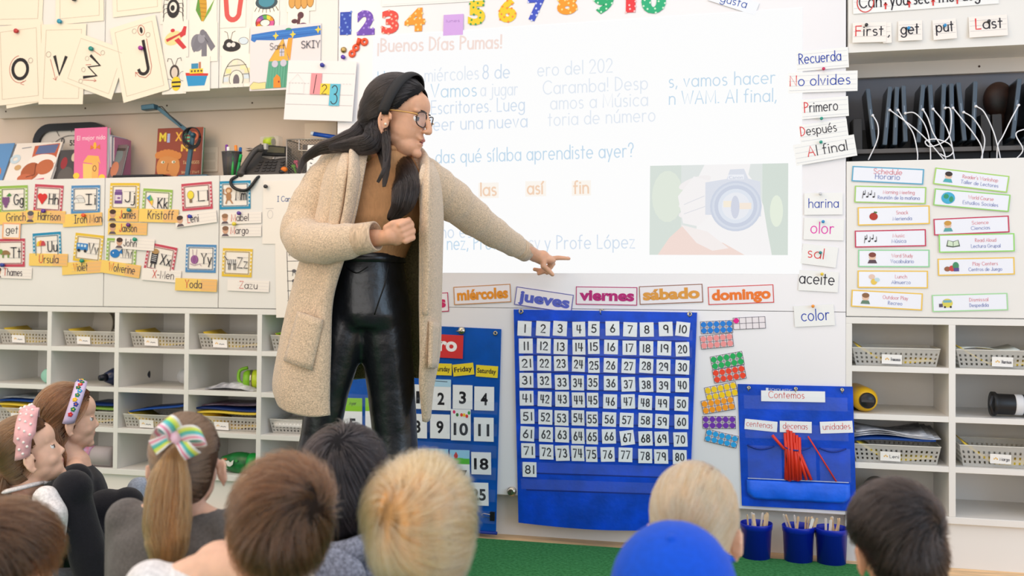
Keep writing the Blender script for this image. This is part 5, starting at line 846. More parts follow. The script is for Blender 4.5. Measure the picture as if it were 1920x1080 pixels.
for xa, xb, yt, yy, body, cap, lb in ((428, 425, 272, .055, (150, 44, 130), (120, 50, 150), 'purple marker'), (428, 428, 276, .032, (240, 190, 80), (240, 238, 232), 'yellow marker with a white cap'), (436, 437, 284, .028, (60, 170, 80), (50, 190, 90), 'green marker'), (446, 442, 273, .045, (222, 130, 70), (240, 140, 50), 'orange marker'), (447, 451, 277, .06, (40, 110, 170), (30, 100, 170), 'blue marker'), (444, 452, 290, .035, (40, 160, 90), (30, 170, 80), 'short bright green marker')):
    a, b = W(xa, 334, yy), W(xb, yt, yy); a.z = ZC+.003; t = thing('marker', lb+' in the mesh pen cup', 'marker', a, 'markers in the mesh cup'); e = a.lerp(b, .66); MB().tube([a, e], .0055, C(body, .35), 10).build('barrel', None, t, smooth=True); MB().tube([e, b, b+(b-e).normalized()*.002], [.0065, .006, .003], C(cap, .35), 10).build('cap', None, t, smooth=True)
PH = M('charcoal_plastic', (66, 62, 60), .45); PHD = M('phone_black', (36, 35, 36), .35); t = thing('desk_phone', 'charcoal desk phone with its cord looping over the cabinet door', 'phone', (W(490, 335, .06).x, .08, ZC))
def pq(x, y, yy): return W(x, y, yy)
fr = [pq(447, 336, .012), pq(540, 334, .012), pq(540, 275, .10), pq(486, 270, .10)]; bk = [p + Vector((0, .035, -.004)) for p in fr]; bk = [Vector((p.x, p.y, max(p.z, ZC))) for p in bk]
fr = [Vector((p.x, p.y, max(p.z, ZC+.002))) for p in fr]; mb = MB(); mb.loft([bk, fr], PH); mb.build('phone_body', None, t, bevel=.004)
F_ = lambda u, v, up=.0: (fr[0]*(1-u)+fr[1]*u)*(1-v)+(fr[3]*(1-u)+fr[2]*u)*v + Vector((0, -.8, .6))*up
mb = MB(); mb.prism([F_(.30, .62, .001), F_(.97, .62, .001), F_(.97, .95, .001), F_(.30, .95, .001)], Vector((0, -.8, .6))*.006, PHD); mb.build('screen_bezel', None, t); mb = MB(); mb.prism([F_(.42, .70, .0075), F_(.92, .70, .0075), F_(.92, .90, .0075), F_(.42, .90, .0075)], Vector((0, -.8, .6))*.001, M('lcd', (92, 88, 70), .3)); mb.build('screen', None, t); mb = MB(); mb.prism([F_(.32, .575, .001), F_(.97, .575, .001), F_(.97, .61, .001), F_(.75, .60, .001), F_(.68, .50, .001), F_(.58, .50, .001), F_(.52, .60, .001), F_(.32, .61, .001)], Vector((0, -.8, .6))*.002, M('silver_plastic', (150, 144, 138), .35, .5)); mb.build('silver_trim', None, t); mb = MB(); mb.lathe(F_(.63, .54, .003), [(.008, 0), (.008, .003), (.0004, .004)], M('silver_plastic'), 16, (0, -.8, .6)); mb.build('menu_button', None, t, smooth=True)
for j in range(4):
    for i in range(5): MB().obox(F_((.30, .44, .54, .64, .82)[i], .09+.10*j, .001), F_(.07, 0)-F_(0, 0), F_(0, .055)-F_(0, 0), Vector((0, -.8, .6))*.003, C((56, 54, 54), .4)).build('key', None, t, bevel=.0008)
mb = MB(); pts = crom([pq(492, 276, .045), pq(478, 283, .03), pq(462, 305, .012), pq(450, 327, .004)], 5); mb.tube(pts, [.014+.007*(abs(i/(len(pts)-1)-.5)*2)**3 for i in range(len(pts))], PH, 12, flat=.8); mb.ball(pq(489, 279, .036), (.015, .014, .014), PH); mb.ball(pq(452, 325, .002), (.017, .015, .016), PH); mb.build('handset', None, t, smooth=True)
MB().box(pq(494, 280, .034), pq(503, 270, .05)).build('handset_hook', C((190, 186, 180)), t)
mb = MB(); mb.tube(crom([pq(446, 330, .0), pq(434, 337, -.010), pq(434, 347, -.012), pq(444, 355, -.012), pq(460, 357, -.012), pq(470, 350, -.012), pq(482, 334, -.006), pq(488, 331, .006)], 6), .0062, BKP, 10); mb.build('cord', None, t, smooth=True)
GRP = M('clear_tray', (190, 180, 170), .35, alpha=.7); a = W(470, 285, .12); mb = MB(); mb.box((a.x, .10, ZC), (a.x+.15, .20, a.z)); tag(mb.build('letter_tray', GRP, bevel=.003), 'translucent letter tray behind the phone', 'tray'); 
for k in range(2): mb = MB(); mb.grid([[(a.x-.012+.02*i, .10+.09*j, a.z+.004+.005*k+.006*math.sin(i*.8+k)) for i in range(8)] for j in range(2)]); tag(mb.build('paper', M('grey_paper', (196, 182, 170), .6), thick=.003), ('lower', 'upper')[k]+' curled grey paper on the tray behind the phone', 'paper', 'papers on the tray behind the phone')
p = W(508, 252, .12); p.z = a.z+.038; t = thing('tape_dispenser', 'clear tape dispenser with a lime roll above the phone', 'tape dispenser', (p.x, p.y, a.z+.018)); MB().tube([p+Vector((-.022, 0, 0)), p+Vector((.012, -.004, 0))], .021, LIME, 22).build('tape_roll', None, t, smooth=True); MB().lathe(p+Vector((.012, -.004, 0)), [(.008, .001), (.014, .001), (.014, .003), (.008, .003)], C((90, 80, 70)), 18, (1, -.1, 0)).build('roll_core', None, t); MB().obox(p+Vector((-.04, -.02, -.022)), (.085, 0, 0), (0, .04, 0), (.0, 0, .045), M('clear_acrylic', (230, 226, 214), .15, alpha=.22)).build('housing', None, t, bevel=.006)
# mesh desk organiser
a, b = W(537, 330, .03), W(610, 330, .03); z1 = W(537, 262, .03).z; t = thing('mesh_organizer', "silver mesh desk organizer beside the teacher's shoulder", 'organizer', ((a.x+b.x)/2, .08, ZC)); SM = M('silver_mesh', (150, 146, 142), .4, .6, alpha=.55); mb = MB(); H = z1-ZC
def meshwall(p, q, r, s, n, m_):
    p, q, r, s = map(Vector, (p, q, r, s)); P = lambda u, v: (p*(1-u)+q*u)*(1-v)+(r*(1-u)+s*u)*v
    for i in range(-m_, n): 
        pts = [(i+k, k) for k in range(m_+1) if 0 <= i+k <= n]
        if len(pts) > 1: mb.tube([P(x/n, y/m_) for x, y in (pts[0], pts[-1])], .0009, SM, 4); mb.tube([P(1-x/n, y/m_) for x, y in (pts[0], pts[-1])], .0009, SM, 4)
meshwall((a.x, .03, ZC), (b.x, .03, ZC), (a.x, .03, z1), (b.x, .03, z1), 13, 13); meshwall((a.x, .03, ZC), (a.x, .16, ZC), (a.x, .03, z1), (a.x, .16, z1), 12, 13); mb.build('mesh_panel', None, t)
SV = M('silver_wire', (188, 180, 172), .35, .7); mb = MB(); mb.tube([(a.x, .16, z1), (a.x, .03, z1), (b.x, .03, z1), (b.x, .16, z1)], .003, SV, 6); mb.tube([(a.x, .16, ZC+.003), (a.x, .03, ZC+.003), (b.x, .03, ZC+.003), (b.x, .16, ZC+.003)], .003, SV, 6); mb.tube([(a.x, .03, ZC), (a.x, .03, z1)], .0025, SV, 6); mb.tube(crom([(a.x+.055, .028, z1), (a.x+.055, .026, z1-.035), (a.x+.065, .026, z1-.045), (b.x, .026, z1-.045)], 4), .0025, SV, 6); mb.build('wire_frame', None, t, smooth=True)
MB().box((a.x+.003, .165, ZC+.001), (b.x, .17, z1)).build('back_plate', M('grey_metal', (130, 124, 120), .5, .3), t)
for k, (x, z, col, lb) in enumerate(((.020, .035, (110, 180, 60), 'green clip in the mesh organizer'), (.030, .052, (226, 100, 130), 'pink clip in the mesh organizer'))): mb = MB(); mb.ball((a.x+x, .05, ZC+z), (.010, .006, .008), C(col)); mb.tube([(a.x+x, .05, ZC+z), (a.x+x+.012, .05, ZC+z-.03)], .004, C(col)); tag(mb.build('clip', None, smooth=True), lb, 'clip', 'clips in the mesh organizer')
c = Card((577, 272), (606, 272), 53, y=.022); c.sheet(WHITE); [c.line([(6, 10+i*7), (9 + (i % 3), 11+i*7)], 1.6, (90, 80, 84)) for i in range(6)]; c.oval(7, 8, 2, 2, (220, 90, 90)); c.done('note_card', 'white note card at the front of the mesh organizer', 'paper')
t = thing('dry_erase_marker', 'blue dry erase marker lying on top of the mesh organizer', 'marker', W(612, 258, .05)); MB().tube([W(588, 251, .05), W(640, 259, .05)], .0085, M('marker_blue', (16, 80, 180), .35), 12).build('barrel', None, t, smooth=True); MB().tube([W(584, 250, .05), W(589, 251, .05)], .0087, C((226, 232, 240)), 12).build('cap_end', None, t, smooth=True)
q = W(531, 324, .02); q.z = ZC+.014; t = thing('hole_punch', 'small orange and black gadget beside the phone', 'hole punch', (q.x, q.y, ZC)); MB().ball(q+Vector((.004, 0, .006)), (.014, .012, .011), C((226, 120, 40), .35)).build('orange_top', None, t, smooth=True); MB().ball(q+Vector((-.004, 0, -.003)), (.014, .013, .0105), BKP).build('black_base', None, t, smooth=True)
for nm, x0, y0, x1, y1, lb in (('outlet_plate', 380, 277, 409, 322, 'cream wall socket plate behind the pen cup'), ('outlet_plate', 572, 231, 632, 262, 'cream wall plate above the mesh organizer')):
    A, B = W(x0, y0, .209), W(x1, y1, .209); t = thing(nm, lb, 'wall plate', ((A.x+B.x)/2, .205, B.z)); MB().box((A.x, .203, B.z), (B.x, .2098, A.z)).build('plate', M('cream_plastic', (226, 208, 188), .4), t, bevel=.002)
    if x0 < 500: [MB().box((A.x+.008, .2015, B.z+.012+.04*i), (B.x-.008, .2035, B.z+.042+.04*i)).build('socket', M('cream_socket', (214, 196, 176), .4), t, bevel=.002) for i in range(2)]
# ================================================================ tablets charging in the right niche
RK = M('charging_rack_black', (40, 38, 38), .5, noise=.1, nscale=20); ZR = W(1700, 284, .03).z
def rack(xa, xb, label):
    x0, x1 = W(xa, 280, .03).x, W(xb, 280, .03).x; t = thing('charging_rack', label, 'charging rack', ((x0+x1)/2, .12, ZC), 'charging racks in the right niche')
    MB().box((x0, .07, ZC), (x1, .20, ZR-.004)).build('foot', M('rack_shadow_black', (18, 18, 20), .6), t)  # dark lower body; its black also paints in the shade under the rack
    MB().box((x0, .03, ZR-.004), (x1, .20, ZR+.003)).build('tray', RK, t, bevel=.002); MB().box((x0, .028, ZR-.004), (x1, .034, ZR+.011)).build('front_lip', M('rack_lip', (84, 80, 78), .4), t, bevel=.001); MB().box((x0, .185, ZR), (x1, .20, ZR+.10)).build('back_rest', RK, t)
    for x in (x0, x1-.03): mb = MB(); mb.prism([(x, .03, ZR), (x, .19, ZR), (x, .19, ZR+.13), (x, .045, ZR+.12)], (.03, 0, 0), RK); mb.build('cheek', None, t, bevel=.003)
    return t
rack(1600, 1859, 'long black charging rack holding the row of tablets'); rack(1862, 2010, 'second black charging rack at the right edge')
TB = M('tablet_case_grey', (70, 84, 98), .4); TBK = M('tablet_black', (18, 18, 20), .3); CAB = M('white_cable', (232, 232, 236), .4)
TBS = [(1640, 275, 1627, 166, 1636, 217), (1659, 272, 1669, 162, 1668, 207), (1678, 272, 1682, 162, 1683, 207), (1698, 266, 1694, 160, 1697, 213), (1722, 267, 1731, 158, 1730, 206), (1750, 266, 1744, 158, 1749, 205), (1766, 266, 1770, 156, 1772, 203), (1786, 265, 1784, 156, 1786, 203), (1809, 264, 1797, 154, 1806, 211), (1825, 263, 1829, 152, 1829, 200), (1899, 260, 1912, 147, 1909, 198), (1925, 260, 1934, 147, 1930, 200)]
CBS = [[(1646, 235), (1645, 262), (1628, 300)], [(1690, 222), (1720, 245), (1745, 270), (1772, 302)], [(1695, 225), (1712, 250), (1720, 285), (1720, 303)], [(1715, 212), (1733, 232), (1743, 265), (1745, 302)], [(1740, 222), (1750, 250), (1768, 280), (1774, 302)], [(1770, 230), (1782, 260), (1790, 301)], [(1782, 205), (1783, 238), (1775, 262), (1745, 275), (1735, 265), (1755, 261), (1780, 270), (1787, 285), (1775, 294), (1763, 288)], [(1805, 225), (1825, 250), (1840, 275), (1842, 300)], [(1825, 222), (1843, 250), (1846, 270), (1839, 300)], [(1845, 210), (1862, 245), (1872, 280), (1876, 299)], [(1895, 225), (1880, 256), (1871, 272), (1869, 299)], [(1935, 235), (1905, 250), (1918, 280), (1905, 298)]]
WORD = 'first second third fourth fifth sixth seventh eighth ninth tenth eleventh twelfth'.split()
for i, (xb, yb, xt, yt, xp, yp) in enumerate(TBS):
    A, B = W(xb, yb, .035), W(xt, yt, .035); A.z = max(A.z, ZR+.004); up = (B-A); s = Vector((1, 0, 0)); s = (s - up.normalized()*s.dot(up.normalized())).normalized()*.0075
    t = thing('tablet', 'grey cased tablet, %s from the left in the charging racks' % WORD[i], 'tablet', A, 'tablets in the charging racks'); mb = MB(); mb.obox(A-s, s*2, (0, .135, 0), up, TB); mb.build('case', None, t, bevel=.0035)
    mb = MB(); mb.obox(A-s*1.16+up*.04, s*.12, (0, .13, 0), up*.92, TBK); mb.build('screen', None, t); mb = MB(); mb.obox(A-s*.25+up*.3+Vector((0, -.0012, 0)), s*.5, (0, .001, 0), up*.34, C((120, 134, 150), .3)); mb.build('edge_slot', None, t)
    P = W(xp, yp, .03); k = thing('charging_cable', 'white charging cable of the %s tablet from the left' % WORD[i], 'cable', P, 'white charging cables'); pts = crom([P+Vector((0, -.008, 0))] + [W(x, y, .012 if j < len(CBS[i])-1 else .026) for j, (x, y) in enumerate(CBS[i])], 6); MB().tube(pts, .0021, CAB, 7).build('cord', None, k, smooth=True); MB().tube([P+Vector((0, .004, 0)), P+Vector((0, -.010, 0))], .0042, CAB, 10).build('plug', None, k, smooth=True)
q = W(1872, 187, .17); tag(MB().ball(q, (.05, .035, .062), M('brown_black_leather', (70, 44, 34), .5, noise=.5, nscale=12, rgb2=(14, 12, 12)), 20, 14).tube([q+Vector((0, 0, -.03)), q+Vector((0, .0, -.13))], .02, M('brown_black_leather'), 12).build('leather_pouch', None, smooth=True), 'dark brown leather pouch between the two charging racks', 'pouch')
# ================================================================ people: body builder
SKIN = M('skin_light', (232, 186, 160), .5, noise=.05, nscale=30, spec=.35, sss=.12); SKINT = M('skin_olive', (214, 162, 130), .45, noise=.05, nscale=30, spec=.4, sss=.12); LIP = M('lips', (182, 112, 100), .4); LIPC = M('child_lips', (214, 140, 130), .45)
def bal(mb, c, r, fr): mb.ball(c, r, None, 22, 14, fr)
def limb(mb, pts, rs, n=14):
    pts = [Vector(p) for p in pts]; mb.tube(pts, list(rs), None, n)
    for p, r in zip(pts, rs): mb.ball(p, r, None, 14, 9)
def remesh(mb, name, mat, parent, voxel=.005, smooth=4, paint=(), sub=0):
    me = bpy.data.meshes.new('tmp'); me.from_pydata([tuple(p) for p in mb.v], [], mb.f); o = bpy.data.objects.new('tmp', me); COL.objects.link(o)
    md = o.modifiers.new('r', 'REMESH'); md.mode = 'VOXEL'; md.voxel_size = voxel; md.use_smooth_shade = True
    ms = o.modifiers.new('s', 'SMOOTH'); ms.factor = .5; ms.iterations = smooth
    bpy.context.view_layer.update(); dg = bpy.context.evaluated_depsgraph_get(); m2 = bpy.data.meshes.new_from_object(o.evaluated_get(dg)); bpy.data.objects.remove(o); bpy.data.meshes.remove(me)
    m2.name = name; org = np.array(parent['_o']) if parent is not None else np.zeros(3); nv = len(m2.vertices); co = np.empty(nv*3); m2.vertices.foreach_get('co', co); co = co.reshape(-1, 3); co[:, 2] = np.maximum(co[:, 2], .0128); m2.materials.clear(); m2.materials.append(mat)
    if paint:
        nf = len(m2.polygons); fc = np.empty(nf*3); m2.polygons.foreach_get('center', fc); fc = fc.reshape(-1, 3); mi = np.zeros(nf, int)
        for k, (c, r, fr, pm) in enumerate(paint):
            m2.materials.append(pm); d = (fc - np.array(c)) @ np.array(fr); mi[((d/np.array(r))**2).sum(1) < 1] = k + 1
        m2.polygons.foreach_set('material_index', mi.tolist())
    m2.vertices.foreach_set('co', (co - org).ravel()); m2.polygons.foreach_set('use_smooth', [True]*len(m2.polygons)); m2.update()
    ob = bpy.data.objects.new(name, m2); COL.objects.link(ob); ob['_o'] = tuple(org); ob.parent = parent; return ob
class Head:
    """Head frame: F forward, L to the person's left, U up; k scales a template whose crown to chin is .246."""
    def __init__(s, c, k, yaw, pitch=0, roll=0, adult=False):
        s.c = Vector(c); s.k = k; s.adult = adult; s.ed = .026 if adult else .014; s.es = 1 if adult else .95; y, p, r = map(math.radians, (yaw, pitch, roll))
        F = Vector((math.sin(y), math.cos(y), 0)); U = Vector((0, 0, 1)); L = U.cross(F)
        F, U = F*math.cos(p)+U*math.sin(p), U*math.cos(p)-F*math.sin(p); L, U = L*math.cos(r)-U*math.sin(r), U*math.cos(r)+L*math.sin(r)
        s.F, s.L, s.U = F, L, U; s.fr = Matrix((F, L, U)).transposed()
    def T(s, f, l, u): return s.c + (s.F*(f*1.13 if s.adult and f > 0 else f) + s.L*l + s.U*u) * s.k
    def R(s, a, b, c): return (a*s.k, b*s.k, c*s.k)
    def prims(s, mb):
        B = lambda f, l, u, a, b, c: bal(mb, s.T(f, l, u), s.R(a, b, c), s.fr)
        B(-.012, 0, .045, .095, .077, .085); B(.026, 0, -.015, .062, .060, .084); B(.045, 0, .045, .045, .058, .05)
        if s.adult: B(.036, 0, -.076, .050, .044, .036); B(.074, 0, -.098, .016, .018, .015); B(.018, 0, -.062, .05, .052, .034)
        else: B(.034, 0, -.070, .046, .044, .036); B(.066, 0, -.092, .016, .017, .014); B(.02, 0, -.055, .05, .056, .04)
        ex = 0 if s.adult else -.004
        for q in (1, -1): s.ear(mb, q)
        if s.adult:
            for q in (1, -1): B(.066, q*.028, .026, .012, .024, .009); B(.042, q*.030, -.030, .028, .022, .028); B(.090, q*.009, -.030, .010, .008, .006)
            limb(mb, [s.T(.080, 0, .022), s.T(.089, 0, .002), s.T(.096, 0, -.014), s.T(.0985, 0, -.026)], [.0095*s.k, .0100*s.k, .0104*s.k, .0108*s.k], 12)
            B(.082, 0, -.054, .010, .021, .0062); B(.078, 0, -.0695, .010, .018, .0068); B(.074, 0, -.048, .014, .022, .012); B(.070, 0, -.080, .014, .02, .010)
        else:
            for q in (1, -1): B(.060, q*.028, .028, .014, .024, .010); B(.046, q*.032, -.034, .030, .024, .026); B(.086, q*.008, -.030, .008, .007, .006)
            limb(mb, [s.T(.077, 0, .014), s.T(.084, 0, -.006), s.T(.092, 0, -.024)], [.0070*s.k, .0074*s.k, .0094*s.k], 10)
            B(.078, 0, -.051, .009, .018, .006); B(.075, 0, -.060, .009, .015, .006); B(.070, 0, -.046, .012, .02, .011); B(.064, 0, -.074, .012, .018, .010)
    def ear(s, mb, q):
        pts = [(.008, -.028), (-.004, -.036), (-.012, -.018), (-.018, .004), (-.014, .024), (.002, .031), (.013, .022), (.014, .010)]
        limb(mb, [s.T(f, q*(.078 + (.013 if i in (2, 3, 4) else .006)*(1 if s.adult else 1.5)), u - s.ed) for i, (f, u) in enumerate([(a_*s.es, b_*s.es) for a_, b_ in pts])], [.0052*s.k*s.es]*8, 8); bal(mb, s.T(-.002, q*(.077 if s.adult else .083), -s.ed), s.R(.013, .008 if s.adult else .012, .026), s.fr)
    def neck(s, mb, base, r=.047): limb(mb, [s.T(-.022, 0, -.03), s.T(-.030, 0, -.08), Vector(base)], [r*s.k*1.0, r*s.k*.98, r*s.k*1.15], 18)
    def paint(s, lip): return [(s.T(.097, 0, -.062), s.R(.016, .021, .0150), s.fr, lip)] if s.adult else [(s.T(.090, 0, -.0555), s.R(.012, .016, .009), s.fr, lip)]
    def eyes(s, root, iris=(70, 48, 36), brow=(50, 36, 30)):
        ex = 0 if s.adult else -.006
        for q in (1, -1):
            c = s.T(.0632 if s.adult else .0665, q*.031, .003); mb = MB(); mb.ball(c, .0114*s.k, M('eye_white', (236, 232, 230), .2), 16, 10); d = (s.F + s.L*q*.12 - s.U*.05).normalized(); e = c + d*.0098*s.k
            mb.lathe(e, [(.0060*s.k, 0), (.0058*s.k, .0014*s.k), (.0004, .0022*s.k)], C(iris, .1), 14, d); mb.lathe(e, [(.0026*s.k, .0016*s.k), (.0022*s.k, .0024*s.k), (.0004, .0026*s.k)], C((14, 12, 12), .1), 12, d); mb.build('eye', None, root, smooth=True)
            mb = MB(); lid = []
            for i in range(9):
                a = -1.15 + 2.3*i/8; lid.append([c + (s.F*math.cos(a)*math.cos(t) + s.L*math.sin(a)*math.cos(t) + s.U*math.sin(t))*.0128*s.k for t in (.34+.10*abs(a), .6, .95, 1.3)])
            mb.grid(lid); mb.build('eyelid', SKINT if s.adult else SKIN, root, smooth=True, thick=.001)
            mb = MB(); mb.tube([c + (s.F*math.cos(a)*math.cos(t) + s.L*math.sin(a)*math.cos(t) + s.U*math.sin(t))*.0134*s.k for a, t in [(-1.2+2.4*i/8, .36+.04*abs(i-4)/4) for i in range(9)]], .0010*s.k, C((26, 20, 20) if s.adult else (80, 56, 46))); mb.build('eyelash', None, root, smooth=True)
            mb = MB(); mb.tube([s.T(.088+ex-.004*i-.0018*i*i, q*(.014+.009*i), .027+(0 if s.adult else .006)+.004*math.sin(i*.8)) for i in range(5)], [.0022*s.k, .0034*s.k, .0034*s.k, .0028*s.k, .0012*s.k], C(brow), 8, flat=.6); mb.build('eyebrow', None, root, smooth=True)
# ---------------------------------------------------------------- hair
def hairmat(name, c1, c2, rough=.27):
    if name in MATS: return MATS[name]
    c1, c2 = [tuple(v*.94 for v in c) for c in (c1, c2)]; mt = bpy.data.materials.new(name); mt.use_nodes = True; MATS[name] = mt; nt = mt.node_tree; nt.nodes.remove(nt.nodes['Principled BSDF'])
    h = nt.nodes.new('ShaderNodeBsdfHairPrincipled'); h.parametrization = 'COLOR'; h.inputs['Roughness'].default_value = rough; h.inputs['Radial Roughness'].default_value = .4
    i = nt.nodes.new('ShaderNodeHairInfo'); r = nt.nodes.new('ShaderNodeValToRGB'); r.color_ramp.elements[0].color = L3(c1); r.color_ramp.elements[1].color = L3(c2)
    nt.links.new(i.outputs['Random'], r.inputs[0]); nt.links.new(r.outputs[0], h.inputs['Color']); nt.links.new(h.outputs[0], nt.nodes['Material Output'].inputs[0]); return mt
def strands(P, name, mat, parent, rad=.00055):                            # P: (n, k, 3) world points
    n, k, _ = P.shape; hc = bpy.data.hair_curves.new(name); hc.add_curves([k]*n); org = np.array(parent['_o'])
    hc.position_data.foreach_set('vector', (P - org).astype(np.float32).ravel()); a = hc.attributes.new('radius', 'FLOAT', 'POINT') if 'radius' not in hc.attributes else hc.attributes['radius']
    a.data.foreach_set('value', np.tile(np.linspace(rad, rad*.35, k), n).astype(np.float32)); hc.materials.append(mat); o = bpy.data.objects.new(name, hc); COL.objects.link(o); o.parent = parent; o['_o'] = tuple(parent['_o']); o.location = (0, 0, 0)
    return o
def nz(v): return v / np.maximum(np.linalg.norm(v, axis=-1, keepdims=True), 1e-9)
class Hair:
    """Star-shaped hair volume round the head; a cap mesh plus strands that flow over it away from the crown whorl."""
    def __init__(s, hd, ells, face):
        s.h = hd; s.e = ells; s.face = face; s.c0 = np.array((-.015, 0, .03)); s.A = np.array(hd.fr); s.cw = np.array(hd.c)
    def rad(s, d):
        out = []
        for c, r in s.e:
            o = (s.c0 - np.array(c))/np.array(r); q = d/np.array(r); a = (q*q).sum(-1); b = (q*o).sum(-1); cc = (o*o).sum() - 1; out.append((-b + np.sqrt(np.maximum(b*b - a*cc, 0)))/a)
        out = np.stack(out); p = 14; return (out**p).mean(0)**(1/p) * (len(s.e))**(1/p) * .985
    def world(s, p): return s.cw + (p*s.h.k) @ s.A.T
    def cap(s, mat, parent, name='hair', shrink=.955, res=1):
        n, m_ = 56*res, 40*res; th = np.linspace(0, 2*PI, n, endpoint=False); ph = np.linspace(.01, PI-.01, m_); D = np.array([[(math.sin(p)*math.cos(t), math.sin(p)*math.sin(t), math.cos(p)) for t in th] for p in ph]); R = s.rad(D)*shrink; L = s.c0 + D*R[..., None]; Wd = s.world(L); keep = s.face(L); mb = MB()
        mb.v = [tuple(p) for p in Wd.reshape(-1, 3)]
        for i in range(m_-1):
            for j in range(n):
                q = (i*n+j, (i+1)*n+j, (i+1)*n+(j+1) % n, i*n+(j+1) % n); kk = keep.reshape(-1)
                if sum(kk[x] for x in q) >= 3: mb.f.append(q); mb.m.append(0)
        return mb.build(name, mat, parent, smooth=True, thick=.006)
    def flow(s, n, whorl, length, twist=.5, grav=.6, lift=.012, seed=1, steps=10, messy=.35, bias=(0, 0, 0), wisp=.25):
        r = np.random.default_rng(seed); D = nz(r.normal(size=(n*2, 3))); L = s.c0 + D*s.rad(D)[:, None]*.96; L = L[s.face(L)][:n]; w = nz(np.array(whorl, float)); n = len(L); out = [L]; p = L.copy(); ln = length*(.7+.5*r.random(n)); lf = lift*(r.random(n)**2); ph = p*28
        cl = np.stack([np.sin(ph[:, 1]*1.3+ph[:, 2]), np.sin(ph[:, 2]*1.1+ph[:, 0]*1.2+2), np.sin(ph[:, 0]+ph[:, 1]*1.4+4)], 1)*messy + r.normal(size=(n, 3))*messy*wisp
        for k in range(steps):
            d = nz(p - s.c0); W_ = w*s.rad(w[None])[0] + s.c0; v = p - W_; v = nz(v - d*(v*d).sum(1)[:, None]); sp = np.cross(d, v)*twist; g = np.array((0, 0, -1.))*grav
            t = v + sp + g + cl + np.array(bias); t = nz(t - d*(t*d).sum(1)[:, None]); p = p + t*(ln/steps)[:, None]; d = nz(p - s.c0); rr = s.rad(d); p = s.c0 + d*(rr*(.965+.05*min(1, (k+1)/4)) + lf*(k+1)/steps)[:, None]; out.append(p.copy())
        return s.world(np.stack(out, 1))
def lock(path, rads, n, seed=0, flat=1.0, steps=22, wave=.003, spread=1.0, ends=.06):   # a tress: strands inside a tapering tube
    P = np.array([tuple(p) for p in path], float); k = len(P); u = np.linspace(0, k-1, steps); C_ = np.array([crom(P, 8)[min(int(round(x*8)), (k-1)*8)] for x in u]); Rr = np.interp(u, range(k), rads); T_ = nz(np.gradient(C_, axis=0)); a = nz(np.cross(T_, np.array((0, .95, .31)))); b = np.cross(a, T_)
    r = np.random.default_rng(seed); ang = r.random(n)*2*PI; q = np.sqrt(r.random(n)); sh = 1 + (r.random(n)-.5)*ends
    out = np.empty((n, steps, 3)); ph = r.random(n)*6
    for i in range(steps):
        wob = wave*np.sin(ph + i*.7)[:, None]*a[i] * (i/steps); j = np.clip(i*np.minimum(sh, 1), 0, steps-1); ci = np.stack([np.interp(j, range(steps), C_[:, z]) for z in range(3)], 1); out[:, i] = ci + (np.cos(ang)*q)[:, None]*a[i]*Rr[i]*spread + (np.sin(ang)*q)[:, None]*b[i]*Rr[i]*flat + wob
    return out
def lockmesh(path, rads, name, mat, parent, flat=1.0, k=.86, cut=.88):
    pts = crom([tuple(p) for p in path], 6); rr = np.interp(np.linspace(0, len(path)-1, len(pts)), range(len(path)), rads); mb = MB(); P = [Vector(p) for p in pts]; rings = []
    for i, p in enumerate(P):
        t = (P[min(i+1, len(P)-1)] - P[max(i-1, 0)]).normalized(); a = t.cross(Vector((0, .95, .31))).normalized(); b = a.cross(t); rings.append([p + (a*math.cos(q) + b*math.sin(q)*flat)*max(rr[i]*k, .001) for q in [j*PI/7 for j in range(14)]])
    rings = rings[:int(len(rings)*cut)]; e = rings[-1]; cc = sum(e, Vector())/14; rings.append([cc + (p-cc)*.05 + (cc - sum(rings[-2], Vector())/14)*1.2 for p in e]); mb.loft(rings); return mb.build(name, mat, parent, smooth=True)
def boyface(lo=-.085, fr=.082, side=.012): return lambda L: np.where(L[..., 2] > .075, L[..., 0] < fr, np.where(L[..., 2] > .04, L[..., 0] < side + (fr-side)*(L[..., 2]-.04)/.035*.6 + .012, np.where(L[..., 2] > -.02, L[..., 0] < side-.018, np.where(L[..., 2] > lo, L[..., 0] < -.035, False))))
BOY = [((-.012, 0, .045), (.112, .096, .106)), ((-.045, 0, -.01), (.072, .080, .082))]
# ---------------------------------------------------------------- a seated child
def hand(mb, w, d, n, k=1.0, curl=.9, spread=.25, sg=1, fist=False):                        # wrist, direction, palm normal: palm, four fingers, thumb
    w = Vector(w); d = Vector(d).normalized(); n = Vector(n); n = (n - d*n.dot(d)).normalized(); s = d.cross(n)*sg
    limb(mb, [w, w + d*.035*k], [.021*k, .026*k]); mb.ball(w + d*.045*k, (.034*k, .032*k, .015*k), None, 14, 9, Matrix((d, s, n)).transposed())
    for i, ln in enumerate((.030, .034, .032, .025)):
        o = w + d*.072*k + s*(.024-.016*i)*k; v = d; pts = [o]; a = 0
        for j in range(3): a += curl*(.5 + .3*fist if j == 0 else .8); v = d*math.cos(a) - n*math.sin(a) + s*spread*(.5-.33*i)*.3; pts.append(pts[-1] + v*ln*k*(1, .72, .58)[j])
        limb(mb, pts, [.0092*k, .0086*k, .0078*k, .0066*k], 10)
    if fist: o = w + d*.03*k + s*.024*k; limb(mb, [o, o + (d*.7 + s*.25 - n*.1)*.030*k, o + (d*1.0 + s*.1 - n*.4)*.046*k, o + (d*1.05 - s*.2 - n*.8)*.052*k], [.0130*k, .0115*k, .010*k, .008*k], 10); return
    o = w + d*.022*k + s*.026*k; limb(mb, [o, o + (d*.6 + s*.75)*.028*k, o + (d*1.0 + s*.8)*.046*k, o + (d*1.4 + s*.55)*.058*k], [.0125*k, .011*k, .0095*k, .0075*k], 10)
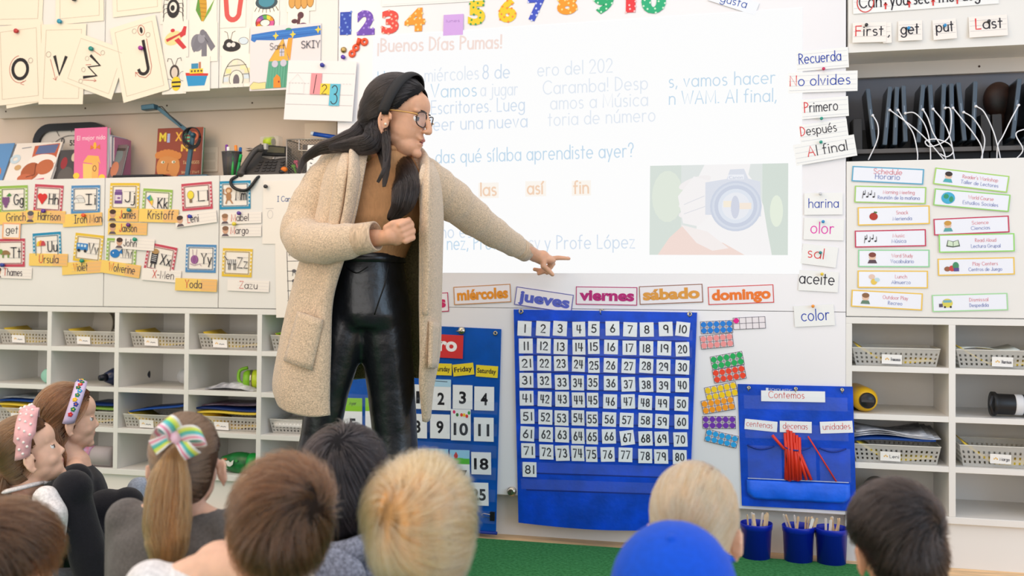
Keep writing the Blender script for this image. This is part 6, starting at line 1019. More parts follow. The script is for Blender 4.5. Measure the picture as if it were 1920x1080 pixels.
def seated(label, hd, sh, yaw, shirt, pants, skin=SKIN, w=.128, legs=True, lean=.0, arms=True, voxel=.0075, face=False, neck_r=.047, seat=None, collar=None, lip=LIPC, sleeve=None):
    """sh = point between the shoulders; the torso drops to a seat on the floor; crossed legs in front."""
    y = math.radians(yaw); Fw = Vector((math.sin(y), math.cos(y), 0)); Lf = Vector((0, 0, 1)).cross(Fw); sh = Vector(sh); hip = seat or Vector((sh.x, sh.y, .085)) - Fw*lean
    root = thing('person', label, 'person', (hip.x, hip.y, .012), 'children seated on the rug'); up = (sh - hip); fr = Matrix((Lf, Fw, up.normalized())).transposed()
    mb = MB(); hd.prims(mb); hd.neck(mb, sh + Vector((0, 0, .005)), neck_r); limb(mb, [sh, sh.lerp(hip, .5), hip], [.05, .07, .08]); 
    E, H = {}, {}
    for q in (1, -1):
        S_ = sh + Lf*q*w*.80 - Vector((0, 0, .022)); e = S_ + Lf*q*.035 - Vector((0, 0, .165)) + Fw*.03; h = e + Fw*.15 - Lf*q*.06 - Vector((0, 0, .03)); E[q] = (S_, e, h); limb(mb, [sh + Lf*q*.04, S_, e, h], [.028, .024, .021, .017]); hand(mb, h, Fw - Lf*q*.3, Vector((0, 0, 1)), .72)
    remesh(mb, 'body', skin, root, .0034 if face else .0045, 7 if face else 4, hd.paint(lip))
    if face: hd.eyes(root, (70, 54, 46), (150, 112, 84))
    mb = MB(); rr = [(.0, .052, .050), (.06, .102, .066), (.12, w*.98, .080), (.25, w*1.0, .092), (.5, w*.95, .098), (.75, w*.95, .102), (1.0, w*1.02, .112)]
    mb.loft([[sh.lerp(hip, t) + Lf*a*math.cos(z) + Fw*b*math.sin(z) for z in [i*PI/12 for i in range(24)]] for t, a, b in rr])
    for q in (1, -1): S_, e, h = E[q]; limb(mb, [sh + Lf*q*.055 - Vector((0, 0, .018)), S_, e, e.lerp(h, .85)], [.036, .044, .038, .030])
    remesh(mb, 'shirt', shirt, root, voxel, 6)
    if collar: mb = MB(); mb.tube([sh + Vector((0, 0, .006)) + Lf*.056*math.cos(z) + Fw*(.054*math.sin(z)) + Vector((0, 0, .006*math.cos(z*2))) for z in [i*PI/12 for i in range(25)]], .010, collar, 10); mb.build('collar', None, root, smooth=True)
    if legs:
        mb = MB()
        for q in (1, -1): hp = hip + Lf*q*.06; kn = hip + Lf*q*.15 + Fw*.19 - Vector((0, 0, .015)); an = hip - Lf*q*.05 + Fw*(.22 if q > 0 else .27) - Vector((0, 0, .045)); limb(mb, [hp, hp.lerp(kn, .5), kn, kn.lerp(an, .5), an], [.075, .065, .052, .045, .034])
        limb(mb, [hip + Lf*.05, hip - Lf*.05], [.08, .08]); 
        for v in range(len(mb.v)): mb.v[v] = (mb.v[v][0], mb.v[v][1], max(mb.v[v][2], .021))
        remesh(mb, 'trousers', pants, root, .009, 5)
        for q in (1, -1): a = hip - Lf*q*.05 + Fw*(.22 if q > 0 else .27) - Vector((0, 0, .048)); m2 = MB(); m2.ball(a - Lf*q*.05 + Fw*.02, (.055, .034, .030), None, 16, 10, Matrix((Lf, Fw, Vector((0, 0, 1)))).transposed()); m2.build('shoe', M('dark_shoe', (40, 42, 56), .5), root, smooth=True)
    return root
FAB = dict(rough=.85, noise=.10, nscale=160, bump=.35, bscale=420, spec=.15, sheen=.15)
GSW = M('grey_marl_sweater', (104, 100, 98), **FAB); GHO = M('light_grey_hoodie', (146, 150, 166), **{**FAB, 'noise': .25}); WTE = M('white_tee', (232, 228, 228), **FAB); BLK = M('black_cotton', (26, 26, 32), **FAB); DEN = M('dark_denim', (44, 52, 74), **FAB); LDEN = M('light_denim', (150, 160, 176), **FAB); NVY = M('navy_cotton', (34, 38, 56), **FAB)
def solid(nm, rgb): return M('hair_base_'+nm, rgb, .75, noise=.35, nscale=60, stretch=(1, 1, .25), spec=.2)
def hairdo(root, hd, ells, face, nm, base, c1, c2, n, whorl, length, **kw):
    H = Hair(hd, ells, face); cap = H.cap(solid(nm, base), root); strands(H.flow(n, whorl, length, **kw), 'hair_strands', hairmat('hair_'+nm, c1, c2), cap, kw.get('rad', .0006) if 0 else .0006); return H, cap
# ================================================================ the children
def HC(px, py, y): return W(px, py, y)
# boy in the white tee (brown hair, head tipped to the right)
hd = Head(HC(524, 998, -2.16), .77, -28, -6, -14)
r = seated('child in a white tee with tousled brown hair, seen from behind', hd, HC(414, 1072, -2.14), -20, WTE, DEN, w=.135)
hairdo(r, hd, BOY, boyface(), 'brown', (34, 22, 15), (36, 21, 13), (108, 66, 40), 6500, (-.80, -.42, .35), .085, twist=.6, grav=.35, lift=.026, seed=3, messy=.5)
# dark haired child in the grey hoodie
hd = Head(HC(648, 906, -1.69), .80, -18, -8, 4)
r = seated('child in a light grey hoodie with long black hair and a round crown', hd, HC(648, 1020, -1.69), 0, GHO, NVY, w=.14)
H, cap = hairdo(r, hd, [((-.012, 0, .045), (.112, .100, .106)), ((-.035, 0, -.03), (.082, .094, .105))], boyface(-.135, .08, .02), 'black', (22, 19, 22), (20, 17, 20), (52, 44, 44), 6000, (-.66, .05, .62), .11, twist=.35, grav=.9, lift=.016, seed=4, messy=.28)
mb = MB(); s_ = HC(648, 1020, -1.69); rows = []
mb.tube([s_ + Vector((.085*math.cos(a), -.015+.075*math.sin(a), .012+.012*math.cos(a*2))) for a in [i*PI/12 for i in range(25)]], .026, GHO, 12); mb.ball(s_ + Vector((0, -.095, -.045)), (.085, .04, .07), GHO, 18, 12); mb.build('hood', None, r, smooth=True)
# blond boy in the middle
hd = Head(HC(790, 1004, -2.14), .77, -16, -4, 4)
r = seated('child with a blond mop of hair and a dark collar, centre front', hd, HC(775, 1114, -2.14), -10, NVY, DEN, w=.135, collar=BLK)
hairdo(r, hd, [((-.010, 0, .048), (.120, .104, .108)), ((-.045, 0, -.012), (.078, .088, .088))], boyface(-.095, .085, .004), 'blond', (176, 130, 82), (190, 126, 72), (240, 202, 152), 8000, (-.80, .50, .30), .10, twist=.5, grav=.3, lift=.022, seed=5, messy=.42)
# fair child behind the blue cap
hd = Head(HC(1302, 1000, -1.88), .80, 4, -10, 0)
r = seated('child with pale blond pulled-back hair and a white collar behind the blue cap', hd, HC(1310, 1130, -1.88), 0, M('pale_blue_shirt', (206, 214, 224), **FAB), DEN, w=.13, collar=WTE)
H, cap = hairdo(r, hd, [((-.012, 0, .045), (.110, .090, .104)), ((-.045, 0, -.01), (.072, .076, .082))], boyface(-.09, .085, .012), 'pale', (176, 130, 84), (200, 146, 92), (246, 222, 184), 7000, (.62, -.2, .7), .13, twist=.05, grav=.15, lift=.004, seed=6, messy=.12, bias=(-.5, .1, -.2))
mb = MB()
for i in range(5): mb.ball(hd.T(-.118, .03+.008*i-.02, .0+.006*math.sin(i*2)), .013*hd.k, WTE, 12, 8)
mb.build('hair_tie', None, r, smooth=True)
pt = [hd.T(-.11, .025, .0), hd.T(-.145, .03, -.02), hd.T(-.15, .03, -.08), hd.T(-.13, .03, -.15)]; lm = lockmesh(pt, [.016, .026, .024, .006], 'ponytail', solid('pale', 0), r); strands(lock(pt, [.016, .026, .024, .006], 500, 3), 'ponytail_strands', hairmat('hair_pale', 0, 0), lm)
# child in the blue cap, nearest the camera
hd = Head(HC(1265, 1128, -2.14), .85, 0, 26, 0)
r = seated('child in a royal blue cap at the bottom edge, nearest the camera', hd, HC(1262, 1310, -2.10), 0, BLK, DEN, w=.13)
hairdo(r, hd, [((-.012, 0, .035), (.100, .083, .09)), ((-.045, 0, -.02), (.066, .074, .075))], boyface(-.09, .06, .01), 'fair', (190, 160, 116), (206, 176, 120), (240, 222, 186), 1500, (-.3, 0, .9), .05, seed=7)
CAPM = M('royal_blue_cotton', (12, 78, 200), .8, noise=.05, nscale=120, bump=.2, bscale=500, spec=.15, sheen=.1); mb = MB(); rows = []
for i in range(16):
    t = PI*.5*i/15; row = []
    for j in range(36):
        a = 2*PI*j/36; g = 1 - .012*(abs(math.cos(3*a))**24)*math.sin(t); row.append(hd.T(-.012+.116*math.sin(t)*math.cos(a)*g, .103*math.sin(t)*math.sin(a)*g, .030+.112*math.cos(t)**.9*g if t < PI/2-.01 else .030))
    rows.append(row)
for row in rows: pass
mb.loft(rows, CAPM, True, False); mb.build('cap_crown', None, r, smooth=True, thick=.003)
mb = MB(); mb.lathe(hd.T(-.012, 0, .142), [(.008, -.003), (.008, .001), (.0055, .004), (.0003, .005)], CAPM, 16, hd.U); mb.build('cap_button', None, r, smooth=True)
mb = MB(); rows = [[hd.T(.085+d*math.cos(a)*.9, (.086+.010*(d > .02))*math.sin(a)*1.05, .032-.018*(d/.07)**1.5-.012*math.sin(a)**2) for a in [(-1.25+2.5*i/12) for i in range(13)]] for d in (0, .025, .05, .072)]; mb.grid(rows); mb.build('cap_brim', CAPM, r, smooth=True, thick=.004)
# dark haired boy at the right
hd = Head(HC(1682, 1026, -1.83), .78, -22, -6, 6)
r = seated('child with short near-black hair at the lower right', hd, HC(1690, 1155, -1.83), -25, M('dark_grey_tee', (70, 70, 76), **FAB), DEN, w=.13, skin=M('skin_tan', (214, 160, 126), .5, noise=.05, nscale=30, sss=.1))
hairdo(r, hd, [((-.012, 0, .046), (.106, .090, .094)), ((-.045, 0, -.01), (.070, .076, .082))], boyface(-.088, .085, .0), 'darkbrown', (15, 12, 12), (13, 10, 10), (44, 32, 27), 7000, (-.85, -.40, .10), .045, twist=.7, grav=.3, lift=.012, seed=8, messy=.2)
# brown haired child at the lower left corner
hd = Head(HC(14, 1076, -2.2), .80, 22, -4, 0)
r = seated('child with short brown hair at the bottom left corner', hd, HC(10, 1225, -2.2), -10, M('cream_shirt', (222, 214, 204), **FAB), DEN, w=.13)
hairdo(r, hd, BOY, boyface(-.085, .08, .006), 'chestnut', (44, 27, 18), (42, 25, 16), (92, 58, 36), 6000, (-.45, .25, .75), .065, twist=.5, grav=.4, lift=.018, seed=9, messy=.35)
# girl with the ribbon bow
hd = Head(HC(352, 876, -1.85), .78, -14, 4, 3)
r = seated('child in a grey sweater with a long ponytail and rainbow bow', hd, HC(336, 962, -1.85), 4, GSW, LDEN, w=.15, neck_r=.044)
bowkid = r
H, cap = hairdo(r, hd, [((-.012, 0, .045), (.104, .084, .095)), ((-.042, 0, -.01), (.066, .072, .08))], boyface(-.085, .075, .004), 'ashbrown', (70, 50, 36), (78, 56, 40), (146, 112, 86), 6000, (.9, 0, .3), .16, twist=0, grav=-.15, lift=.002, seed=10, messy=.06, bias=(-.4, .15, .2))
pt = [W(330, 838, -1.93), W(322, 868, -1.955), W(316, 920, -1.965), W(313, 980, -1.975), W(312, 1030, -1.985), W(302, 1074, -1.99)]; rs = [.014, .030, .044, .048, .040, .014]
lm = lockmesh(pt, rs, 'ponytail', solid('honey', (132, 96, 62)), r, flat=.55); strands(lock(pt, rs, 1800, 5, flat=.6, wave=.004, ends=.12), 'ponytail_strands', hairmat('hair_honey', (92, 58, 32), (200, 144, 86)), lm)
BOWC = [(248, 236, 240), (246, 150, 180), (250, 236, 244), (120, 206, 214), (96, 200, 176), (214, 240, 96), (240, 240, 130), (246, 244, 240)]
bow = tag(bpy.data.objects.new('bow', None), None); COL.objects.link(bow); bow.parent = r; bow['_o'] = r['_o']; bow.empty_display_size = .02
def ribbon3(path, wid, name, flip=False):
    P = [Vector(p) for p in path]; mb = MB(); n = 8; rows = []
    for i, p in enumerate(P):
        w_ = Vector(wid[i]); rows.append([p + w_*(j/n - .5) for j in range(n+1)])
    for j in range(n): mb.grid([[row[j], row[j+1]] for row in rows], C(BOWC[::-1][j] if flip else BOWC[j]))
    mb.build(name, None, bow, smooth=True, thick=.0012)
yb = -1.955
def bp(px, py, d=0): return W(px, py, yb - d)
wv = lambda dx, dy, d=0: (W(330+dx, 824+dy, yb) - W(330, 824, yb)) + Vector((0, d, 0))
ribbon3(crom([bp(331, 820, .01), bp(322, 800, .045), bp(308, 790, .05), bp(300, 802, .02), bp(312, 812, -.012), bp(331, 820, 0)], 4), [wv(22, -22, .01)]*21, 'bow_loop')
ribbon3(crom([bp(331, 820, .01), bp(350, 812, .05), bp(372, 812, .055), bp(382, 822, .03), bp(362, 826, -.012), bp(331, 820, 0)], 4), [wv(6, 28, .01)]*21, 'bow_loop', True)
ribbon3(crom([bp(331, 819, .004), bp(314, 824, .022), bp(300, 832, .022), bp(286, 840, .01)], 5), [wv(4+i*.8, 14+i*.9) for i in range(16)], 'bow_tail')
ribbon3(crom([bp(331, 819, .004), bp(342, 832, .03), bp(352, 846, .03), bp(362, 856, .015)], 5), [wv(-16-i*.9, 10+i*.3) for i in range(16)], 'bow_tail', True)
mb = MB(); mb.ball(bp(331, 819, .025), (.011, .012, .013), C((244, 200, 220)), 14, 10); mb.build('bow_knot', None, bow, smooth=True)
# her light denim knee shows past the black dress: a folded jeans leg
# girl with the pearl headband (profile to the right)
yg = -1.32
hd = Head(HC(58, 852, yg), .80, 54, 20, 0)
GV = M('grey_vest', (108, 110, 114), **FAB)
r = seated('child in a pink pearl headband and grey vest, looking up to the right', hd, HC(36, 930, yg), 50, GV, BLK, w=.13, face=True, legs=False, seat=Vector((HC(34, 925, yg).x-.02, yg, .10)))
G1F = lambda L: np.where(L[..., 2] > .07, L[..., 0] < .07, np.where(L[..., 2] > -.03, L[..., 0] < .012+.02*(L[..., 2] > .03), np.where(L[..., 2] > -.08, L[..., 0] < -.03, False)))
H, cap = hairdo(r, hd, [((-.012, 0, .045), (.104, .084, .094)), ((-.042, 0, -.01), (.066, .074, .08))], G1F, 'goldbrown', (84, 56, 36), (80, 52, 32), (146, 104, 68), 5000, (.95, 0, .3), .14, twist=0, grav=.1, lift=.003, seed=11, messy=.06, bias=(-.5, 0, -.2))
PNK = M('pink_velvet', (226, 170, 172), .7, noise=.16, nscale=22, sheen=.3, bump=.4, bscale=50); mb = MB(); rows = []; HBD = []
for i in range(25):
    a = math.radians(-104 + 208*i/24); ctr = (-.006+.045*math.cos(a), math.sin(a)*.0905, .034+.0985*math.cos(a)); nrm = (0, math.sin(a), math.cos(a)); wd_ = .033 if abs(a) < 1.3 else .022; HBD.append((ctr, nrm, wd_)); rows.append([hd.T(ctr[0]+wd_*t, ctr[1]+nrm[1]*.009*(1-t*t), ctr[2]+nrm[2]*.009*(1-t*t)) for t in (-1, -.6, -.2, .2, .6, 1)])
mb.grid(rows); hb = mb.build('headband', PNK, r, smooth=True, thick=.006); mb = MB(); mb.ball(hd.T(.038, 0, .142), (.022, .016, .012), PNK, 14, 9, hd.fr); mb.build('headband_knot', None, hb, smooth=True); PRL = M('pearl', (240, 232, 226), .2, spec=.8, coat=.5); rj = random.Random(4)
for i, (c_, n_, w_) in enumerate(HBD[1:-1]):
    for t in ((-.55, .55) if i % 2 else (0,)):
        if c_[1] > .03: continue
        mb = MB(); mb.ball(hd.T(c_[0]+w_*t, c_[1]+n_[1]*.0125, c_[2]+n_[2]*.0125), .0036, PRL, 10, 7); mb.build('pearl', None, hb, smooth=True)
for j in range(7): mb = MB(); mb.ball(hd.T(.038+.018*math.cos(j*.9), -.012*math.sin(j*.9), .154), .004, PRL, 10, 7); mb.build('pearl', None, hb, smooth=True)
pt = [hd.T(-.10, -.02, -.03), hd.T(-.12, -.03, -.07), hd.T(-.115, -.04, -.12), hd.T(-.09, -.04, -.16)]; lm = lockmesh(pt, [.018, .026, .024, .006], 'ponytail', solid('goldbrown', 0), r); strands(lock(pt, [.018, .026, .024, .006], 600, 8), 'ponytail_strands', hairmat('hair_goldbrown', 0, 0), lm)
s_ = HC(34, 925, yg); mb = MB(); mb.tube([s_+Vector((.070*math.cos(a), .066*math.sin(a), .014+.018*math.cos(a))) for a in [i*PI/12 for i in range(25)]], [.012]*25, WTE, 8, flat=.5); mb.build('collar', None, r, smooth=True)
mb = MB(); limb(mb, [W(86, 935, yg-.08), W(98, 965, yg-.09), W(104, 1010, yg-.06)], [.034, .038, .034]); remesh(mb, 'white_sleeve', WTE, r, .007, 5)
mb = MB(); k0 = W(20, 1085, yg+.05); k0.z = .11
for dy in (-.02, .13): kn = W(136, 918, yg+dy); an = W(196, 1062, yg+dy); an.z = .06; limb(mb, [k0 + Vector((0, dy, 0)), k0.lerp(kn, .55), kn, kn.lerp(an, .5), an], [.075, .068, .052, .048, .038])
remesh(mb, 'leggings', BLK, r, .008, 5)
for dy in (-.02, .13): a = W(200, 1066, yg+dy); mb = MB(); mb.ball((a.x+.035, a.y, .048), (.085, .036, .034), NVY, 18, 10); mb.tube([(a.x-.03, a.y, .10), (a.x-.02, a.y, .05)], .038, NVY, 16); mb.build('shoe', None, r, smooth=True)
# girl with the flowered headband
yh = -.98
hd = Head(HC(132, 788, yh), .80, 52, 2, 0)
r = seated('child in a black dress and flower-embroidered lilac headband, in profile', hd, HC(138, 872, yh), 48, BLK, BLK, w=.125, face=True, legs=False, seat=Vector((HC(150, 872, yh).x, yh, .10)))
H, cap = hairdo(r, hd, [((-.014, 0, .045), (.108, .090, .098)), ((-.05, 0, -.03), (.066, .082, .098))], lambda L: np.where(L[..., 2] > .07, L[..., 0] < .066, np.where(L[..., 2] > -.03, L[..., 0] < .014+.02*(L[..., 2] > .03), L[..., 0] < -.022)), 'auburn', (84, 50, 30), (80, 46, 26), (146, 94, 58), 5000, (.8, 0, .5), .15, twist=0, grav=.6, lift=.010, seed=12, messy=.2, bias=(-.3, 0, 0))
pt = [hd.T(-.075, -.06, -.02), hd.T(-.07, -.075, -.07), hd.T(-.05, -.07, -.13), hd.T(-.03, -.06, -.18)]; lm = lockmesh(pt, [.03, .036, .03, .008], 'hair_tress', solid('auburn', 0), r); strands(lock(pt, [.03, .036, .03, .008], 900, 9), 'tress_strands', hairmat('hair_auburn', 0, 0), lm)
LIL = M('lilac_satin', (206, 190, 222), .5); mb = MB(); rows = []; HBD = []
for i in range(25):
    a = math.radians(-108 + 216*i/24); ctr = (.004+.036*math.cos(a), math.sin(a)*.096, .034+.104*math.cos(a)); nrm = (0, math.sin(a), math.cos(a)); HBD.append((ctr, nrm)); rows.append([hd.T(ctr[0]+.020*t, ctr[1]+nrm[1]*.008*(1-t*t), ctr[2]+nrm[2]*.008*(1-t*t)) for t in (-1, -.6, -.2, .2, .6, 1)])
mb.grid(rows); hb = mb.build('headband', LIL, r, smooth=True, thick=.005)
for i, (c_, n_) in enumerate(HBD[2:18]):
    if c_[1] > .03: continue
    col = [(210, 44, 66), (40, 130, 80), (60, 70, 160), (238, 190, 50), (36, 140, 90), (70, 160, 210), (30, 110, 60)][i % 7]; mb = MB(); q = [c_[0]+.004*((i % 3)-1), c_[1]+n_[1]*.0105, c_[2]+n_[2]*.0105]
    for j in range(5): mb.ball(hd.T(q[0]+.0055*math.cos(j*1.257), q[1]-.0055*math.sin(j*1.257)*n_[2], q[2]+.0055*math.sin(j*1.257)*n_[1]), .0035*.9, C(col), 8, 6)
    mb.ball(hd.T(*q), .003, C((244, 210, 80) if i % 2 else (236, 120, 60)), 8, 6); mb.build('embroidered_flower', None, hb, smooth=True)
mb = MB(); hp = r['_o']; s_ = HC(150, 900, yh); k0 = W(160, 1000, yh-.04); k0.z = .12; rows = []
limb(mb, [k0, W(200, 965, yh-.06), W(238, 945, yh-.05), W(246, 960, yh-.02)], [.085, .075, .05, .035]); limb(mb, [k0, W(165, 1020, yh-.12), W(196, 1045, yh-.14)], [.09, .08, .06]); limb(mb, [k0, W(190, 990, yh+.06), W(236, 985, yh+.05)], [.09, .08, .06])
for i in range(len(mb.v)): mb.v[i] = (mb.v[i][0], mb.v[i][1], max(mb.v[i][2], .021))
remesh(mb, 'skirt', BLK, r, .008, 5)
mb = MB(); a = W(262, 918, yh+.10); limb(mb, [W(300, 930, yh+.14), a, W(262, 985, yh+.08)], [.042, .040, .034]); remesh(mb, 'jeans_knee', LDEN, bowkid, .008, 5)
# ================================================================ the teacher
TB = -.74
r = thing('person', 'standing woman in a long beige cardigan and black leather trousers pointing at the board', 'person', (W(690, 700, TB).x, TB, .012)); tw = r
hd = Head(W(746, 224, TB), .97, 94, -9, 4, adult=True); CRD = M('beige_wool_knit', (216, 190, 160), .95, noise=.16, nscale=220, bump=.8, bscale=330, spec=.08, sheen=.5); RIB = M('beige_rib_knit', (210, 182, 152), .95, noise=.14, nscale=160, bump=.9, bscale=240, stretch=(1, 1, .2), spec=.08, sheen=.4)
SHR = (W(630, 318, -.70), W(562, 446, -.80), W(712, 446, -.93)); SHL = (W(796, 338, -.64), W(905, 420, -.40), W(1003, 479, -.125))
chest = W(712, 345, -.72); waist = W(700, 480, -.72); hip = W(698, 545, -.70)
mb = MB(); hd.prims(mb); hd.neck(mb, W(733, 312, -.72), .050); limb(mb, [W(733, 312, -.72), chest, waist, hip], [.045, .065, .065, .075]); limb(mb, [W(733, 335, -.70), SHR[0]], [.04, .04]); limb(mb, [W(733, 335, -.70), SHL[0]], [.04, .04])
for s_ in (SHR, SHL): limb(mb, s_, [.042, .034, .024])
# right fist held at the waist
w_ = SHR[2] + Vector((.006, -.004, -.002)); d = (W(760, 436, -.95) - w_).normalized(); hand(mb, w_, d, Vector((.1, -.93, -.3)), 1.0, 1.25, .1, -1, True)
# left hand pointing at the board
w2 = W(1004, 480, -.122); tip = W(1067, 485, -.022); d2 = (W(1042, 489, -.06) - w2).normalized(); n2 = Vector((.25, .55, -.8)); n2 = (n2 - d2*n2.dot(d2)).normalized(); s2 = d2.cross(n2)
if s2.z < 0: s2 = -s2
limb(mb, [w2, w2 + d2*.03], [.022, .027]); mb.ball(w2 + d2*.045, (.040, .032, .017), None, 16, 10, Matrix((d2, s2, n2)).transposed())
k_ = w2 + d2*.074 + s2*.018; v = tip - k_; limb(mb, [k_, k_ + v*.45 + Vector((0, -.004, .003)), k_ + v*.75 + Vector((0, -.002, .002)), tip], [.0098, .0090, .0080, .0064], 10)
for (px, py), (tx, ty), q in (((1033, 500), (1026, 512), .008), ((1024, 508), (1010, 513), -.004), ((1014, 507), (1002, 505), -.014)):
    b = w2 + d2*.066 + s2*q; e = W(px, py, -.070); limb(mb, [b, b.lerp(e, .55) + d2*.012, e, W(tx, ty, -.078)], [.0098, .0092, .0084, .0072], 10)
t0 = w2 + d2*.028 - n2*.010 - s2*.008; limb(mb, [t0, W(1019, 499, -.125), W(1029, 508, -.118), W(1036, 515, -.112)], [.0130, .0112, .0100, .0076], 10)
remesh(mb, 'body', SKINT, r, .0031, 5, hd.paint(LIP)); hd.eyes(r, (52, 36, 28), (34, 26, 24))
for P_ in (tip,): mb = MB(); mb.ball(P_ + Vector((-.004, -.004, .005)), (.006, .0035, .003), C((226, 180, 170), .25), 10, 6); mb.build('fingernail', None, r, smooth=True)
mb = MB(); mb.ball(hd.T(.0815, 0, -.0625), hd.R(.005, .012, .0038), C((104, 48, 46)), 14, 9, hd.fr); mb.build('mouth', None, r, smooth=True)
mb = MB(); mb.ball(hd.T(.004, -.088, -.034), .004, C((230, 220, 200), .15), 10, 7); mb.build('earring', None, r, smooth=True)
# turtleneck
TRT = M('camel_rib_sweater', (198, 148, 104), .9, noise=.05, nscale=160, bump=.4, bscale=300, spec=.12, stretch=(1, 1, .25)); mb = MB(); fw = Vector((.25, -1, 0)).normalized(); lf = Vector((1, .25, 0)).normalized(); ring = lambda c, a, b: [Vector(c) + lf*a*math.cos(t) + fw*b*math.sin(t) for t in [i*PI/14 for i in range(28)]]
mb.loft([ring(W(735, 282, -.73), .057, .055), ring(W(738, 296, -.73), .061, .060), ring(W(733, 312, -.72), .085, .070), ring(W(722, 335, -.71), .150, .090), ring(W(716, 372, -.71), .150, .112), ring(W(712, 410, -.71), .140, .118), ring(W(702, 445, -.71), .122, .100), ring(W(690, 486, -.71), .112, .098), ring(W(690, 494, -.71), .108, .096)]); remesh(mb, 'turtleneck', TRT, r, .006, 6)
mb = MB(); mb.tube([Vector(p) for p in ring(W(735, 282, -.73), .054, .053)] + [ring(W(735, 282, -.73), .054, .053)[0]], .009, TRT, 10); mb.build('rolled_neck', None, r, smooth=True)
# leather trousers
LTH = M('black_leather', (20, 22, 27), .36, noise=.2, nscale=30, bump=.8, bscale=22, spec=.6, coat=.1); mb = MB(); mb.loft([ring(W(690, 478, -.71), .106, .098), ring(W(688, 510, -.71), .116, .108), ring(W(689, 545, -.70), .124, .116), ring(W(694, 590, -.70), .130, .116), ring(W(696, 612, -.70), .12, .10)])
for pts, rs in (([(658, 560, -.72), (636, 640, -.74), (614, 735, -.75), (600, 820, -.75), (586, 900, -.75), (574, 990, -.75)], [.088, .078, .064, .060, .066, .08]), ([(716, 560, -.70), (724, 640, -.69), (733, 725, -.67), (740, 810, -.66), (742, 900, -.66), (744, 990, -.66)], [.084, .080, .074, .070, .074, .088])):
    P = [W(*p) for p in pts]; e = P[-1].copy(); e.z = .06; P.append(e); limb(mb, P, rs + [.11], 20)
remesh(mb, 'trousers', LTH, r, .008, 8)
mb = MB(); mb.loft([[p + (p - W(690, 482, -.71)).normalized()*.006 for p in ring(W(690, 492, -.71), .108, .098)], [p + (p - W(690, 482, -.71)).normalized()*.006 for p in ring(W(690, 476, -.71), .104, .096)]], LTH, True, False); mb.build('waistband', None, r, smooth=True, thick=.004)
mb = MB(); mb.tube(crom([W(728, 497, -.835), W(722, 530, -.845), W(712, 560, -.845), W(702, 590, -.84)], 5), .0022, C((10, 10, 12), .4), 6); mb.tube(crom([W(648, 500, -.82), W(668, 512, -.835), W(690, 500, -.84)], 5), .0018, C((10, 10, 12), .4), 6); mb.build('fly_seam', None, r, smooth=True)
for px, yy in ((590, -.80), (742, -.72)):
    q = W(px, 1000, yy); mb = MB(); mb.ball((q.x+.01, q.y-.05, .045), (.045, .12, .034), C((24, 22, 24), .3), 18, 10); mb.build('shoe', None, r, smooth=True)
# cardigan body: rows from shoulders to hem, each from the right front edge round the back to the left front edge
ROWS = [[(690, 288, -.80), (668, 279, -.79), (640, 280, -.74), (640, 282, -.64), (715, 276, -.60), (785, 288, -.60), (808, 302, -.64), (804, 306, -.74), (790, 312, -.79)],
 [(680, 335, -.85), (655, 325, -.86), (606, 325, -.77), (610, 330, -.60), (715, 330, -.55), (800, 330, -.55), (822, 335, -.66), (808, 335, -.80), (784, 335, -.85)],
 [(668, 395, -.87), (640, 390, -.875), (590, 395, -.80), (604, 400, -.58), (715, 400, -.52), (806, 400, -.54), (828, 400, -.66), (809, 400, -.81), (786, 400, -.85)],
 [(648, 470, -.87), (612, 470, -.88), (570, 470, -.80), (592, 470, -.57), (710, 470, -.51), (806, 470, -.53), (826, 470, -.65), (809, 470, -.80), (788, 470, -.83)],
 [(622, 560, -.875), (590, 560, -.89), (543, 565, -.80), (570, 565, -.55), (700, 565, -.50), (802, 565, -.52), (824, 560, -.64), (808, 560, -.78), (788, 565, -.81)],
 [(618, 660, -.88), (578, 660, -.905), (522, 660, -.82), (560, 665, -.53), (690, 670, -.48), (800, 670, -.51), (822, 650, -.63), (806, 655, -.76), (789, 665, -.78)],
 [(617, 740, -.875), (572, 740, -.91), (512, 722, -.83), (556, 715, -.53), (690, 702, -.48), (795, 702, -.51), (813, 710, -.62), (803, 730, -.73), (787, 725, -.76)],
 [(618, 778, -.875), (572, 780, -.905), (520, 754, -.83), (556, 722, -.53), (690, 706, -.48), (792, 708, -.51), (806, 752, -.62), (801, 788, -.70), (794, 786, -.72)]]
rows = [crom([tuple(W(*p)) for p in row], 7) for row in ROWS]; cols = [crom([rows[j][i] for j in range(len(rows))], 6) for i in range(len(rows[0]))]; n_ = len(cols[0]); rj = random.Random(3)
G_ = [[Vector(cols[i][j]) for i in range(len(cols))] for j in range(n_)]
for j in range(n_):                                                       # soft vertical folds
    for i in range(len(cols)):
        t = j/n_; G_[j][i] += Vector((0, -.008*math.sin(i*.75+.4*math.sin(j*.2))*min(1, t*2.5), 0))
mb = MB(); mb.grid(G_); o = mb.build('cardigan', CRD, r, smooth=True, thick=.013); o.modifiers['solid'].material_offset = 1; o.data.materials.append(M('cardigan_inside_shaded', (150, 136, 100), .95, noise=.2, nscale=200, bump=.6, bscale=330, spec=.08))  # inner side coloured darker olive: shade inside the cardigan painted into the material
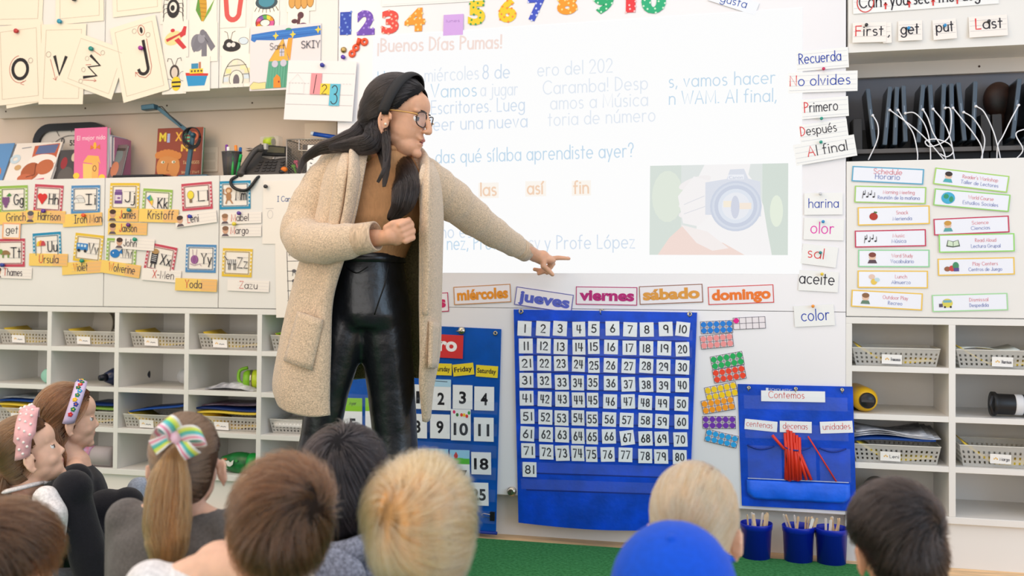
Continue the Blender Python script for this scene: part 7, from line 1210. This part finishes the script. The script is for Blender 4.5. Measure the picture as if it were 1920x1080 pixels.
# shawl collar bands
for pts, rs in (([(726, 268, -.66), (690, 270, -.70), (668, 284, -.80), (664, 330, -.885), (655, 390, -.90), (640, 450, -.90), (632, 476, -.895)], [.018, .024, .030, .030, .026, .022, .016]), ([(752, 274, -.60), (780, 284, -.64), (796, 308, -.74), (797, 352, -.85), (797, 420, -.86), (798, 500, -.84), (797, 590, -.82)], [.018, .022, .026, .026, .024, .022, .016])):
    mb = MB(); mb.tube(crom([tuple(W(*p)) for p in pts], 6), list(np.interp(np.linspace(0, 6, 37), range(7), rs)), CRD, 14, flat=.42, up=(0, 1, 0)); mb.build('collar', None, r, smooth=True)
mb = MB(); mb.tube(crom([tuple(W(*p)) for p in [(650, 284, -.80), (641, 320, -.89), (632, 380, -.905), (622, 440, -.905), (612, 475, -.90)]], 6), list(np.interp(np.linspace(0, 4, 25), range(5), [.016, .022, .022, .018, .012])), CRD, 12, flat=.5, up=(0, 1, 0)); mb.build('lapel_fold', None, r, smooth=True)
# patch pockets
def patch(c4, yf, name):
    a, b, c, d = c4; mb = MB(); rows = []
    for j in range(9):
        t = j/8; rows.append([W(a[0]*(1-u)*(1-t)+b[0]*u*(1-t)+c[0]*u*t+d[0]*(1-u)*t, a[1]*(1-u)*(1-t)+b[1]*u*(1-t)+c[1]*u*t+d[1]*(1-u)*t, yf(u, t)) for u in [i/8 for i in range(9)]])
    mb.grid(rows); mb.build(name, CRD, r, smooth=True, thick=.012)
patch([(560, 584), (606, 600), (585, 694), (534, 676)], lambda u, t: -.885-.025*math.sin(u*PI*.8)-.008*(1-t)-.01*t, 'patch_pocket'); patch([(808, 602), (822, 606), (816, 690), (806, 690)], lambda u, t: -.80+.10*u, 'patch_pocket')
# sleeves
def sleeve(pts, rs, wr, seed):
    P = crom([tuple(p) for p in pts], 10); R = list(np.interp(np.linspace(0, len(pts)-1, len(P)), range(len(pts)), rs)); R = [x*(1+.035*math.sin(i*1.1+seed)+.02*math.sin(i*2.3)) for i, x in enumerate(R)]; mb = MB(); mb.tube(P, R, None, 20); mb.ball(P[0], R[0], None, 18, 12); remesh(mb, 'sleeve', CRD, r, .007, 5)
    a, b = Vector(P[-1]), Vector(P[-1]) + (Vector(P[-1]) - Vector(P[-4])).normalized()*.05; mb = MB(); ax = (b-a).normalized(); mb.lathe(a - ax*.012, [(wr*.90, 0), (wr*1.04, .004), (wr*1.0, .035), (wr*.97, .062), (wr*.86, .063), (wr*.84, .03)], RIB, 28, ax); mb.build('ribbed_cuff', None, r, smooth=True)
sleeve([W(642, 312, -.70), W(600, 365, -.75), W(567, 440, -.82), W(610, 457, -.91), W(676, 448, -.935)], [.070, .072, .066, .060, .046], .044, 0)
sleeve([W(792, 338, -.66), W(842, 372, -.55), W(910, 425, -.38), W(972, 464, -.20)], [.072, .068, .054, .038], .036, 2)
# hair, headband, glasses
face = lambda L: np.where(L[..., 2] > .075, L[..., 0] < .070, np.where(L[..., 2] > .02, L[..., 0] < .030+.035*(L[..., 2]-.02)/.055, np.where(L[..., 2] > -.10, L[..., 0] < -.018, False)))
H = Hair(hd, [((-.014, 0, .047), (.108, .088, .098)), ((-.052, 0, -.01), (.070, .080, .085))], face); HB_ = solid('jet', (16, 14, 16)); HJ = hairmat('hair_jet', (14, 12, 13), (40, 33, 32), .28); cap = H.cap(HB_, r, res=3); strands(H.flow(7000, (.95, .15, .35), .20, twist=0, grav=.35, lift=.004, seed=21, messy=.07, bias=(-.5, 0, -.25)), 'hair_strands', HJ, cap, .0006)
def tress(pts, rs, n, seed, flat=.8, nm='hair_tress', wave=.004, ends=.15):
    P = [W(*p) for p in pts]; lm = lockmesh(P, rs, nm, HB_, r, flat, .82, .66); strands(lock(P, rs, n, seed, flat, wave=wave, ends=ends), 'tress_strands', HJ, lm, .00055)
tress([(712, 190, -.72), (700, 228, -.74), (672, 256, -.775), (634, 270, -.79), (598, 280, -.79), (570, 300, -.785), (560, 325, -.80)], [.040, .042, .036, .026, .016, .008, .002], 1800, 31, ends=.5)
tress([(710, 196, -.74), (708, 240, -.79), (694, 268, -.83), (656, 274, -.83), (618, 278, -.81)], [.036, .040, .034, .022, .006], 1300, 32)
tress([(716, 215, -.70), (718, 250, -.75), (720, 280, -.80), (724, 318, -.83), (720, 350, -.86)], [.034, .034, .024, .010, .002], 900, 36)
tress([(722, 232, -.79), (724, 260, -.835), (724, 290, -.86), (720, 318, -.885), (708, 342, -.885)], [.016, .015, .009, .004, .001], 300, 33)
tress([(728, 225, -.62), (736, 262, -.61), (752, 298, -.70), (762, 326, -.80), (761, 354, -.865), (752, 385, -.88), (730, 414, -.88)], [.020, .024, .028, .038, .042, .032, .005], 3200, 34, nm='hair_tress')
tress([(700, 175, -.70), (688, 200, -.70), (684, 226, -.71), (690, 250, -.74)], [.024, .026, .022, .010], 500, 35)
HBM = M('black_ribbon', (24, 23, 26), .6, bump=.2, bscale=400); mb = MB(); rows = []
for i in range(29):
    a = math.radians(-112 + 224*i/28); ca, sa = math.cos(a), math.sin(a); rows.append([hd.T(.026-.030*(1-ca)*.9+.017*t, sa*(.093+.006*(1-t*t)), .036+ca*(.108+.006*(1-t*t))) for t in (-1, -.5, 0, .5, 1)])
mb.grid(rows); mb.build('headband', HBM, r, smooth=True, thick=.004)
GLD = M('gold_metal', (206, 160, 96), .3, .8); GBK = M('dark_frame', (52, 40, 40), .25); gl = tag(bpy.data.objects.new('glasses', None)); COL.objects.link(gl); gl.parent = r; gl['_o'] = r['_o']; gl.empty_display_size = .02; mb = MB()
for q in (1, -1):
    rim = [hd.T(.089-.010*abs(math.cos(a))*(1 if math.cos(a) > 0 else .2), q*(.034+.027*math.copysign(abs(math.cos(a))**.75, math.cos(a))), .002+.023*math.copysign(abs(math.sin(a))**.75, math.sin(a))) for a in [i*PI/14 for i in range(29)]]; mb.tube(rim, .0021*.9, GBK, 8)
    m2 = MB(); m2.poly(rim[:-1]); m2.build('lens', M('lens_glass', (226, 232, 244), .05, spec=.9, alpha=.16), gl)
mb.tube([hd.T(.088, .008, .008), hd.T(.096, 0, .010), hd.T(.088, -.008, .008)], .0018, GLD, 8); mb.build('rims', None, gl, smooth=True)
mb = MB()
for q in (1, -1): mb = MB(); mb.tube(crom([hd.T(.081, q*.061, .010), hd.T(.075, q*.070, .012), hd.T(.02, q*.082, .012), hd.T(-.004, q*.086, .008), hd.T(-.018, q*.086, -.008)], 4), .0022, GLD, 8); mb.build('temple', None, gl, smooth=True)
